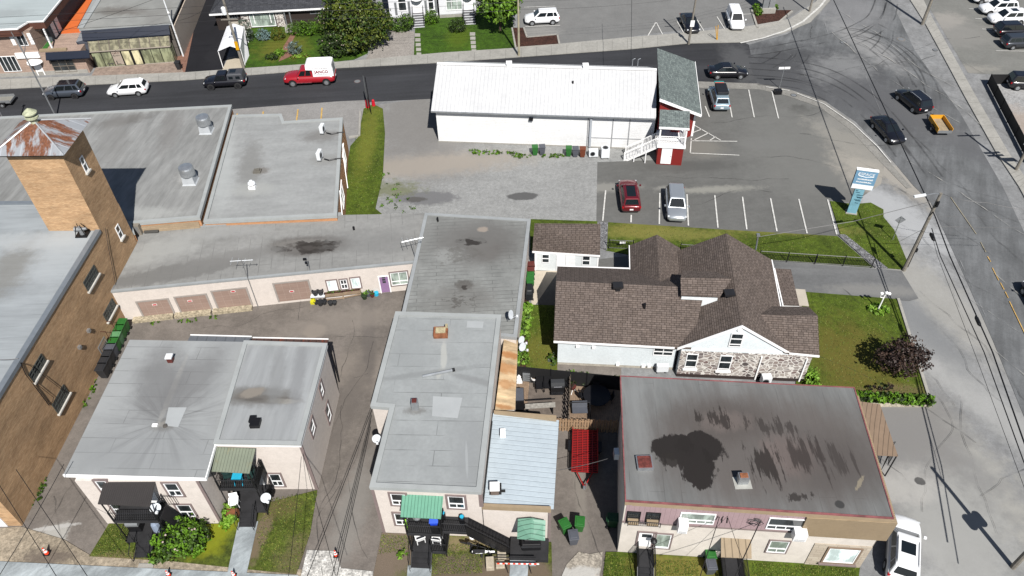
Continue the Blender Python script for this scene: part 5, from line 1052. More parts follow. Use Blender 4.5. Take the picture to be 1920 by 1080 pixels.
# carport canopy
cpn = root('carport_canopy', P(432, 120), 'white fabric carport canopy over the cream slab beside the black driveway', 'canopy')
k0, k1, k2 = PP([(408, 95), (424, 91), (442, 93)], 2.2), None, None
ka, kb, kc = P(408, 96, 2.3), P(431, 86, 2.9), P(450, 92, 2.3); ra_, rb_, rc_ = P(425, 50, 2.3), P(438, 44, 2.9), P(457, 50, 2.3)
part('canopy', simple('white_tarpaulin', (.72, .72, .74, 1), .5, var=.06), cpn, lambda b: (slabpoly(b, [ka, kb, rb_, ra_], .04), slabpoly(b, [kb, kc, rc_, rb_], .04)))
for p in (ka, kc, ra_, rc_): part('post', m_white, cpn, lambda b: b.cyl((p.x, p.y+.15, 0), (p.x, p.y+.15, 2.25), .05, .05, 6))
part('side_skirt', simple('white_tarp_side', (.66, .66, .68, 1), .55), cpn, lambda b: b.face([(rc_.x, rc_.y, 2.3), (kc.x, kc.y, 2.3), (kc.x, kc.y, 0), (kc.x, kc.y+2.5, 0)]))
# white semi detached houses
for nm, lab, x0, x1, dx, wn in (('white_semi_house', 'white clapboard semi detached house with striped door awning behind bushes', (733, 41), (822, 35), (776, 793), (((743, -12), (764, 20), 1), ((800, -12), (815, 18), 1))), ('white_semi_house', 'white clapboard semi detached house with wide paned front window', (825, 35), (893, 31), (871, 888), (((834, -14), (868, 18), 3),))):
    h_ = root(nm, P(*x0), lab, 'house', 'white semi detached houses')
    Wl = Wall(P(*x0), P(*x1)); bk_ = Wl.n*-9
    part('wall', siding('white_clapboard', (.66, .67, .7, 1), .16, .85), h_, lambda b: b.prism([Wl.pt(0, 0), Wl.pt(Wl.L, 0), Wl.pt(Wl.L, 0)+bk_, Wl.pt(0, 0)+bk_], .5, 5.2))
    part('foundation', m_concrete, h_, lambda b: b.prism([Wl.pt(0, 0), Wl.pt(Wl.L, 0), Wl.pt(Wl.L, 0)+bk_, Wl.pt(0, 0)+bk_], -.05, .5))
    part('roof', m_dgsh, h_, lambda b: slabpoly(b, [Wl.pt(-.3, 5.2, .4), Wl.pt(Wl.L+.3, 5.2, .4), Wl.pt(Wl.L+.3, 7, -4.5), Wl.pt(-.3, 7, -4.5)], .15))
    for tl, br, n_ in wn:
        window(h_, Wl, tl, br, ((.5, n_), (.5, n_)), o=.02, glass=m_curtain if n_ == 3 else m_glass, fw=.12)
        if n_ == 1:
            u0, u1 = Wl.at(tl[0], 5)[0], Wl.at(br[0], 5)[0]; part('shutter', m_greymetal, h_, lambda b: (Wl.slab(b, u0-.3, u0, .9, 2.6, 0, .05), Wl.slab(b, u1, u1+.3, .9, 2.6, 0, .05)))
    u0, u1 = Wl.at(dx[0], 30)[0], Wl.at(dx[1], 30)[0]
    part('door', m_white, h_, lambda b: Wl.slab(b, u0, u1, 1.05, 3.1, 0, .08)); part('awning', m_white, h_, lambda b: b.lathe(Wl.pt((u0+u1)/2, 2.9, .1), [(.75, 0), (.65, .25), (.3, .45), (.03, .5)], 12))
    m_stp = simple('grey_step_paint', S(120, 120, 124), .7)
    part('stoop', m_stp, h_, lambda b: [b.ob(Wl.pt(u0-.15, 0, .0), Wl.t*(u1-u0+.3), Wl.n*(.6+.38*k), (0, 0, 1.05-.17*k)) for k in range(6)])
    part('tread_edge', m_offwhite, h_, lambda b: [Wl.slab(b, u0-.15, u1+.15, 1.0-.17*k, 1.06-.17*k, .58+.38*k, .64+.38*k) for k in range(6)])
    part('handrail', m_black, h_, lambda b: [b.tube([Wl.pt(u_, 0, 2.5), Wl.pt(u_, .9, 2.5), Wl.pt(u_, 2., .1)], .03, 4) for u_ in (u0-.1, u1+.1)])
# ---------------------------------------------------------------- vehicles
def paint(name, col, met=.0): return simple(name, col, .28, met, .5, var=0, coat=.8)
pt_white = paint('white_car_paint', (.74, .75, .77, 1)); pt_black = paint('black_car_paint', (.006, .006, .009, 1)); pt_grey = paint('slate_car_paint', (.085, .1, .125, 1), .5)
pt_silver = paint('silver_car_paint', (.42, .45, .48, 1), .6); pt_red = paint('candy_red_car_paint', (.13, .008, .014, 1), .3); pt_truck = paint('red_truck_paint', (.27, .008, .015, 1)); pt_blue = paint('dark_blue_car_paint', (.008, .012, .06, 1), .3)
pt_ice = paint('ice_blue_car_paint', (.27, .36, .42, 1), .4); pt_char = paint('charcoal_car_paint', (.05, .055, .065, 1), .5); m_capgrey = simple('dark_grey_cap', (.045, .048, .055, 1), .5)
SPEC = dict(
 suv=dict(L=4.6, W=1.86, Hh=1.68, belt=1.03, hood=.98, tail=1.02, wb=2.72, xr=(-.49, -.42), xf=(.24, .085), sw=[(.05, .2), (.23, .53), (.57, .95)], r=.35),
 sedan=dict(L=4.62, W=1.8, Hh=1.45, belt=.93, hood=.86, tail=.98, wb=2.7, xr=(-.37, -.2), xf=(.23, .06), sw=[(.12, .5), (.54, .9)], r=.32),
 wagon=dict(L=4.6, W=1.8, Hh=1.5, belt=.93, hood=.86, tail=.92, wb=2.65, xr=(-.49, -.42), xf=(.24, .08), sw=[(.06, .24), (.27, .56), (.59, .95)], r=.32),
 van=dict(L=4.6, W=1.84, Hh=1.85, belt=1.08, hood=1.02, tail=1.08, wb=2.75, xr=(-.497, -.47), xf=(.3, .16), sw=[(.66, .95)], r=.33),
 pickup=dict(L=5.0, W=1.85, Hh=1.72, belt=1.05, hood=1.06, tail=1.05, wb=3.15, xr=(-.1, -.08), xf=(.235, .14), sw=[(.08, .42), (.47, .92)], r=.4),
 bigpickup=dict(L=6.1, W=2.0, Hh=1.95, belt=1.18, hood=1.2, tail=1.18, wb=3.95, xr=(-.09, -.07), xf=(.235, .15), sw=[(.08, .46), (.51, .92)], r=.42))
def vehicle(kind, label, cat, pos, hd, mat, group, rails=False, sunroof=False, rimm=None, lamps=True, roofmat=None, name=None, brakes=True):
    s = SPEC[kind]; L, W, Hh, bl = s['L'], s['W'], s['Hh'], s['belt']; w = W/2; gc = .2 if kind in ('sedan', 'wagon') else .25 if 'pickup' not in kind else .36
    t = root(name or cat.replace(' ', '_'), (pos.x, pos.y, .05), label, cat, group, hd)
    mb = MB(); rows = []
    tl, hd_ = s['tail'], s['hood']
    st_ = [(0, .8, gc+.25, .6, tl-.14, tl-.1), (.02, .93, gc+.1, .62, tl-.05, tl-.03), (.07, .985, gc+.02, .66, tl-.02, tl), (.2, 1, gc, .68, bl-.02, max(bl, tl if kind == 'sedan' else bl)), (.45, 1, gc, .68, bl-.02, bl), (.66, 1, gc, .68, bl-.02, bl), (.74, 1, gc, .67, bl-.04, bl-.01), (.86, .985, gc+.02, .64, hd_-.1, hd_-.03), (.94, .93, gc+.06, .58, hd_-.2, hd_-.1), (.985, .8, gc+.1, .54, hd_-.3, hd_-.22), (1, .66, gc+.18, .5, hd_-.38, hd_-.34)]
    for f, k, zl, zm, zb, zt in st_:
        x = (f-.5)*L; h = [(w*k*.86, zl), (w*k*.985, zl+.09), (w*k, zm), (w*k*.96, zb), (w*k*.8, zt)]
        rows.append([(x, -a, b) for a, b in h]+[(x, 0, zt+.025)]+[(x, a, b) for a, b in h[::-1]])
    mb.grid(rows, 0, True, True)
    mb.build('body', mat, t, smooth=True, local=True)
    wb_, wt = w*.9, w*.72; xr0, xr1, xf0, xf1 = s['xr'][0]*L, s['xr'][1]*L, s['xf'][0]*L, s['xf'][1]*L; zb, zr = bl-.03, Hh-.05
    mb = MB()
    def rr(xa, xb, ww, z, c): return [(xa, -ww+c, z), (xa+c, -ww, z), (xb-c, -ww, z), (xb, -ww+c, z), (xb, ww-c, z), (xb-c, ww, z), (xa+c, ww, z), (xa, ww-c, z)]
    mb.grid([rr(xr0, xf0, wb_, zb, .05), rr(xr1, xf1, wt, zr, .08), rr(xr1+.12, xf1-.15, wt-.12, Hh, .12)], 0, True, True)
    cab = mb.build('cabin', mat, t, local=True, bevel=.03)
    if roofmat: part_l('roof_panel', roofmat, cab, lambda b: b.box(((xr1+xf1)/2, 0, Hh-.03), xf1-xr1-.25, wt*2-.2, .045))
    def panel(b, q, s0, s1, t0, t1, o=.014):
        a_, b2, c_, d_ = [V(p) for p in q]
        f = lambda u, v_: (a_*(1-u)+b2*u)*(1-v_)+(d_*(1-u)+c_*u)*v_
        n = (b2-a_).cross(d_-a_).normalized(); ctr = f(.5, .5); n = -n if n.dot(ctr-V((0, 0, 1.2)) if abs(ctr.y) > .3 or True else 1) < 0 else n
        p = [f(s0, t0), f(s1, t0), f(s1, t1), f(s0, t1)]; b.face([x+n*o for x in p])
    qf = [(xf0, -wb_+.05, zb), (xf0, wb_-.05, zb), (xf1, wt-.08, zr), (xf1, -wt+.08, zr)]; qr = [(xr0, -wb_+.05, zb), (xr0, wb_-.05, zb), (xr1, wt-.08, zr), (xr1, -wt+.08, zr)]
    part_l('windshield', m_carglass, cab, lambda b: panel(b, qf, .03, .97, .1, .96))
    if kind != 'van': part_l('rear_window', m_carglass, cab, lambda b: panel(b, qr, .06, .94, .22 if kind in ('suv', 'wagon') else .1, .94))
    for sg in (-1, 1):
        qs = [(xr0+.05, sg*wb_, zb), (xf0-.05, sg*wb_, zb), (xf1-.08, sg*wt, zr), (xr1+.08, sg*wt, zr)]
        part_l('side_window', m_carglass, cab, lambda b: [panel(b, qs, a_, c_, .16, .9) for a_, c_ in s['sw']])
        part_l('mirror', mat, t, lambda b: b.ob((xf0-.28, sg*(w+.16)-.08, bl+.0), (.14, 0, 0), (0, .16, 0), (0, 0, .13)))
        if lamps:
            part_l('headlight', m_lamp, t, lambda b: b.ob((L*.445, sg*w*.8-.13, hd_-.25), (.1, -sg*.02, 0), (0, .26, 0), (-.06, 0, .11)))
            part_l('tail_light', m_tail, t, lambda b: b.ob((-L*.497, sg*w*.84-.1, tl-.24), (.13, 0, 0), (0, .2, 0), (.02, 0, .17)))
        for f_ in (1, -1):
            x = f_*s['wb']/2-.02*L*0; r = s['r']; y0 = sg*(w-.2)
            part_l('wheel_arch', m_black, t, lambda b: b.cyl((x, y0, r-.02), (x, sg*(w+.006), r-.02), r*1.16, r*1.16, 16))
            wh = MB(); wh.lathe((x, y0, r-.05), [(r*.8, 0), (r, .03), (r, .19), (r*.93, .225), (r*.66, .23)], 18, 0, (0, sg, 0)); wh = wh.build('wheel', m_rubber, t, local=True)
            rm = MB(); rm.lathe((x, y0, r-.05), [(r*.66, .215), (r*.62, .236), (r*.2, .232), (r*.16, .24), (.01, .242)], 10, 0, (0, sg, 0)); rm.build('rim', rimm or m_galv, wh, local=True)
    part_l('bumper', m_blackplastic, t, lambda b: (b.ob((L*.475, -w*.55, gc+.12), (.075, 0, 0), (0, w*1.1, 0), (0, 0, .2))))
    part_l('number_plate', m_plate, t, lambda b: b.ob((-L*.503, -.17, tl-.45), (.03, 0, 0), (0, .34, 0), (0, 0, .15)))
    if rails:
        part_l('roof_rail', m_alu, t, lambda b: [b.tube([(xr1+.2, sg*(wt-.06), Hh-.03), (xr1+.4, sg*(wt-.08), Hh+.04), (xf1-.5, sg*(wt-.08), Hh+.04), (xf1-.25, sg*(wt-.06), Hh-.04)], .025, 4) for sg in (-1, 1)])
    if sunroof: part_l('sunroof', m_carglass, t, lambda b: b.box((xf1-.95 if sunroof < 2 else (xr1+xf1)/2, 0, Hh-.01), .8 if sunroof < 2 else (xf1-xr1)*.72, wt*1.25, .02))
    return t, s
def part_l(name, mat, par, fn, **k):
    mb = MB(); fn(mb); return mb.build(name, mat, par, local=True, **k)
def side_on(Fp, Rp, W):
    f, r = P(*Fp), P(*Rp); d = (f-r).normalized(); m = (f+r)/2; n = V((-d.y, d.x, 0)); n = -n if n.dot(m) < 0 else n
    return m+n*(W/2-.1), math.atan2(d.y, d.x)
def end_on(near, far, L, facing_cam):
    a, b = P(*near), P(*far); d = (b-a).normalized(); return a+d*(L/2), math.atan2(d.y, d.x)+(PI if facing_cam else 0)
ROAD = 'vehicles driving along the streets'; PARK = 'cars parked on the lots'
def car(kind, label, cat, a, b, mat, group, mode='side', **k):
    s = SPEC[kind]
    pos, hd = side_on(a, b, s['W']) if mode == 'side' else end_on(a, b, s['L'], mode == 'front')
    return vehicle(kind, label, cat, pos, hd, mat, group, **k)
m_rimdark = simple('dark_rim', (.03, .03, .033, 1), .4, .5)
car('suv', 'slate grey sport utility car with black roof on the dark road above the tower', 'car', (95, 188), (146, 185), pt_grey, ROAD, rimm=m_rimdark, roofmat=pt_black)
car('wagon', 'white station wagon driving left on the dark road behind the grey car', 'car', (218, 183), (262, 180), pt_white, ROAD, rails=True)
t, s = car('pickup', 'black pickup truck with dark grey cap driving on the dark road', 'pickup truck', (397, 169), (448, 166), pt_black, ROAD, rimm=m_rimdark)
def captop(t, s, mat, zt, fr=.0, name='truck_cap'):
    L, w = s['L'], s['W']/2; x0, x1 = -L*.485, s['xr'][0]*L-.02; mb = MB(); z0 = s['belt']-.02
    rr = lambda xa, xb, ww, z: [(xa, -ww, z), (xb, -ww, z), (xb, ww, z), (xa, ww, z)]
    mb.grid([rr(x0, x1, w*.95, z0), rr(x0+.1, x1-.03, w*.86, zt-.12), rr(x0+.25, x1-.15, w*.72, zt)], 0, True, True)
    return mb.build(name, mat, t, local=True, bevel=.05)
cp_ = captop(t, s, m_capgrey, 1.8)
for sg in (-1, 1):
    part_l('cap_window', m_carglass, cp_, lambda b: [b.ob((x, sg*.86-.02, 1.22), (.5, 0, 0), (0, .04, 0), (0, -sg*.05, .3)) for x in (-2.05, -1.25)])
part_l('skylight', m_carglass, cp_, lambda b: b.box((-1.2, 0, 1.79), .7, .8, .03))
t, s = car('bigpickup', 'red pickup truck carrying a tall white box cap with lettering', 'pickup truck', (548, 163), (616, 160), pt_truck, ROAD)
L, w = s['L'], s['W']/2
mb = MB(); x0, x1 = -L*.49, s['xr'][0]*L-.03
rr = lambda xa, xb, ww, z: [(xa, -ww, z), (xb, -ww, z), (xb, ww, z), (xa, ww, z)]
mb.grid([rr(x0, x1, w*.97, 1.16), rr(x0+.03, x1, w*.95, 2.0), rr(x0+.06, x1+.75, w*.93, 2.02), rr(x0+.1, x1+.72, w*.88, 2.6), rr(x0+.3, x1+.5, w*.75, 2.75)], 0, True, True)
cp_ = mb.build('truck_cap', simple('white_fibreglass', (.78, .78, .79, 1), .35, var=0), t, local=True, bevel=.06)
part_l('rear_door', m_greymetal, cp_, lambda b: b.ob((x0-.01, -w*.6, 1.35), (.03, 0, 0), (0, w*1.2, 0), (.03, 0, 1.1)))
OFF[cp_] = V((0, 0, 0))
m_janco = simple('dark_red_lettering', (.2, .006, .02, 1), .5, var=0); m_greyink = simple('grey_lettering', (.2, .2, .22, 1), .5, var=0)
text('JANCO', .5, m_janco, cp_, (-1, 0, 0), (0, 0, 1), (x0+1.35, w*.97+.01, 1.75), offset=.012)
text('CONSTRUCTION', .17, m_greyink, cp_, (-1, 0, 0), (0, 0, 1), (x0+1.35, w*.97+.01, 1.42))
text('Construction et Rénovation', .19, m_greyink, cp_, (-1, 0, 0), (0, 0, 1), (x0+1.6, w*.95, 2.2))
mir = text('JANCO', .5, m_janco, cp_, (1, 0, 0), (0, 0, 1), (x0+1.35, -w*.97-.01, 1.75), offset=.012)
part_l('running_board', m_chrome, t, lambda b: [b.ob((-.3, sg*w-.06, .42), (1.9, 0, 0), (0, .12, 0), (0, 0, .06)) for sg in (-1, 1)])
car('sedan', 'black sedan driving right on the dark road beside the parking lot', 'car', (1387, 148.5), (1345, 149), pt_black, ROAD)
car('suv', 'white sport utility car parked across the street beside the mulch bed', 'car', (997, 48.5), (1037, 46.5), pt_white, PARK, rimm=m_galv)
car('suv', 'black sport utility car towing the yellow trailer through the junction', 'car', (1680, 186.5), (1712, 213), pt_black, ROAD, rails=True)
car('sedan', 'black sedan heading down the street past the parking lot kerb', 'car', (1661, 267.5), (1636, 241), pt_black, ROAD, sunroof=1)
car('suv', 'dark red sport utility car parked in the marked lot', 'car', (1183, 404), (1175, 350), pt_red, PARK, 'rear', sunroof=2, rimm=m_rimdark)
car('suv', 'silver sport utility car parked facing the lawn', 'car', (1268, 422), (1264, 372), pt_silver, PARK, 'front')
t, s = car('suv', 'ice blue hatchback with black roof box parked beside the red block', 'car', (1352, 213), (1339, 168), pt_ice, PARK, 'rear')
rb = part_l('roof_box', simple('black_roof_box', (.012, .013, .016, 1), .5), t, lambda b: b.box((-.35, -.05, 1.72), 2.1, 1.25, .34), bevel=.07)
part_l('board_deck', simple('orange_board', (.55, .09, .05, 1), .5), t, lambda b: b.box((.75, 0, 1.8), .6, 1.0, .14), bevel=.05)
part_l('board_bag', simple('teal_board', (.02, .2, .2, 1), .5), t, lambda b: b.box((1.15, 0, 1.78), .5, 1.1, .12), bevel=.05)
car('van', 'small white delivery van parked across the street near the mulch island', 'van', (1382, 61), (1369, 25), pt_white, PARK, 'front')
car('sedan', 'black sedan parked behind the street pole across the road', 'car', (1300, 67), (1281, 30), pt_black, PARK, 'front')
car('suv', 'white sport utility car with black sunroof beside the corner apartment block', 'car', (1684, 1100), (1689, 992), pt_white, PARK, 'rear', sunroof=1, rails=True)
car('suv', 'dark blue car cut off by the right edge of the photo', 'car', (1909, 540), (1950, 610), pt_blue, ROAD)
car('suv', 'white car topmost in the east lot row', 'car', (1833, 8.5), (1880, 7), pt_white, PARK)
car('suv', 'white car with black sunroof second from top in the east lot row', 'car', (1849, 30), (1897, 28.5), pt_white, PARK, sunroof=1, rails=True)
car('suv', 'white car between a white and a black car in the east lot row', 'car', (1866, 49), (1914, 47.5), pt_white, PARK, sunroof=1)
car('suv', 'black car in the east lot row above the grey car', 'car', (1926, 71), (1880, 72.5), pt_black, PARK)
car('wagon', 'charcoal grey car lowest in the east lot row', 'car', (1940, 92), (1893, 94), pt_char, PARK)
car('suv', 'black car inside the fenced gravel lot at the right edge', 'car', (1950, 172), (1908, 170), pt_black, PARK)
# trailers
def wheel(par, p, ax, r=.3, wd=.18, rim=m_galv):
    ax = V(ax).normalized(); wh = MB(); wh.lathe(V(p)-ax*wd/2, [(r*.75, 0), (r, .03), (r, wd-.03), (r*.75, wd)], 16, 0, ax); wh = wh.build('wheel', m_rubber, par, local=True)
    rm = MB(); rm.lathe(V(p)+ax*(wd/2-.02), [(r*.6, 0), (r*.5, .03), (.02, .035)], 10, 0, ax); rm.build('rim', rim, wh, local=True)
def trailer(label, rearc, frontc, W, mat, floor, style, wallh=.4):
    a, b = P(*rearc, .5), P(*frontc, .5); d = (b-a); L = V((d.x, d.y, 0)).length; c = (a+b)/2
    t = root('utility_trailer', (c.x, c.y, 0), label, 'trailer', 'utility trailers', math.atan2(d.y, d.x)); w = W/2
    part_l('bed', floor, t, lambda b: b.box((0, 0, .48), L, W, .06))
    if style == 'box':
        part_l('side_panel', mat, t, lambda b: (b.box((0, w, .5), L, .05, wallh), b.box((0, -w, .5), L, .05, wallh))); part_l('front_panel', mat, t, lambda b: b.box((L/2, 0, .5), .05, W, wallh)); part_l('tail_gate', m_greymetal, t, lambda b: b.box((-L/2, 0, .45), .06, W, wallh*.6))
    else:
        part_l('mesh_grid', mat, t, lambda b: [b.box((-L/2+L*k/24, 0, .56), .05, W, .05) for k in range(25)]+[b.box((0, -w+W*k/5, .6), L, .06, .04) for k in range(6)])
        part_l('side_rail', mat, t, lambda b: [b.tube([(-L/2, sg*w, .55), (-L/2, sg*w, .9), (L/2, sg*w, .9), (L/2, sg*w, .55)], .035, 5) for sg in (-1, 1)])
    for sg in (-1, 1):
        wheel(t, (-.1*L, sg*(w+.16), .3), (0, sg, 0)); part_l('mudguard', m_black, t, lambda b: b.box((-.1*L, sg*(w+.16), .6), .85, .26, .04))
    part_l('drawbar', mat if style != 'box' else m_black, t, lambda b: (b.tube([(L/2, w*.6, .5), (L/2+1.1, 0, .48)], .05, 5), b.tube([(L/2, -w*.6, .5), (L/2+1.1, 0, .48)], .05, 5)))
    part_l('coupler', m_galv, t, lambda b: b.box((L/2+1.15, 0, .4), .25, .12, .14)); part_l('jack_stand', m_galv, t, lambda b: b.cyl((L/2+.95, .12, .05), (L/2+.95, .12, .7), .04, .04, 6))
trailer('yellow utility trailer with plywood floor towed by the black car', (1771, 249), (1754, 223), 1.45, simple('yellow_sheet_steel', (.62, .3, .02, 1), .5), simple('dusty_plywood', S(176, 158, 130), .9, var=.2), 'box', .5)
trailer('long red mesh trailer parked half in shade beside the picket fence', (1097, 808), (1096, 886), 1.75, simple('red_enamel', (.24, .01, .01, 1), .5), m_black, 'mesh')
trailer('grey trailer at the left edge of the photo on the dark road', (24, 187), (-14, 189), 1.5, m_greymetal, simple('trailer_boards', S(150, 148, 140), .9), 'box', .35)
# ---------------------------------------------------------------- wheeled bins
def cart_bin(label, px, ang, mat, lid=None, world=None, s=1., group='wheeled bins'):
    p = world or P(*px); t = root('wheeled_bin', (p.x, p.y, .02), label, 'bin', group, math.radians(ang))
    rows = [[(x*s*a, y*s*a, z*s) for x, y in ((-.25, -.29), (.25, -.29), (.25, .29), (-.25, .29))] for a, z in ((.82, .06), (1.03, .5), (1.14, .98))]
    part_l('body', mat, t, lambda b: b.grid(rows, 0, True, True)); part_l('lid', lid or mat, t, lambda b: (b.box((0, -.02, .98*s), .64*s, .74*s, .07*s), b.box((0, -.02, 1.04*s), .44*s, .5*s, .04*s)), bevel=.02)
    part_l('handle', lid or mat, t, lambda b: b.cyl((-.26*s, .4*s, .93*s), (.26*s, .4*s, .93*s), .025, .025, 6))
    for sg in (-1, 1): part_l('wheel', m_black, t, lambda b: b.cyl((sg*.24*s, .28*s, .12*s), (sg*.3*s, .28*s, .12*s), .12*s, .12*s, 10))
    return t
BR_ = 'bins along the brick wall'; bd_ = math.degrees(math.atan2(tW.y, tW.x))
row = [('green bin farthest up the brick wall row, beside the garage row corner', m_green), ('green bin second from the garage row corner', m_green), ('pale green bin between two green bins by the brick wall', m_palegreen), ('green bin next to the dark bins by the brick wall', m_green), ('dark grey bin next to the green bins by the brick wall', m_greyplastic), ('black bin with white lid spot, second black one from the greens by the brick wall', m_blackplastic), ('black bin second from the near end by the brick wall', m_blackplastic), ('black bin at the near end of the brick wall row', m_blackplastic)]
p0, p1 = P(229, 606, 1.), P(190, 690, 1.)
for k, (lab, mm) in enumerate(row):
    p = p0.lerp(p1, k/7); cart_bin(lab, None, bd_-90+rnd.uniform(-4, 4), mm, world=V((p.x, p.y, 0)), s=1.12, group=BR_)
for lab, px, mm in (('green bin left of a dark bin near the middle of the white hall', (1003, 290), m_green), ('dark grey bin right of a green one near the middle of the white hall', (1016.5, 289.5), m_greyplastic), ('green bin leftmost of the three beside the heat pumps', (1066, 292), m_green), ('dark grey bin between the green and brown bins by the white hall', (1078.5, 293), m_greyplastic), ('brown bin with white paper on its lid beside the heat pump', (1092, 293.5), m_brownpl)): cart_bin(lab, px, rnd.uniform(-5, 5), mm, group='bins along the white hall')
for lab, px, mm in (('maroon bin nearest the shed wall', (996, 512), m_redbrown), ('maroon bin with white label beside the green bins by the shed', (995.5, 521), m_redbrown), ('green bin next to the maroon bins by the shed', (995, 531), m_green), ('green bin beside the black covered barbecue by the shed', (994, 542), m_green)): cart_bin(lab, px, 180+rnd.uniform(-4, 4), mm, group='bins beside the garden shed')
for lab, px, an, mm in (('green bin left of the trio standing on the gravel lane', (1058, 996), 25, m_green), ('green bin right of the trio standing on the gravel lane', (1086, 992), -8, m_green), ('dark grey bin in front of two green ones on the gravel lane', (1074, 1017), 5, m_greyplastic), ('dark green bin in the shade of the corner block', (1147, 985), 85, simple('dark_green_plastic', (.01, .05, .02, 1), .5)), ('green bin beside the tan door canopy of the corner block', (1328, 1052), 0, m_green), ('dark grey bin in front of the green one by the tan canopy', (1329, 1072), 0, m_greyplastic), ('small black bin at the corner of the glass fronted store', (337, 130), 0, m_blackplastic)): cart_bin(lab, px, an, mm, group='bins standing by the houses')
cart = root('covered_barbecue', P(993, 556), 'black covered barbecue at the end of the bins beside the shed', 'barbecue', rz=math.radians(85))
part_l('cover', simple('black_vinyl_cover', (.01, .012, .015, 1), .5), cart, lambda b: b.grid([[(x*a, y*a, z) for x, y in ((-.55, -.3), (.55, -.3), (.6, .3), (-.6, .3))] for a, z in ((1.05, .1), (1, .8), (.75, 1.15))], 0, True, True), bevel=.08)
part_l('wheel', m_black, cart, lambda b: [b.cyl((sg*.45, -.3, .1), (sg*.45, -.36, .1), .1, .1, 8) for sg in (-1, 1)])
# ---------------------------------------------------------------- heat pumps and roof plant
def heatpump(label, p, ang, sz=(.85, .38, .7), mat=m_offwhite, top=False):
    t = root('heat_pump', p, label, 'heat pump', 'outdoor heat pumps', math.radians(ang)); x, y, z = sz
    part_l('casing', mat, t, lambda b: b.box((0, 0, .12), x, y, z), bevel=.02)
    part_l('fan_grille', m_greymetal, t, lambda b: (b.cyl((0, 0, z+.12), (0, 0, z+.15), min(x, y)*.4, min(x, y)*.4, 16) if top else b.cyl((-.1, -y/2, z/2+.12), (-.1, -y/2-.02, z/2+.12), z*.36, z*.36, 16)))
    part_l('fan_hub', m_black, t, lambda b: (b.cyl((0, 0, z+.15), (0, 0, z+.16), min(x, y)*.3, min(x, y)*.3, 14) if top else b.cyl((-.1, -y/2-.02, z/2+.12), (-.1, -y/2-.03, z/2+.12), z*.28, z*.28, 14)))
    part_l('stand', m_greymetal, t, lambda b: (b.box((-x*.36, 0, 0), .08, y*1.2, .12), b.box((x*.36, 0, 0), .08, y*1.2, .12)))
heatpump('low white heat pump on legs between the brown bin and the grey one', P(1112, 293.5), 2, (.95, .5, .75)); heatpump('tall grey heat pump with top fan by the white hall wall', P(1134, 294), 0, (.85, .8, 1.), m_offwhite, True)
heatpump('white heat pump on the annex roof nearer the road', P(606, 250, 3.9)+V((0, 0, .1)), 82, (.8, .35, .75)); heatpump('white heat pump on the annex roof farther from the road', P(601, 300, 3.9)+V((0, 0, .1)), 82, (.85, .35, .8))
heatpump('pale heat pump on the blue house wall beside the stone corner', WV.pt(WV.at(1240, 690)[0], .2, .4), 180-0, (.9, .35, .65)); heatpump('round topped pale heat pump against the rubble stone wall', WS.pt(WS.at(1432, 708)[0], .15, .5), 0, (.7, .5, .8))
for lab, x, y in (('black refrigerant hose crossing the annex roof nearer the road', 612, 249), ('black refrigerant hose crossing the annex roof farther from the road', 608, 298)):
    a = P(x, y, 4.0); e = P(645 if y < 270 else 641, y-1, 4.05); mb = MB(); mb.tube([a, a.lerp(e, .3)+V((0, -.25, 0)), a.lerp(e, .6)+V((0, -.05, 0)), e], .07, 5); tag(mb.build('refrigerant_hose', m_black), lab, 'hose', 'roof hoses')
def ventilator(label, px, z, r=.66):
    p = P(*px, z); t = root('roof_ventilator', p, label, 'roof vent', 'big round roof ventilators')
    part('curb', simple('grey_curb', (.36, .38, .4, 1), .6), t, lambda b: b.grid([[p+V((x*a, y*a, h_)) for x, y in ((-.55, -.55), (.55, -.55), (.55, .55), (-.55, .55))] for a, h_ in ((1.15, 0), (1, .12), (.9, .8))], 0, True, True))
    part('drum', m_galv, t, lambda b: b.lathe(p+V((0, 0, .7)), [(.4, 0), (.42, .15), (r, .16), (r, .85), (r*.92, .98), (.1, 1.04)], 20), smooth=False)
ventilator('big round galvanised ventilator nearer the road on the wing roof', (388, 246), 4.45); ventilator('big round galvanised ventilator nearer the tower shadow on the wing roof', (358, 341), 4.45)
p = P(474, 352, 3.9); t = root('mushroom_vent', p, 'small white mushroom vent near the front of the annex roof', 'roof vent'); part('curb', m_white, t, lambda b: b.box(p, .62, .6, .3)); part('cap', m_offwhite, t, lambda b: b.lathe(p+V((0, 0, .3)), [(.18, 0), (.2, .15), (.36, .16), (.32, .3), (.16, .42), (.15, .5)], 14))
def rvent(name, label, px, z, fn, mats, cat='roof vent', **k):
    p = P(*px, z); mb = MB(); fn(mb, p); return tag(mb.build(name, mats, **k), label, cat)
rvent('roof_stub', 'weathered square stub on the annex roof', (483, 322), 3.9, lambda b, p: (b.box(p, .7, .6, .16), b.box(p+V((.1, 0, .16)), .3, .3, .15)), simple('weathered_grey', S(120, 116, 108), .9))
m_rusty = simple('rusty_painted_steel', S(150, 96, 66), .8, var=.45, vs=3)
def hatch(b, p, s=1.): b.ob(p+V((-.5*s, -.4*s, 0)), (1.*s, 0, 0), (0, .8*s, 0), (0, 0, .4)); b.box(p+V((0, 0, .4)), .7*s, .5*s, .08, 0, 1); b.box(p+V((.42*s, .3*s, .4)), .16, .16, .3, 0, 1)
rvent('roof_hatch', 'rusty orange edged roof hatch on the green canopied house roof', (827, 627), 5.57, hatch, [m_rusty, simple('pale_hatch_lid', S(196, 184, 150), .8, var=.3, vs=5)], 'roof hatch')
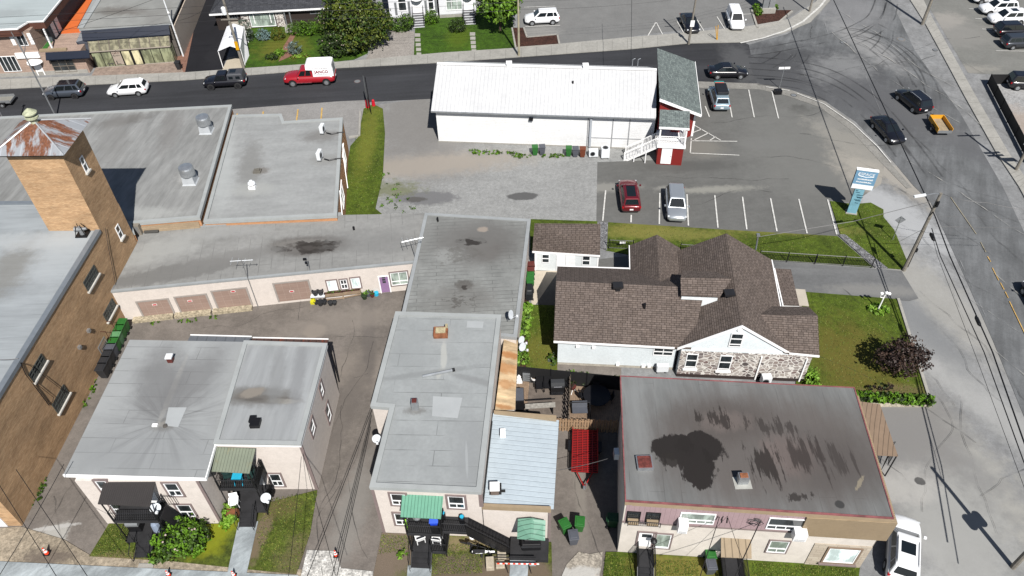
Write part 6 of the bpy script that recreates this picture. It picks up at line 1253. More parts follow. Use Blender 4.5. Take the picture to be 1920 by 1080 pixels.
rvent('chimney_pot', 'small grey square chimney on the middle of the centre roof', (779, 765), 5.57, lambda b, p: (b.box(p, .42, .42, .75), b.box(p+V((0, 0, .75)), .3, .3, .08, 0, 1)), [m_galv, m_redbrown], 'chimney')
rvent('roof_box', 'small white box on the white ribbed roof, nearer the back', (943, 815), 3.85, lambda b, p: b.box(p, .34, .5, .35), m_white)
rvent('roof_box', 'white topped brown box vent on the black tar of the ribbed roof', (928, 921), 3.85, lambda b, p: (b.box(p, .5, .55, .5), b.box(p+V((0, 0, .5)), .6, .62, .08, 0, 1)), [simple('brown_box', S(120, 104, 94), .8), m_white])
rvent('chimney_pot', 'small brick red chimney on the west house roof', (321, 677), 5.4, lambda b, p: (b.box(p, .36, .36, .45), b.box(p+V((0, 0, .45)), .46, .46, .1, 0, 1)), [m_redbrown, m_offwhite], 'chimney')
rvent('roof_drain', 'round roof drain in the stained hollow of the west house roof', (310, 799), 5.4, lambda b, p: (b.cyl(p, p+V((0, 0, .12)), .16, .12, 10)), [simple('grey_drain', S(96, 92, 88), .8), m_white], 'roof drain')
rvent('roof_block', 'small white block beside the round drain of the west house roof', (291, 798), 5.4, lambda b, p: b.box(p, .34, .22, .1), m_white, 'block')
rvent('skylight', 'black square skylight on the right unit of the west house', (480, 796), 5.55, lambda b, p: (b.box(p, .62, .62, .3), b.box(p+V((-.25, .3, .1)), .4, .5, .16)), m_black, 'skylight')
rvent('roof_hatch', 'maroon square hatch on the stained corner block roof', (1208, 870), 6.25, lambda b, p: (b.box(p, .95, .95, .22), b.box(p+V((0, 0, .22)), .8, .8, .05, 0, 1)), [m_galv, simple('maroon_lid', S(116, 58, 52), .7, var=.5, vs=4)], 'roof hatch')
rvent('chimney_pot', 'short square chimney with rusty top on the corner block roof', (1391, 903), 6.25, lambda b, p: (b.box(p, .6, .45, .65), b.box(p+V((0, 0, .65)), .45, .3, .06, 0, 1), b.box(p+V((0, -.1, 0)), 1., .8, .03, 0, 2)), [m_galv, m_rusty, simple('pale_patch', S(186, 186, 180), .8)], 'chimney')
def rv2(name, label, p, fn, mats, cat='roof vent'): mb = MB(); fn(mb, p); return tag(mb.build(name, mats), label, cat)
rv2('plumbing_vent', 'small black pipe vent on the left wing of the brown roof', zroof(wl, wr, rw0, (1208, 577)), lambda b, p: b.cyl(p+V((0, 0, -.2)), p+V((0, 0, .42)), .11, .11, 8), m_black)
m_dkvent = simple('dark_vent_metal', (.03, .03, .033, 1), .4, .4)
for lab, p in (('dark box vent on the left wing of the brown roof', zroof(wl, wr, rw0, (1158, 542))), ('dark box vent near the main ridge of the brown roof', zroof(gL, apF, bL, (1366, 556)))): rv2('box_vent', lab, p, lambda b, p: (b.box(p+V((0, 0, -.2)), .35, .35, .5), b.box(p+V((0, .0, .3)), .75, .62, .18), b.box(p+V((0, -.2, .26)), .4, .2, .1)), m_dkvent)
rvent('black_pipe', 'thin black vent pipe on the rear flat block', (821, 415), 3.5, lambda b, p: b.cyl(p, p+V((0, 0, .45)), .09, .07, 8), m_black)
rvent('black_pipe', 'thin dark vent pipe on the garage row roof', (664, 432), 3.2, lambda b, p: b.cyl(p, p+V((0, 0, .4)), .1, .1, 8), m_black)
# dishes, aerials
def dish(label, p, face, r=.42, mount=None):
    r *= .74
    t = root('satellite_dish', p, label, 'satellite dish', 'satellite dishes on the houses'); f = V(face).normalized()
    part('reflector', simple('pale_grey_dish', (.5, .53, .56, 1), .5), t, lambda b: b.lathe(p, [(r, .06), (r*.96, .035), (r*.6, .0), (.03, -.03), (.02, -.06), (r*.6, -.04), (r*1.01, .03)], 20, 0, f))
    dwn = V((f.x*.5, f.y*.5, -.25))
    part('feed_arm', m_offwhite, t, lambda b: (b.tube([p+V((0, 0, -r)), p+f*.55+V((0, 0, -.2))], .025, 5), b.box(p+f*.58+V((0, 0, -.22)), .14, .14, .12)))
    part('bracket', m_greymetal, t, lambda b: b.tube([p-f*.04, p-f*.2+V((0, 0, -.15)), mount or (p-f*.25+V((0, 0, -.75)))], .035, 5))
SE_ = (.75, -.6, .35)
dish('grey satellite dish at the corner of the two centre roofs', P(957, 590, 4.4), (.75, -.3, .3), .48); dish('upper satellite dish hung on the lean to wall', P(977, 637, 2.9), (.6, -.6, .3), .4); dish('lower satellite dish hung on the lean to wall', P(979, 650, 2.7), (.6, -.6, .3), .46)
dish('satellite dish on the left wall of the centre house', P(706, 822, 3.6), (.2, -.8, .5), .4); dish('satellite dish on the black balcony corner of the west house', P(291, 952, 3.6), (.45, -.7, .5), .44); dish('satellite dish on the porch corner under the olive canopy', P(498, 933, 1.9), (.45, -.7, .5), .44)
def aerial(label, base, h, d, n=4, wide=1.4):
    t = root('tv_aerial', base, label, 'aerial'); part('mast', m_galv, t, lambda b: b.cyl(base, base+V((0, 0, h)), .035, .035, 6)); d = V(d).normalized(); s_ = V((-d.y, d.x, 0)); tp = base+V((0, 0, h-.1))
    part('boom', m_alu, t, lambda b: (b.tube([tp-d*.9, tp+d*.9], .03, 4), [b.tube([tp+d*(-.8+1.6*k/n)-s_*(wide/2-.1*k), tp+d*(-.8+1.6*k/n)+s_*(wide/2-.1*k)], .018, 4) for k in range(n+1)]))
aerial('tv aerial on a tall mast against the garage row wall', GW.pt(GW.at(485, 576)[0], 0, .12), 5.4, (1, .05, 0), 3, .9); aerial('tv aerial with dish beside the rear flat roof corner', P(779, 487, 3.), 2.3, (1, .3, 0), 4, 1.1)
p = P(582, 511, 3.1); t = root('camera_mast', p, 'thin mast with two dark cameras on the garage row roof edge', 'mast'); part('mast', m_galv, t, lambda b: b.cyl(p, p+V((0, 0, 1.6)), .03, .03, 6)); part('camera', m_black, t, lambda b: (b.box(p+V((-.15, 0, 1.4)), .3, .16, .16), b.box(p+V((-.1, 0, 1.0)), .2, .14, .14)))
p = P(156, 440, 7.86); t = root('roof_siren', p, 'black siren machine on the corner of the brick hall roof', 'siren'); part('base', m_black, t, lambda b: b.box(p, .9, .8, .1)); part('horn', m_greymetal, t, lambda b: (b.cyl(p+V((0, 0, .1)), p+V((0, 0, .8)), .2, .12, 10), b.cyl(p+V((-.4, 0, .55)), p+V((.5, 0, .6)), .24, .1, 10))); part('frame', m_black, t, lambda b: [b.tube([p+V((x, y, .1)), p+V((x*.4, y*.4, 1.))], .03, 4) for x in (-.4, .4) for y in (-.35, .35)])
p = q(20.4, -6.2)+V((0, 0, 7.9)); t = root('roof_ladder_cage', p, 'small metal ladder cage at the foot of the tower', 'ladder'); part('hoop', m_galv, t, lambda b: [b.tube([p+V((x, 3.9, 0)), p+V((x, 3.9, .9)), p+V((x+1., 3.9, .9)), p+V((x+1., 3.9, 0))], .035, 4) for x in (0., .05)])
# small vent stack by tower
p = P(262, 437, 3.4); t = root('louvred_hood', p, 'beige louvred roof hood beside the tower corner', 'roof vent'); part('casing', simple('beige_hood', S(150, 142, 130), .8), t, lambda b: b.box(p, .7, .7, 1.1)); part('louvre', m_greymetal, t, lambda b: [b.box(p+V((0, -.36, .3+.12*k)), .5, .04, .05) for k in range(6)])
rvent('old_log', 'dark bundle of rolled felt lying beside the roof hood', (283, 437), 3.4, lambda b, p: (b.cyl(p+V((-.5, 0, .14)), p+V((.7, .05, .14)), .15, .15, 8), b.cyl(p+V((-.45, .2, .12)), p+V((.65, .25, .12)), .12, .12, 8)), simple('charred_felt', (.05, .048, .045, 1), .95), 'felt roll')

p, p2 = P(792, 706, 5.66), P(848, 694, 5.66); mb = MB(); mb.cyl(p, p2, .1, .1, 8); mb.cyl(p2, p2+(p2-p).normalized()*.18, .13, .13, 8, 1); tag(mb.build('rain_pipe', [m_galv, m_black]), 'pale length of pipe lying across the centre house roof', 'pipe')
# ---------------------------------------------------------------- vegetation
lf_yel = leafm('yellow_green_foliage', S(96, 108, 36)); lf_dk = leafm('dark_foliage', S(44, 60, 26)); lf_mid = leafm('mid_green_foliage', S(70, 98, 28)); lf_br = leafm('bright_foliage', S(98, 140, 30))
lf_blue = leafm('blue_spruce_needles', S(120, 146, 146), .3); lf_grey = leafm('grey_green_needles', S(104, 116, 104), .3); lf_pur = leafm('purple_foliage', S(60, 46, 42), .45); lf_ol = leafm('olive_foliage', S(104, 104, 26), .3); lf_lime = leafm('fresh_lime_leaves', S(130, 168, 60), .3)
lf_pur2 = leafm('brown_purple_foliage', S(80, 62, 52), .4)
m_bark = simple('bark', S(84, 70, 58), .95, var=.3, vs=5); m_flower = simple('pale_pink_flowers', S(206, 186, 176), .8, var=.2)
def leaves(mb, lumps, leaf, seed=1, nm=2, clump=.3, up=.3):
    r_ = random.Random(seed)
    ex = []
    for c, rad, n in lumps:
        if n >= 1400 and max(rad) > 1.25:      # smaller outer masses that break the outline
            for _ in range(7):
                d = V((r_.gauss(0, 1), r_.gauss(0, 1), r_.gauss(.2, .8))).normalized(); k = r_.uniform(.26, .42); ex.append((V(c)+V((d.x*rad[0], d.y*rad[1], d.z*rad[2]))*r_.uniform(.85, 1.1), (rad[0]*k, rad[1]*k, rad[2]*k), int(n*.07)))
    for c, rad, n in [(c, r, int(n*.8) if n >= 1400 else n) for c, r, n in lumps]+ex:
        c = V(c); ncl = max(6, n//14); cl = []
        for _ in range(ncl):
            d = V((r_.gauss(0, 1), r_.gauss(0, 1), r_.gauss(0, 1))).normalized(); k = r_.uniform(.55, 1.0)**.6
            cl.append((V((d.x*rad[0]*k, d.y*rad[1]*k, d.z*rad[2]*k)), r_.randrange(nm) if r_.random() < .75 else 0, d))
        cr_ = clump*(rad[0]+rad[1]+rad[2])/3
        for i in range(n):
            p0_, m_, d = cl[i % ncl]
            p_ = c+p0_+V((r_.gauss(0, 1), r_.gauss(0, 1), r_.gauss(0, .8)))*cr_*.5
            if p_.z < .06: p_.z = .06+r_.random()*.1
            nn = (d*.8+V((r_.gauss(0, .7), r_.gauss(0, .7), r_.gauss(up, .7)))).normalized(); x = nn.orthogonal().normalized(); y = nn.cross(x); a = r_.uniform(0, PI); x, y = x*math.cos(a)+y*math.sin(a), y*math.cos(a)-x*math.sin(a)
            s_ = leaf*r_.uniform(.6, 1.3); mb.face([p_-x*s_*.5, p_+y*s_*.35, p_+x*s_*.5, p_-y*s_*.35], m_)
def plant(name, label, cat, base, lumps, leaf, mats, group=None, trunk=None, seed=1, flowers=0, clump=.3):
    b0 = V((base.x, base.y, .05)); t = root(name, b0, label, cat, group)
    mb = MB(); leaves(mb, [((b0.x+c[0], b0.y+c[1], c[2]), r, n) for c, r, n in lumps], leaf, seed, len(mats), clump); mb.build('crown' if trunk else 'foliage', mats, t)
    if trunk:
        h, r0, br = trunk; mb = MB(); mb.tube([b0+V((0, 0, -.1)), b0+V((.05, .03, h*.5)), b0+V((0, 0, h))], [r0, r0*.8, r0*.5], 7)
        for k in range(br):
            a = 2*PI*k/br+.4; mb.tube([b0+V((0, 0, h*(.45+.06*k))), b0+V((math.cos(a)*h*.3, math.sin(a)*h*.3, h*(.8+.05*k)))], [r0*.45, r0*.15], 5)
        mb.build('trunk', m_bark, t)
    else:
        mb = MB(); mb.tube([b0+V((0, 0, -.05)), b0+V((0, 0, lumps[0][0][2]))], [.06, .03], 5); mb.build('stem', m_bark, t)
    if flowers:
        r_ = random.Random(seed+5); mb = MB()
        for _ in range(flowers):
            c, r, n = r_.choice(lumps); d = V((r_.gauss(0, 1), r_.gauss(0, 1)-.4, abs(r_.gauss(0, 1)))).normalized(); mb.lathe(b0+V((c[0]+d.x*r[0]*1.02, c[1]+d.y*r[1]*1.02, c[2]+d.z*r[2]*1.02)), [(.02, -.03), (.07, 0), (.06, .04), (.01, .06)], 6)
        mb.build('flowers', m_flower, t)
    return t
G_ = P
plant('leafy_tree', 'big yellow green tree between the bungalow and the gravel driveway', 'tree', P(682, 92), [((0, 0, 3.4), (3.2, 2.6, 3.2), 5200), ((-2.2, .8, 4.6), (2.2, 2., 2.4), 2600), ((1.8, .6, 3.2), (1.9, 1.8, 2.4), 2200), ((-.3, 1., 6.), (2., 1.8, 1.8), 1800)], .3, [lf_yel, lf_dk, lf_mid], trunk=(5, .22, 5), seed=3)
plant('lilac_bush', 'dark bush with pale blossom in front of the big yellow green tree', 'bush', P(632, 106), [((0, 0, 1.5), (1.7, 1.3, 1.5), 2200), ((1.6, .5, 1.8), (1.3, 1.1, 1.4), 1200)], .22, [lf_dk, lf_mid, lf_dk], seed=4, flowers=26)
plant('lilac_bush', 'tall lilac with pale flower heads beside the bungalow porch', 'bush', P(620, 72), [((0, 0, 2.), (1.2, 1.2, 2.), 1600)], .22, [lf_mid, lf_dk, lf_yel], seed=5, flowers=24)
plant('clipped_hedge', 'bright green clipped hedge along the bungalow porch', 'hedge', P(572, 66), [((-1., .1, .9), (1.2, .9, .95), 1500), ((.6, .1, .9), (1.3, .9, .95), 1600)], .16, [lf_mid, lf_br], seed=6, clump=.25)
plant('round_shrub', 'olive green ball shaped shrub under the picture window', 'bush', P(524, 75), [((0, 0, .85), (.95, .9, .85), 2200)], .12, [lf_ol, lf_ol, lf_mid], seed=7, clump=.2)
plant('blue_spruce', 'pale blue dwarf spruce beside the olive ball shrub', 'bush', P(496, 75), [((0, 0, .7), (.9, .85, .75), 1800)], .14, [lf_blue, lf_blue, lf_grey], seed=8, clump=.22)
plant('grey_conifer', 'tall grey green conical shrub beside the white carport', 'bush', P(466, 77), [((0, 0, .8), (.95, .9, .9), 1500), ((-.1, .1, 1.9), (.7, .65, 1.1), 900)], .15, [lf_grey, lf_grey, lf_dk], seed=9, clump=.22)
plant('silver_shrub', 'silvery round shrub standing in the lawn by the house path', 'bush', P(554, 101), [((0, 0, .8), (.85, .8, .85), 1700)], .14, [lf_grey, lf_grey, lf_blue], seed=10, clump=.22)
plant('low_shrub', 'low dark green shrub on the bungalow lawn near the sidewalk', 'bush', P(511, 112), [((0, 0, .4), (.8, .6, .4), 800)], .14, [lf_dk, lf_mid], seed=11)
plant('low_shrub', 'low bright green shrub beside the lower end of the house path', 'bush', P(528, 104), [((0, 0, .4), (.75, .6, .45), 800)], .18, [lf_br, lf_lime], seed=12)
plant('low_shrub', 'straggly pale green edging plant along the curved bed', 'bush', P(565, 110), [((-.6, 0, .25), (.9, .3, .25), 400), ((.6, .2, .25), (.6, .3, .25), 250)], .16, [lf_lime, lf_ol], seed=13)
plant('leafy_bush', 'dense green bush left of the first white stoop', 'bush', P(757, 58), [((-.3, 0, .9), (1.5, .9, .9), 1700), ((.6, .3, 1.2), (.9, .8, 1.), 900)], .2, [lf_mid, lf_dk, lf_br], seed=14)
plant('leafy_bush', 'green bush right of the first white stoop', 'bush', P(809, 45), [((0, 0, .9), (.9, .7, .95), 1200)], .2, [lf_mid, lf_br], seed=15)
plant('leafy_bush', 'dark green bush beside the second white stoop', 'bush', P(859, 60), [((0, 0, .9), (1.15, .9, .95), 1700)], .18, [lf_dk, lf_mid], seed=16)
plant('maple_tree', 'bright green broadleaf tree at the end of the white houses', 'tree', P(938, 58), [((0, 0, 4.), (2.4, 2.2, 2.2), 3000), ((-1.6, .4, 3.6), (1.3, 1.2, 1.2), 900), ((1.3, .3, 4.6), (1.6, 1.5, 1.6), 1200)], .42, [lf_br, lf_mid, lf_lime], trunk=(4.5, .18, 4), seed=17)
plant('round_shrub', 'small round shrub left of the grey sign legs, upper one', 'bush', P(1417, 20), [((0, 0, .5), (.55, .5, .55), 700)], .16, [lf_br, lf_mid], seed=18, clump=.2)
plant('round_shrub', 'small round shrub left of the grey sign legs, lower one', 'bush', P(1420, 29), [((0, 0, .5), (.6, .55, .55), 700)], .16, [lf_br, lf_mid], seed=19, clump=.2)
plant('round_shrub', 'small round shrub right of the grey sign legs', 'bush', P(1452, 20), [((0, 0, .45), (.45, .4, .5), 500)], .16, [lf_br, lf_mid], seed=20, clump=.2)
zc_ = 2.1; pc = P(1695, 668, zc_)
plant('purple_leaf_tree', 'purple leaved small tree on the lawn by the street', 'tree', pc, [((0, 0, 2.1), (1.6, 1.25, 1.0), 1500), ((-1., .1, 1.8), (.95, .9, .8), 420), ((.95, -.2, 2.2), (1.05, .9, .7), 520), ((.2, .6, 2.7), (1., .8, .7), 380), ((0, -.6, 1.5), (1., .7, .6), 300)], .2, [lf_pur, lf_pur2, lf_pur], trunk=(1.9, .12, 6), seed=21, clump=.34)
plant('flowering_shrub', 'large round green shrub with pale pink blooms by the west house stairs', 'bush', P(350, 1022), [((0, 0, .95), (1.45, 1.15, .9), 2600), ((.8, .4, .8), (.9, .8, .8), 900)], .19, [lf_br, lf_mid, lf_dk], seed=22, flowers=14)
plant('low_shrub', 'leafy plant at the foot of the black steps of the west house', 'bush', P(303, 1048), [((0, 0, .4), (.7, .5, .4), 450)], .2, [lf_br, lf_mid], seed=23)
plant('tall_perennial', 'lime green perennial clump between the two west house porches', 'plant', P(432, 972), [((0, 0, .5), (.55, .9, .5), 900)], .22, [lf_lime, lf_br], seed=24)
plant('low_shrub', 'small green plant at the base of the centre house steps', 'bush', P(757, 1044), [((0, 0, .25), (.35, .3, .25), 220)], .16, [lf_br, lf_lime], seed=25)
hz = [(1600+k*12.4, 749+k*.7) for k in range(12)]
plant('perennial_hedge', 'row of leafy green perennials along the stone edging of the front lawn', 'hedge', P(1670, 752), [((P(a, b).x-P(1670, 752).x, P(a, b).y-P(1670, 752).y, .4), (.42, .38, .42), 380) for a, b in hz], .2, [lf_br, lf_mid, lf_dk], seed=26)
for k, (x, y, r) in enumerate(((1630, 729, .26), (1650, 728, .26), (1665, 727, .22))): plant('dark_iris', ('leftmost', 'middle', 'rightmost')[k]+' of three dark iris clumps above the perennial hedge', 'plant', P(x, y+5), [((0, 0, .4), (r, r, .3), 130)], .14, [lf_pur, lf_dk], 'dark iris clumps', seed=60+k)
plant('hosta_ring', 'pale green hosta ring around the white garden lamp', 'plant', P(1645, 582), [((-.6, .1, .2), (.4, .35, .2), 160), ((0, -.35, .2), (.5, .35, .22), 200), ((.55, 0, .2), (.4, .4, .2), 160), ((0, .35, .2), (.4, .3, .2), 120)], .26, [lf_lime, lf_br], seed=27)
for k, (x, y) in enumerate(((987, 578), (986, 596), (984, 612), (982, 628), (978, 660), (977, 678))): plant('hosta_plant', ['topmost', 'second', 'third', 'fourth', 'fifth', 'lowest'][k]+' leafy hosta down the narrow bed beside the rear block', 'plant', P(x, y+4), [((0, 0, .4), (.55, .55, .4), 330)], .24, [lf_lime, lf_br, lf_mid], 'hostas in the narrow bed', seed=30+k)
plant('corner_shrub', 'bright green shrub at the right end of the rubble stone wall', 'bush', P(1516, 716), [((0, 0, .6), (.55, .9, .6), 800)], .18, [lf_br, lf_lime], seed=38)
plant('corner_shrub', 'small shrub at the left end of the pale blue house wall', 'bush', P(1036, 680), [((0, 0, .4), (.4, .5, .4), 300)], .16, [lf_mid, lf_grey], seed=39)
wd = MB(); leaves(wd, [(P(x, y, .12), (.9, .35, .12), 150) for x, y in ((905, 287), (925, 285), (950, 288), (968, 291), (985, 293), (1030, 291), (1046, 291), (890, 284))]+[(P(x, y, .1), (1.2, .8, .08), 60) for x, y in ((730, 350), (715, 380), (745, 372), (712, 330), (760, 388))], .16, 40, 2); tag(wd.build('weeds', [lf_br, lf_mid]), 'straggling weeds along the white hall foot and gravel edge', 'weeds', kind='stuff')
wd = MB(); leaves(wd, [(P(x, y, .14), (.3, .5, .14), 120) for x, y in ((74, 918), (80, 905), (66, 935), (168, 735), (160, 752), (172, 722))]+[(P(x, y, .1), (.5, .2, .1), 60) for x, y in ((345, 602), (360, 600), (402, 594), (288, 606))], .14, 41, 2); tag(wd.build('weeds', [lf_mid, lf_br]), 'weeds growing along the brick hall base and garage sills', 'weeds', kind='stuff')
# grass tufts: blades over the nearer lawns
def tufts(polys, n, seed, mats, label):
    r_ = random.Random(seed); mb = MB()
    for poly, k in polys:
        xs = [p[0] for p in poly]; ys = [p[1] for p in poly]; c = 0
        while c < k:
            x, y = r_.uniform(min(xs), max(xs)), r_.uniform(min(ys), max(ys)); ins = False
            for i in range(len(poly)):
                (x0, y0), (x1, y1) = poly[i-1], poly[i]
                if (y0 > y) != (y1 > y) and x < (x1-x0)*(y-y0)/(y1-y0)+x0: ins = not ins
            if not ins: continue
            c += 1; p_ = P(x, y, .085); a = r_.uniform(0, 2*PI); h_ = r_.uniform(.03, .09); d = V((math.cos(a), math.sin(a), 0)); e = V((-d.y, d.x, 0))*r_.uniform(.015, .04)
            mb.face([p_-e, p_+e, p_+d*h_*.8+V((0, 0, h_))], r_.randrange(len(mats)))
    tag(mb.build('grass_tufts', mats), label, 'grass', kind='stuff')
gr1 = leafm('grass_blade', S(98, 118, 34), .3); gr2 = leafm('dry_grass_blade', S(138, 138, 66), .3); gr3 = leafm('dark_grass_blade', S(62, 86, 22), .3)
tufts([([(205, 985), (260, 985), (300, 1050), (172, 1042)], 2600), ([(500, 935), (595, 922), (582, 1000), (556, 1075), (490, 1070), (480, 990)], 3200), ([(716, 1002), (765, 1005), (765, 1030), (710, 1040)], 700), ([(805, 1020), (905, 1020), (905, 1075), (808, 1078)], 2200), ([(1136, 1040), (1190, 1042), (1190, 1080), (1130, 1080)], 1200), ([(1230, 1050), (1310, 1052), (1310, 1080), (1230, 1080)], 1200), ([(1410, 1055), (1605, 1066), (1600, 1082), (1410, 1080)], 1600)], 0, 51, [gr1, gr2, gr3, gr1], 'ragged grass blades of the street side front yards')
tufts([([(1510, 552), (1680, 564), (1736, 738), (1610, 750), (1520, 720), (1505, 660)], 5200), ([(1140, 420), (1345, 433), (1570, 446), (1630, 500), (1455, 487), (1180, 460), (1140, 460)], 3600), ([(1557, 380), (1650, 390), (1675, 435), (1695, 500), (1665, 500), (1580, 443)], 2200), ([(660, 272), (685, 207), (716, 206), (716, 330), (700, 395), (650, 405)], 2200), ([(990, 575), (1040, 575), (1035, 690), (985, 690)], 1200)], 0, 52, [gr1, gr2, gr1, gr3], 'ragged grass blades of the lawns around the brown roofed house')
# ---------------------------------------------------------------- poles, lamps, signs
def pole(label, px, h, lean=(0, 0), r=.15, mat=None, name='utility_pole', group='wooden utility poles'):
    p = P(*px); t = root(name, p, label, 'utility pole', group); tp = p+V((lean[0], lean[1], h)); part('shaft', mat or m_wood, t, lambda b: b.cyl(p+V((0, 0, -.2)), tp, r, r*.7, 9)); return t, p, tp
def lampcyl(t, p, nm='transformer', mat=None): part(nm, mat or m_galv, t, lambda b: b.lathe(p, [(.2, 0), (.28, .05), (.28, .8), (.2, .9), (.05, .95)], 12))
t, pA, tA = pole('tall wooden utility pole leaning at the corner of the sign lawn', (1694, 507), 8.4, (.1, -.1), .17)
part('lamp_arm', m_galv, t, lambda b: b.tube([tA+V((0, 0, -.1)), tA+V((-.5, -.05, .05)), tA+V((-1.3, -.1, -.1))], .04, 5)); part('lamp_head', m_offwhite, t, lambda b: b.ob(tA+V((-2.1, -.2, -.25)), (.9, .05, .12), (0, .22, 0), (0, 0, .12)))
part('cable_bundle', m_black, t, lambda b: (b.tube([pA+V((.15, -.1, 7.6)), pA+V((.15, -.15, 4.)), pA+V((.15, -.15, .5))], .03, 4), b.box(pA+V((.25, -.05, 2.2)), .2, .2, .35), b.cyl(tA+V((0, -.15, -1.2)), tA+V((0, -.15, -.7)), .12, .12, 8)))
t, pB, tB = pole('utility pole at the bottom right corner with transformer', (1899, 1064), 8.6, (0, 0), .17); lampcyl(t, pB+V((.35, .1, 3.4))); part('transformer', m_galv, t, lambda b: b.lathe(pB+V((-.35, -.1, 3.4)), [(.2, 0), (.28, .05), (.28, .8), (.05, .95)], 12))
t, pC, tC = pole('pale wooden pole in front of the mulch bed across the street', (973, 106), 8.8, (0, 0), .15, simple('pale_pole_wood', S(186, 178, 152), .9, var=.2)); part('lamp_globe', m_white, t, lambda b: b.lathe(pC+V((-.1, 0, 7.2)), [(.05, 0), (.2, .1), (.2, .3), (.04, .4)], 10))
t, pD, tD = pole('wooden pole with a white notice standing before the far parked black car', (1291, 83), 8.6, (.1, 0), .15); part('notice_board', m_white, t, lambda b: b.ob(pD+V((-.2, -.2, 2.4)), (.5, 0, 0), (0, .04, 0), (0, 0, .8))); part('street_lamp', m_greymetal, t, lambda b: b.tube([pD+V((0, 0, 6.)), pD+V((-.7, 0, 6.1))], .07, 5))
t, pE, tE = pole('dark wooden pole on the east sidewalk near the top of the photo', (1729, 46), 9, (.2, 0), .22); part('conduit', m_galv, t, lambda b: b.cyl(pE+V((.25, -.05, 0)), pE+V((.4, -.05, 8)), .06, .06, 6))
t, pF, tF = pole('thin wooden pole at the curved kerb near the top of the photo', (1517, 23), 8.5, (.1, 0), .14)
t, pG, tG = pole('weathered pole with transformer and yellow tag beside the carport', (458, 131), 9.4, (-.2, .2), .18); lampcyl(t, pG+V((-.42, .1, 7.0)), mat=m_offwhite); part('pole_tag', m_yellow, t, lambda b: b.ob(pG+V((-.2, -.22, 2.7)), (.4, 0, 0), (0, .03, 0), (0, 0, 1.1))); part('crossarm', m_wood, t, lambda b: b.ob(pG+V((-1., -.1, 6.4)), (2., 0, 0), (0, .12, 0), (0, 0, .12)))
part('insulator', m_black, t, lambda b: [b.cyl(pG+V((x, 0, 6.5)), pG+V((x, 0, 6.8)), .05, .05, 6) for x in (-.9, .9)])
t, pH, tH = pole('thin grey street mast with forked top behind the tower', (106, 221), 9.6, (-.2, .2), .09, m_galv, 'street_mast', 'thin grey masts'); part('fork', m_galv, t, lambda b: (b.tube([tH+V((0, 0, -2.)), tH+V((.9, 0, -.3)), tH+V((.9, 0, .5))], .04, 5), b.tube([tH+V((0, 0, -2.)), tH+V((-.2, 0, .6))], .04, 5)))
t, pI, tI = pole('thin grey mast left of the tower at the edge of the photo', (28, 262), 8.4, (-.1, .1), .09, m_galv, 'street_mast', 'thin grey masts'); part('cap', m_galv, t, lambda b: b.box(tI, .3, .3, .12))
t, pJ, tJ = pole('pale service pole at the corner of the glass fronted store', (344, 106), 8.6, (-.15, .2), .1, m_offwhite, 'service_pole', None); part('lamp_globe', m_white, t, lambda b: b.lathe(pJ+V((0, 0, 5.6)), [(.04, 0), (.14, .1), (.03, .3)], 8))
t, pK, tK = pole('pole with green street sign on the east sidewalk at the right edge', (1904, 320), 8.2, (0, 0), .16); m_gsign = simple('green_road_sign', (.0, .28, .2, 1), .4)
part('road_sign', m_gsign, t, lambda b: b.ob(pK+V((.05, -.25, 2.1)), (1.5, 0, 0), (0, .04, 0), (0, 0, .75))); part('sign_panel', m_greymetal, t, lambda b: [b.ob(pK+V((-.75, -.2, z_)), (1.5, 0, 0), (0, .04, 0), (0, 0, .35)) for z_ in (3.2, 3.8)])
part('crossarm', m_wood, t, lambda b: b.ob(pK+V((-1.2, -.1, 7.6)), (2.4, 0, 0), (0, .12, 0), (0, 0, .12)))
p = P(1461, 166); t = root('street_name_sign', p, 'white double blade street sign on a thin post by the curved kerb', 'sign'); part('post', m_galv, t, lambda b: b.cyl(p, p+V((0, 0, 2.5)), .04, .04, 6)); part('blade', m_white, t, lambda b: (b.ob(p+V((-.62, -.03, 2.45)), (.6, 0, 0), (0, .05, 0), (0, 0, .26)), b.ob(p+V((.04, -.03, 2.45)), (.62, 0, 0), (0, .05, 0), (0, 0, .26))))
part('base_weights', m_black, t, lambda b: b.box(p+V((-.5, -1.1, 0)), .8, .6, .5))
p = P(1673, 451); t = root('road_sign', p, 'back of a grey square road sign on a bare post in the sign lawn', 'sign'); part('post', m_galv, t, lambda b: b.cyl(p, p+V((.0, .1, 2.6)), .04, .04, 6)); part('panel', m_greymetal, t, lambda b: b.face([p+V((-.5, .1, 2.3)), p+V((.05, .12, 1.85)), p+V((.5, .1, 2.3)), p+V((-.05, .12, 2.75))])); 
# pylon sign
pa, pb = P(1586.5, 401), P(1604, 403.5); SWl = Wall(pa, pb); t = root('pylon_sign', (pa+pb)/2, 'light blue pylon sign with white topped panel on the grass corner', 'sign')
m_sblue = simple('pale_blue_sign_face', S(132, 178, 212), .4, var=.08); m_sblue2 = simple('aqua_sign_post', S(142, 196, 216), .4, var=.2, vs=1.2); m_snavy = simple('navy_sign_edge', S(22, 52, 78), .4); m_sink = simple('navy_lettering', S(44, 84, 104), .5, var=0); m_swhite = simple('white_lettering', (.74, .76, .78, 1), .5, var=0)
part('plinth', m_concrete, t, lambda b: SWl.slab(b, -.08, SWl.L+.1, 0, .18, -.5, .1)); part('post', [m_sblue2, m_snavy], t, lambda b: (SWl.slab(b, 0, SWl.L, .15, 3.1, -.04, 0, 0), SWl.slab(b, .01, SWl.L-.01, .15, 3.1, -.3, -.04, 1)))
w0, w1, s0_, s1_ = -.42, 1.42, 3.0, 5.0
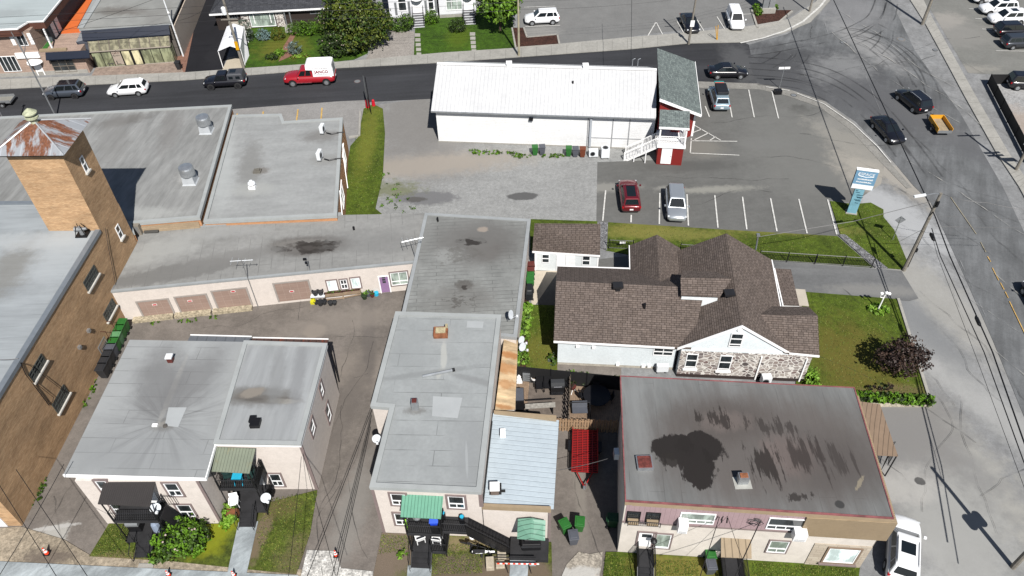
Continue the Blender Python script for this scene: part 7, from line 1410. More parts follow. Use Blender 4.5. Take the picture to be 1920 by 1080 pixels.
hd2 = part('panel', [m_sblue, m_snavy], t, lambda b: (SWl.slab(b, w0, w1, s0_, s1_, .02, .06, 0), SWl.slab(b, w0, w1, s0_, s1_, -.3, .02, 1)))
part('panel_cap', m_white, hd2, lambda b: SWl.slab(b, w0-.02, w1+.02, s1_, s1_+.06, -.3, .08)); part('white_band', m_swhite, hd2, lambda b: SWl.slab(b, w0+.02, w1-.02, s0_+.02, s0_+.5, .05, .068))
text('ESPACE', .42, m_swhite, hd2, SWl.t, (0, 0, 1), SWl.pt((w0+w1)/2, 4.62, .07)); part('swoosh', m_swhite, hd2, lambda b: b.tube([SWl.pt(w0+.2, 4.62, .07), SWl.pt(w0+.3, 4.42, .07), SWl.pt((w0+w1)/2, 4.34, .07), SWl.pt(w1-.25, 4.45, .07)], .025, 4))
r_ = random.Random(3)
def words_(b, W_, u0, u1, z, h, o):
    u = u0
    while u < u1-.03:
        d = r_.uniform(.03, .09); W_.slab(b, u, min(u+d, u1), z, z+h*r_.uniform(.6, 1), o-.006, o); u += d+.02
part('small_print', m_swhite, hd2, lambda b: (words_(b, SWl, w0+.3, w1-.25, 4.02, .16, .072), words_(b, SWl, w0+.25, w1-.3, 3.72, .13, .072)))
part('post_print', m_sink, t, lambda b: [words_(b, SWl, a_, c_, z_, .1, .012) for a_, c_, z_ in ((.1, .3, 2.75), (.16, .5, 2.55), (.3, .85, 2.25), (.36, .9, 2.02), (.42, .85, 1.95), (.25, .75, 1.72), (.35, .8, 1.62), (.38, .7, 1.36))])
# sign over the mulch island
p = P(1438, 24); t = root('grey_pylon_sign', p, 'tall grey two legged sign standing on the mulch island', 'sign'); part('plinth', m_concrete, t, lambda b: b.box(p, 1.9, .9, .75)); part('leg', m_greymetal, t, lambda b: b.box(p+V((-.42, 0, .7)), .75, .4, 5)); part('leg', m_galv, t, lambda b: b.box(p+V((.42, 0, .7)), .75, .4, 5)); part('head', m_greymetal, t, lambda b: b.box(p+V((0, 0, 5.7)), 3., .5, 3.))
# yellow guy markers
p = P(1344, 76); t = root('guy_guard', p, 'pair of leaning yellow guy wire guards on the sidewalk', 'guy guard'); part('guard', m_yellow, t, lambda b: (b.cyl(p, p+V((-.45, .0, 1.9)), .05, .05, 6))); part('guard', m_yellow, t, lambda b: (b.cyl(p+V((.05, 0, 0)), p+V((-.15, .1, 2.)), .05, .05, 6)))
# edge on board by the grass strip
p = P(695, 207); t = root('edge_on_board', p, 'tall thin grey sign board seen edge on at the grass strip tip', 'sign'); d_ = V((p.x-.0, p.y, 0)).normalized(); part('board', simple('grey_board_edge', S(96, 98, 98), .6), t, lambda b: b.ob(p+V((-.04, -1., 1.1)), d_*2.2, (.08, 0, 0), (0, 0, 2.6))); part('post', m_black, t, lambda b: (b.cyl(p+d_*-.9, p+d_*-.9+V((0, 0, 4)), .05, .05, 6), b.cyl(p+d_*1., p+d_*1.+V((0, 0, 3.6)), .05, .05, 6)))
for lab, x, y, s_ in (('red traffic barrel left of the thin grey board', 690, 202, 1.), ('smaller red barrel right of the thin grey board', 701, 199, .8)):
    p = P(x, y); mb = MB(); mb.lathe(p+V((0, 0, .06)), [(.26*s_, 0), (.22*s_, .5*s_), (.18*s_, .9*s_), (.06*s_, 1.*s_)], 12); tag(mb.build('red_barrel', simple('red_plastic', (.45, .006, .02, 1), .5)), lab, 'barrel', 'red barrels by the thin board')
# white garden lamp
p = P(1645, 583); t = root('garden_lamp', p, 'white garden lamp post with three globes in a hosta ring', 'lamp'); part('post', m_white, t, lambda b: b.cyl(p, p+V((.08, .05, 1.9)), .06, .05, 8)); part('arm', m_white, t, lambda b: b.tube([p+V((.05, 0, 1.5)), p+V((-.25, 0, 1.6)), p+V((-.3, 0, 1.9))], .03, 5))
for x, z_ in ((-.28, 1.9), (.1, 1.95), (.34, 1.85)): part('globe', m_white, t, lambda b: b.lathe(p+V((x, 0, z_)), [(.04, 0), (.14, .1), (.13, .2), (.03, .28)], 10))
# traffic cones
def cone(label, px, tilt=0., s=1.):
    p = P(*px); t = root('traffic_cone', p+V((0, 0, .1)), label, 'cone', 'traffic cones'); part_l('base', m_black, t, lambda b: b.box((0, 0, .02), .38, .38, .05))
    part_l('shell', [m_orange, m_white], t, lambda b: (b.lathe((0, 0, .06), [(.15, 0), (.12, .2)], 12, 0), b.lathe((0, 0, .26), [(.12, 0), (.09, .16)], 12, 1), b.lathe((0, 0, .42), [(.09, 0), (.075, .1)], 12, 0), b.lathe((0, 0, .52), [(.075, 0), (.055, .12)], 12, 1), b.lathe((0, 0, .64), [(.055, 0), (.03, .1)], 12, 0))); t.scale = (s*.85, s*.85, s*.85)
cone('traffic cone on the worn asphalt by the brick hall corner', (90, 1039), 0, 1.15); cone('traffic cone at the kerb in front of the flowering shrub', (318, 1080)); cone('traffic cone beside the long pale walkway', (440, 1081)); cone('traffic cone on the crushed concrete between the houses', (631, 1043), 0, 1.05)
# ---------------------------------------------------------------- wires
def wire(label, pts, r=.02, sag=.0, group='overhead power lines'):
    w_ = [p if isinstance(p, Vector) else P(*p) for p in pts]; q_ = []
    for a, b in zip(w_, w_[1:]):
        for k in range(10):
            f = k/10; q_.append(a.lerp(b, f)-V((0, 0, sag*4*f*(1-f))))
    q_.append(w_[-1]); mb = MB(); mb.tube(q_, r, 4); tag(mb.build('power_line', m_black), label, 'wire', group)
far = V((tA.x-2.2, 140, 6.6))
wire('thick black cable running down the street past the leaning pole, upper one', [P(1540, -50, 6.8), P(1563, 0, 6.8), P(1753, 405, 6.6), P(1781, 480, 6.4), P(1861, 660, 6.2), P(1926, 846, 6.2), P(1990, 1080, 6.2)], .055)
wire('black cable running down the street below the thicker one', [P(1747, 428, 5.6), P(1763, 480, 5.5), P(1845, 660, 5.5), P(1932, 900, 5.5), P(1990, 1120, 5.5)], .04)
wire('thin cable nearest the sidewalk running down the street', [P(1746, 436, 5.2), P(1758, 480, 5.2), P(1838, 690, 5.2), P(1930, 940, 5.2)], .018)
mb = MB(); a, b2 = P(1744, 436, 5.55), P(1752, 452, 5.5); mb.tube([a, a.lerp(b2, .2), a.lerp(b2, .8), b2], [.03, .14, .14, .03], 8); a, b2 = P(1829, 592, 6.2), P(1838, 612, 6.2); mb2 = MB(); mb2.tube([a, a.lerp(b2, .2), a.lerp(b2, .8), b2], [.03, .13, .13, .03], 8)
tag(mb.build('splice_case', m_black), 'black cable splice hanging beside the leaning pole', 'splice case', 'cable splices'); tag(mb2.build('splice_case', m_black), 'black cable splice on the thick cable over the street', 'splice case', 'cable splices')
mx = P(1420, 446, 5.)
wire('pale service wire from the leaning pole to the brown house mast', [P(1753, 376, 7.6), P(1600, 415, 6.5), mx+V((0, 0, .1))], .03); wire('wire from the leaning pole top to the right', [tA, P(1850, 380, 8), P(1990, 398, 8)], .02, .2); wire('wire from the leaning pole middle to the right', [P(1755, 425, 6.2), P(1990, 428, 6.4)], .018)
wire('lower wire from the leaning pole to the right', [P(1757, 405, 6.8), P(1990, 414, 6.6)], .014); wire('guy wire from the leaning pole to the sign lawn', [P(1730, 430, 5.4), P(1680, 456, .1), ], .015)
t = root('service_mast', P(1418, 470, 3.), 'grey service mast rising behind the brown roof ridge', 'mast'); part('mast', m_galv, t, lambda b: b.cyl(P(1417, 468, 3.6), mx+V((0, 0, .3)), .07, .07, 6)); part('weatherhead', m_galv, t, lambda b: b.box(mx+V((0, 0, .2)), .25, .25, .2))
for k, (z, y0, lab) in enumerate(((8.2, 0, 'top wire along the far side of the dark road'), (7.4, 0, 'middle wire along the far side of the dark road'), (6.4, 0, 'lowest wire along the far side of the dark road'))):
    wire(lab, [V((-110, pG.y-3, z)), V((pG.x, pG.y, z)), V((pC.x, pC.y, z-.4)), V((pD.x, pD.y, z-.3)), V((pF.x, pF.y, z-.2)), V((90, pF.y+6, z))], .018, .35)
wire('wire crossing the road from the store pole to the tower mast', [V((pJ.x, pJ.y, 7.8)), V((pH.x, pH.y, 9.))], .018, .2); wire('wire from the road pole down to the white hall roof masts', [P(1185, -40, 9.), P(1183, 122, 7.0)], .022); wire('wire looping over the store roof', [P(380, 20, 7), P(310, 42, 5.2), P(150, 62, 5.4)], .015, .3)
for lab, a, b2, r0 in (('upper black cable from the lane houses to the street at the bottom', (698, 765, 5.), (560, 1120, 6.), .022), ('second black cable over the lane between the houses', (697, 778, 4.8), (612, 1120, 6.), .022), ('third cable over the lane between the houses', (695, 800, 4.6), (622, 1120, 6.), .02), ('thin wire from the west house corner over the lane', (568, 850, 5.), (640, 1120, 7.), .015), ('wire from the west house corner to the street', (565, 856, 5.), (536, 1120, 7.), .015), ('wire crossing before the brick hall, left one', (-20, 880, 7.), (130, 1120, 7.), .018), ('wire crossing before the brick hall, right one', (30, 880, 7.), (190, 1120, 7.), .018), ('wire coming up from the street before the brick hall', (120, 870, 6.5), (-40, 1140, 6.5), .022), ('cables bundled to the corner block wall, left strand', (1352, 960, 5.), (1300, 1120, 7.), .022), ('cables bundled to the corner block wall, right strand', (1425, 978, 4.9), (1360, 1120, 7.), .03), ('thin wire from the corner block over the tan canopy', (1362, 962, 5.2), (1420, 1120, 7.), .015), ('clothes line from the ribbed roof to the corner block', (1043, 882, 3.6), (1152, 856, 4.), .02), ('wire over the brick hall roof to its wall bracket', (-40, 672, 9.), (34, 672, 8.1), .03)):
    wire(lab, [P(*a), P(*b2)], r0, .15)
rr_ = random.Random(9); u, z = RW.at(1421, 976)
part('cable_coil', m_black, eas, lambda b: [b.tube([RW.pt(u+math.cos(q_)*rr_.uniform(.2, .5)-.15, z+.1+math.sin(q_)*rr_.uniform(.15, .45), .12+rr_.random()*.15) for q_ in [k*.9 for k in range(10)]], .018, 4) for _ in range(3)])
part('cable_clamp', m_black, eas, lambda b: [b.tube([RW.pt(u_, 5.6, .35), RW.pt(u_, 5.3, .5)], .04, 4) for u_ in (RW.at(1352, 962)[0], RW.at(1362, 962)[0])])
# ---------------------------------------------------------------- fences
def ironfence(label, a, b2, h, gap=.13):
    a, b2 = P(*a), P(*b2); t = root('iron_fence', (a+b2)/2, label, 'fence', 'black iron fences'); a = V((a.x, a.y, .08)); b2 = V((b2.x, b2.y, .08)); n = max(1, round((b2-a).length/2.2)); part('pickets', m_black, t, lambda b: rail(b, a, b2, .08, h, gap, .02, .035))
    for k in range(n+1): p = a.lerp(b2, k/n); part('post', m_black, t, lambda b: b.cyl(p, p+V((0, 0, h+.12)), .045, .045, 6))
ironfence('long black iron fence between the back lawn and the driveway', (1422, 489), (1633, 503), 1.05); ironfence('short black iron fence beside the shed stones', (1141, 467), (1186, 469), 1.); p = P(1162, 457, .7); mb = MB(); mb.ob(p, (.5, 0, 0), (0, .03, 0), (0, 0, .22)); tag(mb.build('fence_plaque', m_white), 'small white plaque hung on the short iron fence', 'plaque')
ironfence('black iron fence behind the rear gables of the brown house', (1274, 476), (1330, 480), 1.05)
def panelfence(label, pts, h, mat, posts=2.4, name='privacy_fence', slat=False, z0=.0, group=None):
    w_ = [P(*p) for p in pts]; t = root(name, w_[0], label, 'fence', group)
    for a, b2 in zip(w_, w_[1:]):
        d = (b2-a).normalized(); n = V((-d.y, d.x, 0)); L = (b2-a).length
        if slat:
            k = int(L/.19); part('pickets', mat, t, lambda b: [b.ob(a+d*(L*i/k)+n*(.02 if i % 2 else -.05)+V((0, 0, .05)), d*.15, n*.025, (0, 0, h+rnd.uniform(-.03, .03))) for i in range(k)]); part('rails', mat, t, lambda b: [b.ob(a+V((0, 0, z_)), d*L, n*.05, (0, 0, .09)) for z_ in (.4, h-.3)])
        else:
            part('panel', mat, t, lambda b: b.ob(a+V((0, 0, z0+.08)), d*L, n*.03, (0, 0, h-.08-z0)))
            k = max(1, int(L/posts))
            for i in range(k+1): part('post', m_black, t, lambda b: b.cyl(a+d*L*i/k, a+d*L*i/k+V((0, 0, h+.06)), .05, .05, 6))
m_screen = simple('black_fence_screen', (.008, .008, .009, 1), .7)
panelfence('black screened fence enclosing the gravel lot at the right edge', [(2050, 158), (1851, 158), (1930, 312)], 1.25, m_screen, z0=.0); panelfence('black screen fence behind the wooden patio', [(966, 716), (1166, 736)], 1.85, m_screen)
panelfence('cedar picket fence behind the red trailer', [(1043, 808), (1162, 812)], 1.45, m_fencewood, name='picket_fence', slat=True); panelfence('grey lattice fence dividing the patio from the deck', [(1068, 722), (1065, 806)], 1.5, simple('grey_weathered_wood', S(124, 112, 100), .9, var=.2), name='picket_fence', slat=True)
# ---------------------------------------------------------------- patio between the houses
sheet('patio_slab', [(960, 705), (1070, 716), (1068, 800), (958, 790)], surf('grey_patio_slab', S(120, 110, 102), [(.8, .15), (3, .1)], [(1018, 750, .7, .5, 0, S(104, 96, 90), .7, .8, .8)], speck=.1), z=.1)
raised('patio_boards', [(962, 714), (993, 716), (988, 766), (956, 764)], m_deckwood, .16); raised('wooden_deck', [(1068, 718), (1172, 724), (1172, 806), (1065, 804)], m_deckwood, .25)
p = P(1093, 716); raised('planter_bed', [(1069, 708), (1165, 720), (1165, 728), (1069, 722)], m_mulch, .35)
plant('planter_plants', 'bright leafy plants in the sunny end of the deck planter', 'plant', P(1085, 716), [((-.3, 0, .75), (.6, .4, .45), 420), ((.6, 0, .65), (.4, .3, .3), 200)], .18, [lf_br, lf_mid], seed=70); plant('planter_plants', 'dark leafy plants in the shaded end of the deck planter', 'plant', P(1130, 724), [((-.8, 0, .6), (.8, .3, .3), 300), ((.8, 0, .6), (.8, .3, .3), 300)], .18, [lf_mid, lf_dk], seed=71)
def chair(label, px, ang, mat, z=.1, s=1., style='arm', group='chairs on the porches and patio'):
    p = P(*px); p = P(px[0], px[1], z); t = root('outdoor_chair', p, label, 'chair', group, math.radians(ang)); t.scale = (s, s, s)
    part_l('seat', mat, t, lambda b: b.box((0, 0, .4), .5, .5, .05)); part_l('backrest', mat, t, lambda b: b.ob((-.25, .22, .42), (.5, 0, 0), (0, .05, 0), (0, .14, .5)))
    for x in (-.22, .22):
        part_l('armrest', mat, t, lambda b: b.box((x*1.15, -.02, .62), .06, .5, .04))
        for y in (-.22, .22): part_l('leg', mat, t, lambda b: b.cyl((x*1.1, y*1.1, .02), (x, y, .42), .025, .025, 5))
chair('black patio chair left of its twin beside the barbecue', (1012, 731), 0, m_black, .1, 1.1); chair('black patio chair between its twin and the barbecue', (1027, 730), 0, m_black, .1, 1.1)
t = root('gas_barbecue', P(1045, 733, .1), 'charcoal gas barbecue with side shelf on the sunny patio', 'barbecue'); part_l('hood', simple('charcoal_hood', (.06, .062, .066, 1), .35, .4), t, lambda b: b.grid([[(x, y*a, z) for x, y in ((-.5, -.3), (.5, -.3), (.5, .3), (-.5, .3))] for a, z in ((1, .75), (1.05, .95), (.6, 1.2))], 0, True, True)); part_l('cabinet', m_black, t, lambda b: b.box((0, 0, .05), 1., .55, .7)); part_l('handle', m_chrome, t, lambda b: b.cyl((-.3, -.36, .92), (.3, -.36, .92), .02, .02, 6)); part_l('side_shelf', m_black, t, lambda b: (b.box((.72, 0, .78), .42, .5, .04), b.box((-.05, -.55, .4), .9, .3, .03)))
t = root('wire_rack', P(987, 716, .16), 'pale wire rack standing against the black screen fence', 'rack'); part_l('frame', m_galv, t, lambda b: ([b.box((0, 0, z_), .55, .3, .02) for z_ in (.25, .5, .75, 1.)], [b.cyl((x, y, 0), (x, y, 1.1), .015, .015, 4) for x in (-.27, .27) for y in (-.15, .15)]))
p = P(1002, 716, .1); t = root('flower_pot', p, 'white urn pot on a stand beside the wire rack', 'pot'); part('urn', m_white, t, lambda b: b.lathe(p, [(.12, 0), (.08, .3), (.26, .42), (.28, .6), (.24, .6), (.18, .5)], 14)); part('soil', m_dirt, t, lambda b: b.cyl(p+V((0, 0, .5)), p+V((0, 0, .56)), .22, .22, 10))
p = P(973, 716, .16); t = root('garden_ornament', p, 'white garden ornament in the corner of the patio boards', 'ornament'); part('figure', m_white, t, lambda b: b.lathe(p, [(.2, 0), (.22, .3), (.12, .5), (.16, .62), (.05, .8)], 10)); part('pedestal', m_white, t, lambda b: b.box(p, .5, .35, .12))
p = P(973, 757, .16); t = root('storage_cabinet', p, 'black storage cabinet beside the rusty lean to', 'cabinet'); part('body', m_black, t, lambda b: b.box(p, .75, 1.3, 1.1)); part('top', m_greyplastic, t, lambda b: b.box(p+V((.05, 0, 1.1)), .6, 1.1, .06))
p = P(1013, 776, .1); t = root('weathered_bench', p, 'long weathered grey board bench behind the ribbed roof', 'bench'); part('seat', simple('silver_wood', S(168, 164, 156), .9, var=.25, vs=5), t, lambda b: b.ob(p+V((-1.1, -.1, .75)), (2.2, .1, 0), (0, .42, 0), (0, 0, .06))); part('leg', m_black, t, lambda b: [b.box(p+V((x, .1, 0)), .08, .3, .75) for x in (-.9, .9)]); part('side_rail', m_black, t, lambda b: b.ob(p+V((-1.1, .55, .85)), (2.2, .1, 0), (0, .05, 0), (0, 0, .06)))
t = root('garden_swing', P(1088, 775, .25), 'dark canvas garden swing frame on the sunny deck', 'swing'); part_l('frame', m_black, t, lambda b: [b.tube([(x, -.6, 0), (x*.9, 0, 1.3), (x, .7, 0)], .03, 5) for x in (-.9, .7)]+[b.tube([(-.85, 0, 1.3), (.65, 0, 1.3)], .03, 5)]); part_l('seat', m_greyplastic, t, lambda b: b.ob((-.6, -.3, .4), (1.1, 0, 0), (0, .5, 0), (0, 0, .05))); part_l('backrest', m_greyplastic, t, lambda b: b.ob((-.6, .2, .42), (1.1, 0, 0), (0, .04, 0), (0, .2, .5)))
t = root('patio_table', P(1118, 752, .25), 'dark oval patio table in deep shade on the deck', 'table'); part_l('top', m_black, t, lambda b: b.lathe((0, 0, .7), [(1., 0), (1., .04), (.01, .05)], 20)); part_l('leg', m_black, t, lambda b: [b.cyl((x, y, 0), (x, y, .7), .03, .03, 5) for x in (-.6, .6) for y in (-.4, .4)])
for k, (x, y, an, lab) in enumerate(((1094, 748, 90, 'black patio chair left of the shaded table'), (1140, 752, -90, 'black patio chair right of the shaded table'), (1118, 738, 0, 'black patio chair behind the shaded table'))): chair(lab, (x, y), an, m_black, .25)
t = root('white_plant_stand', P(1074, 735, .25), 'white legged pot stand with dark plant at the deck edge', 'plant stand'); part_l('stand', m_white, t, lambda b: [b.tube([(0, 0, .45), (math.cos(a)*.3, math.sin(a)*.3, 0)], .025, 4) for a in (0, 2.1, 4.2)]); part_l('pot', m_redbrown, t, lambda b: b.lathe((0, 0, .4), [(.16, 0), (.24, .3), (.2, .3)], 12)); mb = MB(); leaves(mb, [((0, 0, .85), (.3, .3, .2), 130)], .16, 72, 2); mb.build('plant', [lf_dk, lf_pur], t, local=True)
# ---------------------------------------------------------------- balconies, porches and stairs
m_corrg = metalroof('olive_corrugated_sheet', S(136, 144, 126), .2, .6, .55, 'x', (1, .9, .56, .7, .5, S(150, 128, 78))); m_corrk = metalroof('black_corrugated_sheet', S(62, 58, 57), .13, .55, .7); m_corrgr = metalroof('green_corrugated_sheet', S(112, 172, 146), .2, .5, .5); m_corrt = metalroof('tan_sheet', S(168, 150, 124), .42, .6, .5); m_gstripe = metalroof('green_striped_awning', S(120, 168, 146), .26, .5, .35, 'py')
m_blackmat = simple('black_deck_mat', (.016, .016, .018, 1), .8, var=.3, vs=1.5)
def uo(W_, px, z): p = P(*px, z); d = V((p.x, p.y, 0))-W_.A; return d.dot(W_.t), d.dot(W_.n)
def deck(W_, par, fl, fr_, z, name='balcony', posts_to=None, back=0., rails=('f', 'l', 'r'), mat=None, ph=None):
    (u0, d0), (u1, d1) = uo(W_, fl, z), uo(W_, fr_, z); d = (d0+d1)/2
    f = part(name, mat or m_blackmat, par, lambda b: W_.slab(b, u0, u1, z-.16, z, back, d))
    def _r2(b):
        if 'f' in rails: rail(b, W_.pt(u0, 0, d-.04), W_.pt(u1, 0, d-.04), z, 1., .12, .016, .026)
        if 'l' in rails: rail(b, W_.pt(u0+.03, 0, back), W_.pt(u0+.03, 0, d), z, 1., .12, .016, .026)
        if 'r' in rails: rail(b, W_.pt(u1-.03, 0, back), W_.pt(u1-.03, 0, d), z, 1., .12, .016, .026)
    part('railing', m_black, f, _r2)
    part('post', m_black, f, lambda b: [b.cyl(W_.pt(u_, 0, d-.05), W_.pt(u_, posts_to or z, d-.05), .045, .045, 6) for u_ in (u0+.05, u1-.05)])
    return f, u0, u1, d
def canopy(par, pts, zs_, mat):
    p_ = [P(x, y, z_) for (x, y), z_ in zip(pts, zs_)]; return part('canopy', mat, par, lambda b: slabpoly(b, p_, .05)), p_
def steps(W_, par, u0, u1, d0, n, rise, tread, z, mat=None, rails=True):
    s_ = part('steps', mat or m_blackmat, par, lambda b: [W_.slab(b, u0, u1, max(.05, z-rise*(k+1)-.1), z-rise*(k+1), d0+tread*k, d0+tread*(k+1)+.03) for k in range(n)])
    part('stringer', m_black, s_, lambda b: [b.ob(W_.pt(u_, z-.25, d0), W_.n*tread*n+V((0, 0, -rise*n)), W_.t*.05, (0, 0, .25)) for u_ in (u0-.05, u1)])
    if rails: part('handrail', m_black, s_, lambda b: [b.tube([W_.pt(u_, z, d0), W_.pt(u_, z+.95, d0), W_.pt(u_, z-rise*n+.95, d0+tread*n), W_.pt(u_, .05, d0+tread*n)], .025, 4) for u_ in (u0-.03, u1+.03)])
# west house, left porch
f, u0, u1, d = deck(HA, hou, (213, 977), (298, 980), 2.75, posts_to=4.75)
canopy(f, [(197, 896), (292, 899), (281, 950), (183, 945)], [5.15, 5.15, 4.75, 4.75], m_corrk)
part('door', m_white, hou, lambda b: (HA.slab(b, u0+1.6, u0+2.5, 2.75, 4.7, -.02, .06), HA.slab(b, u0+1.6, u0+2.5, .65, 2.5, -.02, .06)))
f2, v0, v1, d2 = deck(HA, hou, (236, 1013), (305, 1017), .62, 'porch', rails=('l', 'r')); steps(HA, hou, v0+.75, v0+1.75, d2, 4, .145, .27, .62)
part('rear_stair', m_black, hou, lambda b: (b.ob(HA.pt(u1, 2.6, .2), HA.t*1.15+V((0, 0, -2.3)), HA.n*.9, (0, 0, .12)), rail(b, HA.pt(u1, 0, .25), HA.pt(u1+.8, 0, .25), 2.75, 1.1, .14)))
t = root('gas_barbecue', HA.pt(v0+.45, .62, d2-.9), 'grey gas barbecue on the lower porch of the west house', 'barbecue'); part_l('hood', m_greymetal, t, lambda b: b.grid([[(x, y*a, z) for x, y in ((-.4, -.28), (.4, -.28), (.4, .28), (-.4, .28))] for a, z in ((1, .7), (1.05, .9), (.6, 1.15))], 0, True, True)); part_l('cabinet', m_black, t, lambda b: b.box((0, 0, .02), .8, .5, .68))
t = root('folded_sunshade', HA.pt(v1-.35, .62, d2-.6), 'folded pale blue sunshade leaning on the west house porch', 'sunshade'); part_l('cloth', simple('pale_blue_cloth', S(150, 164, 186), .8), t, lambda b: b.lathe((0, 0, .1), [(.12, 0), (.3, .4), (.25, 1.1), (.04, 1.5)], 8)); part_l('pole', m_galv, t, lambda b: b.cyl((0, 0, 0), (0, 0, 1.7), .025, .025, 5))
# west house, right porch
f, u0, u1, d = deck(HB, hou, (411, 917), (481, 919), 2.75, posts_to=4.6)
canopy(f, [(406, 838), (479, 841), (467.5, 887.5), (393, 883.5)], [5.15, 5.15, 4.7, 4.7], m_corrg)
part('door', m_white, hou, lambda b: (HB.slab(b, u0+.9, u0+1.8, 2.75, 4.7, -.02, .06), HB.slab(b, u0+1.2, u0+2.1, .65, 2.55, -.02, .06)))
f2, v0, v1, d2 = deck(HB, hou, (425, 958), (500, 960), .62, 'porch', rails=('r',)); steps(HB, hou, v0+.95, v0+1.95, d2, 4, .145, .27, .62)
part('screen', m_black, f, lambda b: rail(b, HB.pt(u1+.15, 0, .2), HB.pt(u1+.15, 0, d), 2.2, 1.7, .08))
t = root('folding_table', HB.pt(u0+1.2, 2.75, d-.5), 'turquoise folding table on the balcony under the olive canopy', 'table'); part_l('top', m_cyan, t, lambda b: b.box((0, 0, .7), .62, .55, .04)); part_l('leg', m_cyan, t, lambda b: [b.tube([(x, -.25, 0), (x, .25, .7)], .02, 4) for x in (-.25, .25)]+[b.tube([(x, .25, 0), (x, -.25, .7)], .02, 4) for x in (-.25, .25)])
m_dkgreen = simple('dark_green_resin', (.01, .03, .028, 1), .5)
for lab, o_ in (('dark green balcony chair left of the turquoise table', .45), ('dark green balcony chair right of the turquoise table', 2.)): p = HB.pt(u0+o_, 2.75, d-.8); t = root('outdoor_chair', p, lab, 'chair', 'chairs on the porches and patio', .4); part_l('seat', m_dkgreen, t, lambda b: b.box((0, 0, .4), .55, .5, .06)); part_l('backrest', m_dkgreen, t, lambda b: b.lathe((0, .2, .45), [(.32, 0), (.34, .25), (.28, .5)], 12, 0)); part_l('leg', m_dkgreen, t, lambda b: [b.cyl((x, y, 0), (x, y, .4), .025, .025, 5) for x in (-.22, .22) for y in (-.2, .2)])
p = HB.pt(v0+.5, .62, d2-.45); t = root('outdoor_chair', p, 'white resin chair on the porch under the olive canopy', 'chair', 'chairs on the porches and patio', .2); part_l('seat', m_plasticwhite, t, lambda b: b.box((0, 0, .4), .55, .5, .06)); part_l('backrest', m_plasticwhite, t, lambda b: b.ob((-.27, .2, .42), (.54, 0, 0), (0, .05, 0), (0, .15, .5))); part_l('armrest', m_plasticwhite, t, lambda b: (b.box((-.28, 0, .6), .07, .5, .05), b.box((.28, 0, .6), .07, .5, .05))); part_l('leg', m_plasticwhite, t, lambda b: [b.cyl((x, y, 0), (x, y, .4), .03, .03, 5) for x in (-.25, .25) for y in (-.22, .22)])
p = HB.pt(v0+.42, .45, d2+.12); t = root('wooden_crate', p, 'brown slatted crate below the white resin chair', 'crate'); cw_ = simple('brown_crate_wood', S(140, 88, 56), .8, var=.3, vs=5); part('slats', cw_, t, lambda b: [b.box(p+V((0, 0, .08*k)), .85-.0*k, .36, .05) for k in range(6)]); part('corner', m_black, t, lambda b: [b.box(p+V((x, y, -.4)), .05, .05, .95) for x in (-.4, .4) for y in (-.16, .16)])
# centre house
f, u0, u1, d = deck(CW, cen, (762, 1002), (829, 1004), 2.6, posts_to=4.45)
canopy(f, [(754, 921), (832, 923.5), (826.5, 973), (751, 969)], [4.95, 4.95, 4.45, 4.45], m_corrgr)
part('door', m_white, cen, lambda b: (CW.slab(b, u0+.5, u0+1.4, 2.6, 4.5, co-.02, co+.06)))
f2, v0, v1, d2 = deck(CW, cen, (772, 1034), (838, 1037), .6, 'porch', rails=('l', 'r')); steps(CW, cen, v0+.05, v0+1.25, d2, 4, .14, .27, .6); part('half_rail', m_black, f2, lambda b: rail(b, CW.pt(v0+1.3, 0, d2-.04), CW.pt(v1, 0, d2-.04), .6, 1., .1))
ul = uo(CW, (876, 992), 2.6)[0]
part('landing', m_blackmat, f, lambda b: CW.slab(b, u1+.01, ul, 2.44, 2.6, .0, 1.05)); part('landing_rail', m_black, f, lambda b: rail(b, CW.pt(u1, 0, 1.02), CW.pt(ul, 0, 1.02), 2.6, 1., .12)); ue = uo(CW, (957, 1036), .1)[0]
def _stair(b):
    n = 13
    for k in range(n): x0 = ul+(ue-ul)*k/n; CW.slab(b, x0, x0+(ue-ul)/n+.03, 2.6-2.5*(k+1)/n-.05, 2.6-2.5*(k+1)/n, .02, 1.02)
    for o_ in (.0, 1.02): b.ob(CW.pt(ul, 2.35, o_), CW.t*(ue-ul)+V((0, 0, -2.5)), CW.n*.05, (0, 0, .28))
    rail_ = [CW.pt(ul, 3.6, 1.05), CW.pt(ue, 1.1, 1.05)]; b.tube(rail_, .03, 4)
    for k in range(24): p_ = rail_[0].lerp(rail_[1], k/23); b.cyl(p_, p_-V((0, 0, 1.)), .014, .014, 4)
    b.ob(CW.pt(ul, 2.6, 1.04), CW.t*(ue-ul)+V((0, 0, -2.5)), CW.n*.015, (0, 0, .75))
part('stair', m_black, cen, _stair)
pl = [CW.pt(CW.at(958, 1012)[0], 0, .02), CW.pt(CW.at(1029, 1014)[0], 0, .02), P(1028, 1050, .45), P(956, 1047, .45)]
part('door_platform', m_blackmat, cen, lambda b: b.prism(pl, -.05, .45)); part('platform_step', m_fresh, cen, lambda b: b.ob(V((pl[3].x, pl[3].y-.32, 0)), (1.6, -.05, 0), (0, .3, 0), (0, 0, .25)))
aw = part('door_awning', m_gstripe, cen, lambda b: (slabpoly(b, [P(971, 973, 3.0), P(997, 971, 3.25), P(995.5, 1012, 2.75), P(969.5, 1010, 2.35)], .04), slabpoly(b, [P(997, 971, 3.25), P(1023, 976, 3.0), P(1022, 1013.5, 2.35), P(995.5, 1012, 2.75)], .04)))
part('door', m_white, cen, lambda b: CW.slab(b, CW.at(985, 1000)[0], CW.at(1012, 1000)[0], .45, 2.4, co-.02, co+.05))
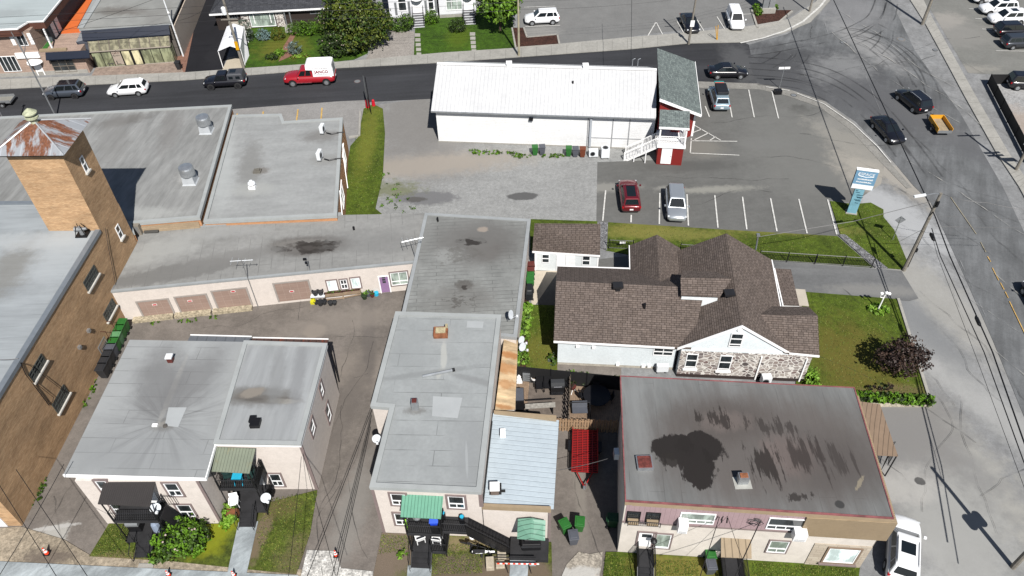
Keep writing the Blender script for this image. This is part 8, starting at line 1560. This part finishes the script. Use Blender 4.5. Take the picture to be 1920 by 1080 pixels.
p = P(996, 1026, .45); t = root('gas_barbecue', p, 'black covered barbecue on the door platform under the green awning', 'barbecue'); part('cover', m_black, t, lambda b: (b.box(p, 1.2, .5, .75), b.box(p+V((0, .1, .75)), .9, .35, .25)), bevel=.06); part('shelf', m_blackplastic, t, lambda b: b.box(p+V((0, -.3, .6)), 1.25, .12, .05))
for lab, x, an in (('white resin chair left on the centre house lower porch', .45, 200), ('white resin chair right on the centre house lower porch', 1.55, 170)):
    p = CW.pt(v0+x, .6, d2-.75); t = root('outdoor_chair', p, lab, 'chair', 'chairs on the porches and patio', math.radians(an)); part_l('seat', m_plasticwhite, t, lambda b: b.box((0, 0, .4), .55, .5, .06)); part_l('backrest', m_plasticwhite, t, lambda b: b.ob((-.27, .2, .42), (.54, 0, 0), (0, .05, 0), (0, .15, .5))); part_l('armrest', m_plasticwhite, t, lambda b: (b.box((-.28, 0, .6), .07, .5, .05), b.box((.28, 0, .6), .07, .5, .05))); part_l('leg', m_plasticwhite, t, lambda b: [b.cyl((x_, y_, 0), (x_, y_, .4), .03, .03, 5) for x_ in (-.25, .25) for y_ in (-.22, .22)])
p = CW.pt(u0+1.75, 2.6, d-.3); t = root('blue_crate', p, 'blue recycling crate on the green canopied balcony', 'crate'); part('tub', m_blue, t, lambda b: b.grid([[p+V((x*a, y*a, z_)) for x, y in ((-.24, -.18), (.24, -.18), (.24, .18), (-.24, .18))] for a, z_ in ((.85, .95), (1, 1.3))], 0, True, True)); part('rim', simple('light_blue_rim', (.05, .12, .6, 1), .4), t, lambda b: b.box(p+V((0, 0, 1.28)), .54, .42, .05)); part('stand', m_black, t, lambda b: b.box(p, .45, .35, .94))
p = CW.pt(u0+.08, 3.2, d*.5); mb = MB(); mb.ob(CW.pt(u0-.02, 2.75, .9), CW.n*(d-.95), CW.t*.06, (0, 0, .95)); tag(mb.build('lime_cloth', m_lime), 'lime green cloth hung on the balcony railing', 'cloth')
for k, (x, y, lab) in enumerate(((830, 964, 'turquoise pot at the corner of the green canopy'), (866, 971, 'turquoise pot on the landing above the long black stair'))):
    p = P(x, y, 3.1); t = root('small_pot', p, lab, 'pot', 'turquoise pots'); part('pot', m_cyan, t, lambda b: b.lathe(p, [(.08, 0), (.13, .18), (.1, .18)], 12)); part('stand', m_black, t, lambda b: b.box(p+V((0, 0, -.5)), .3, .3, .5))
t = root('kettle_grill', CW.pt(u0+.6, 2.6, d-.8), 'round steel kettle grill on the green canopied balcony', 'barbecue'); part_l('bowl', m_galv, t, lambda b: b.lathe((0, 0, .5), [(.05, 0), (.26, .15), (.28, .25), (.2, .42), (.03, .48)], 14)); part_l('leg', m_black, t, lambda b: [b.tube([(0, 0, .6), (math.cos(a)*.25, math.sin(a)*.25, 0)], .02, 4) for a in (0, 2.1, 4.2)])
# corner block porches
lu0, lu1 = RW.at(1197, 1020)[0], RW.at(1223, 1022)[0]
pr_ = part('porch', m_blackmat, eas, lambda b: RW.slab(b, lu0-.05, lu1+.1, .5, .66, .0, 1.2)); [part('railing', m_black, pr_, lambda b: rail(b, RW.pt(u_, 0, .05), RW.pt(u_, 0, 1.2), .66, 1., .14)) for u_ in (lu0-.05, lu1+.1)]; steps(RW, eas, lu0-.02, lu1+.07, 1.2, 4, .15, .28, .66)
u, z = RW.at(1226, 996); part('porch_lamp', m_black, eas, lambda b: (b.lathe(RW.pt(u, 2.6, .5), [(.03, 0), (.22, .05), (.2, .12), (.03, .2)], 10), b.tube([RW.pt(u, .7, .5), RW.pt(u, 2.6, .5)], .03, 4)))
cf, cpts = canopy(eas, [(1352, 997), (1408, 1000), (1409.5, 1047), (1352, 1044.5)], [2.75, 2.75, 2.35, 2.35], m_corrt)
qu0, qu1 = RW.at(1352, 1035)[0], RW.at(1392, 1040)[0]
pr_ = part('porch', m_blackmat, eas, lambda b: RW.slab(b, qu0, qu1, .45, .6, .0, 1.9)); [part('railing', m_black, pr_, lambda b: rail(b, RW.pt(u_, 0, .05), RW.pt(u_, 0, 1.9), .6, 1., .12)) for u_ in (qu0, qu1)]; steps(RW, eas, qu0+.1, qu1-.1, 1.9, 3, .18, .28, .6)
# side pergola roof east of the corner block
sd = [P(1609, 752, 2.6), P(1650, 758, 2.6), P(1684, 855, 2.4), P(1640, 853, 2.6)]
part('side_canopy', metalroof('tan_slatted_canopy', S(150, 128, 108), .32, .8, .5, 'y'), eas, lambda b: slabpoly(b, sd, .06)); part('side_canopy_post', m_black, eas, lambda b: [b.cyl((p.x-.1, p.y, 0), (p.x-.1, p.y, p.z-.05), .05, .05, 6) for p in (sd[1], sd[2])])
pst = P(1655, 885); part('side_stair', m_black, eas, lambda b: (rail(b, P(1646, 862), P(1662, 858), .9, 1., .1), rail(b, P(1662, 858), P(1660, 880), .5, 1., .1), rail(b, P(1650, 885), P(1662, 858), .3, 1., .1)))
u, z = RW.at(1152, 850); p = P(1155, 856, 4.); t = root('wall_box', p, 'pale meter box on the shaded side wall of the corner block', 'meter box'); part('casing', m_offwhite, t, lambda b: b.box(p, .3, .5, .6)); part('door', m_greymetal, t, lambda b: b.box(p+V((-.16, 0, .05)), .03, .4, .5))
# balcony plants box in corner block
part('balcony_shelf', m_tan, eas, lambda b: [RW.slab(b, RW.at(x0, 975)[0], RW.at(x1, 975)[0], 4.05, 4.35, .05, .3) for x0, x1 in ((1176, 1196), (1212, 1234))]); part('balcony_rail', m_black, eas, lambda b: rail(b, RW.pt(.3, 0, .32), RW.pt(RW.at(1238, 975)[0], 0, .32), 3.95, .5, .12))
# ---------------------------------------------------------------- bikes, boxes, barrier
def bike(label, a, b2, frame, fat=False, name='bicycle', tilt=.35, rr=.34):
    a, b2 = P(*a, .1), P(*b2, .1); c = (a+b2)/2; d = (b2-a); L = d.length; t = root(name, c, label, name.replace('_', ' '), None, math.atan2(d.y, d.x)); t.rotation_euler = (tilt, 0, math.atan2(d.y, d.x)); w_ = .05 if not fat else .1
    for x in (-L/2, L/2):
        wh = part_l('wheel', m_rubber, t, lambda b: b.lathe((x, -w_/2, rr), [(rr*.86, 0), (rr, .01), (rr, w_-.01), (rr*.86, w_)], 20, 0, (0, 1, 0)) if not fat else b.lathe((x, -w_/2, rr), [(rr*.62, 0), (rr, .01), (rr, w_-.01), (rr*.62, w_)], 20, 0, (0, 1, 0)))
        part_l('spokes', m_galv, wh, lambda b: [b.tube([(x, 0, rr), (x+math.cos(q_)*rr*.85, 0, rr+math.sin(q_)*rr*.85)], .008, 3) for q_ in [k*PI/5 for k in range(10)]])
    part_l('frame', frame, t, lambda b: [b.tube(p_, .03 if not fat else .06, 5) for p_ in ([(-L/2, 0, rr), (-.1, 0, .35), (L*.3, 0, .75), (-.15, 0, .78), (-.1, 0, .35)], [(-L/2, 0, rr), (-.15, 0, .78)], [(L/2, 0, rr), (L*.36, 0, .95)])])
    part_l('saddle', m_black, t, lambda b: b.box((-.2, 0, .82), .28, .15, .06) if not fat else b.box((-.25, 0, .78), .75, .2, .1)); part_l('handlebar', m_black, t, lambda b: b.tube([(L*.34, -.3, .98), (L*.36, 0, .95), (L*.34, .3, .98)], .02, 4)); part_l('pedal', m_black, t, lambda b: b.box((-.1, -.15, .25), .12, .3, .03))
    return t
bike('black bicycle lying under the long black stair', (873, 1020), (905, 1028), m_black); t = bike('white and black small motorcycle in front of the long black stair', (892, 1038), (922, 1038), m_white, True, 'small_motorcycle', .3, .32); part_l('tank', m_plasticwhite, t, lambda b: b.box((.05, 0, .62), .32, .18, .16), bevel=.05); part_l('fender', m_plasticwhite, t, lambda b: (b.box((-.55, 0, .7), .28, .1, .03), b.box((.6, 0, .68), .24, .1, .03)))
p = P(886, 1008, .9); mb = MB(); mb.lathe(p, [(.1, 0), (.2, .06), (.22, .2), (.14, .33), (.02, .37)], 12); tag(mb.build('white_helmet', m_plasticwhite), 'white helmet resting on the bicycle under the stair', 'helmet')
m_stoneb = simple('cream_paver', S(196, 184, 164), .9, var=.2, vs=4)
for lab, x, y, sx, sy, h_ in (('cream concrete block in front of the black stair foot', 941, 1043, .55, .45, .35), ('tall cream concrete block left of the striped barrier', 919, 1060, .5, .75, .45), ('cream paving block behind the striped barrier', 938, 1060, .55, .5, .2)):
    p = P(x, y, .09); mb = MB(); mb.box(p, sx, sy, h_, .05); tag(mb.build('concrete_block', m_stoneb, bevel=.03), lab, 'concrete block', 'cream concrete blocks')
a, b2 = P(932, 1058, .55), P(1011, 1059, .55); t = root('striped_barrier', (a+b2)/2-V((0, 0, .55)), 'orange and white striped barrier bar before the door platform', 'barrier')
d_ = b2-a; part('striped_bar', [m_orange, m_white], t, lambda b: [b.ob(a+d_*k/16, d_/16, (0, .03, 0), (0, 0, .12), k % 2) for k in range(16)]); part('stand', m_black, t, lambda b: [b.tube([a.lerp(b2, f_)+V((-.12, .25, -.45)), a.lerp(b2, f_)+V((0, 0, .1)), a.lerp(b2, f_)+V((.15, -.35, -.45))], .025, 4) for f_ in (.2, .75)]); part('top_bar', m_black, t, lambda b: b.tube([a+V((-.2, .3, .35)), b2+V((-.2, .3, .35))], .04, 5))
# pots and planters along the garage row
def pot(label, x, y, r, z=0., mat=None, leafy=False, seed=1):
    p = P(x, y, z); t = root('plant_pot', p+V((0, 0, .02)), label, 'pot', 'pots along the garage row'); part('pot', mat or m_blackplastic, t, lambda b: b.lathe(p+V((0, 0, .02)), [(r*.7, 0), (r, r*1.5), (r*1.08, r*1.5), (r*1.08, r*1.75), (r*.9, r*1.75), (r*.85, r*1.4)], 14)); part('soil', m_dirt, t, lambda b: b.cyl(p+V((0, 0, r*1.3)), p+V((0, 0, r*1.45)), r*.85, r*.85, 10))
    if leafy: mb = MB(); leaves(mb, [(p+V((0, 0, r*2.2)), (r, r, r*.7), 70)], .14, seed, 2); mb.build('plant', [lf_mid, lf_br], t)
p = P(599, 566); t = root('potting_table', p, 'white potting table carrying two black pots by the last garage door', 'table'); part('top', m_offwhite, t, lambda b: b.box(p+V((0, .1, .7)), 1.2, .6, .05)); part('leg', m_black, t, lambda b: [b.box(p+V((x, y, 0)), .05, .05, .7) for x in (-.5, .5) for y in (-.15, .3)])
pot('black pot on the left of the white potting table', 592, 553, .26, .75); pot('black pot on the right of the white potting table', 602, 552, .26, .75); pot('black pot under the potting table, left', 593.5, 570, .2); pot('black pot under the potting table, middle', 601.5, 572, .26); pot('black pot under the potting table, right', 609, 570, .22); pot('black pot in front of the planter box, left', 620.5, 572, .22); pot('black pot in front of the planter box, right', 628, 571, .2)
pot('dark green pot left of the blue pot by the lilac door', 684, 560, .25, 0, simple('dark_green_pot', (.02, .035, .015, 1), .6), True, 80); pot('grey pot with plant beside the lilac door', 691.5, 555, .24, 0, m_greyplastic, True, 81); pot('dark olive pot beside the turquoise watering can', 698.5, 556.5, .2, 0, m_redbrown, True, 82)
p = P(706, 553); t = root('watering_can', p, 'turquoise watering can beside the lilac door', 'watering can'); part('body', m_cyan, t, lambda b: b.lathe(p, [(.2, 0), (.22, .3), (.18, .32)], 12)); part('spout', m_cyan, t, lambda b: b.tube([p+V((-.18, 0, .12)), p+V((-.42, 0, .36))], .035, 5))
p = P(588, 569); mb = MB(); mb.grid([[p+V((x*a, y*a, z_)) for x, y in ((-.2, -.15), (.2, -.15), (.2, .15), (-.2, .15))] for a, z_ in ((1, .02), (1.1, .3), (.7, .5))], 0, True, True); tag(mb.build('yellow_sack', simple('yellow_plastic_sack', S(232, 226, 40), .6)), 'yellow plastic sack beside the white potting table', 'sack')
for k, (x, y, lab) in enumerate(((628, 559, 'raised wooden planter box with greenery under the three pane window'), (661, 555, 'raised wooden planter box with sagging front under the white window'))):
    p = P(x, y); t = root('planter_box', p, lab, 'planter', 'raised planter boxes'); an = GW.t; n_ = GW.n; wdk = simple('planter_wood', S(168, 146, 122), .9, var=.2)
    part('box', wdk, t, lambda b: b.ob(p-an*.8-n_*.25+V((0, 0, .45)), an*1.6, n_*.5, (0, 0, .3))); part('soil', m_mulch, t, lambda b: b.ob(p-an*.74-n_*.2+V((0, 0, .72)), an*1.48, n_*.4, (0, 0, .05))); part('leg', wdk, t, lambda b: [b.ob(p+an*u_+n_*o_, an*.07, n_*.07, (0, 0, .45)) for u_ in (-.8, .73) for o_ in (-.25, .18)]); part('shelf', wdk, t, lambda b: b.ob(p-an*.8+n_*.2+V((0, 0, .1)), an*1.6+V((0, 0, .2 if k else 0)), n_*.08, (0, 0, .08)))
    mb = MB(); leaves(mb, [(p+an*u_+V((0, 0, .85)), (.25, .18, .12), 60 if k == 0 else 16) for u_ in (-.4, 0, .4)], .13, 90+k, 2); mb.build('plants', [lf_mid, lf_ol], t)
# solar panel like grating leaning on the brick wall
u, z = HW.at(190, 652); t = root('leaning_grate', HW.pt(u, .9, .3), 'pale barred grate leaning on the brick hall behind the bins', 'grate'); part('frame', m_galv, t, lambda b: HW.frame(b, u-.6, u+.6, .95, 1.9, .05, .2, .26)); part('bars', m_greymetal, t, lambda b: [HW.slab(b, u-.5+k*.17, u-.46+k*.17, 1., 1.85, .22, .25) for k in range(6)])
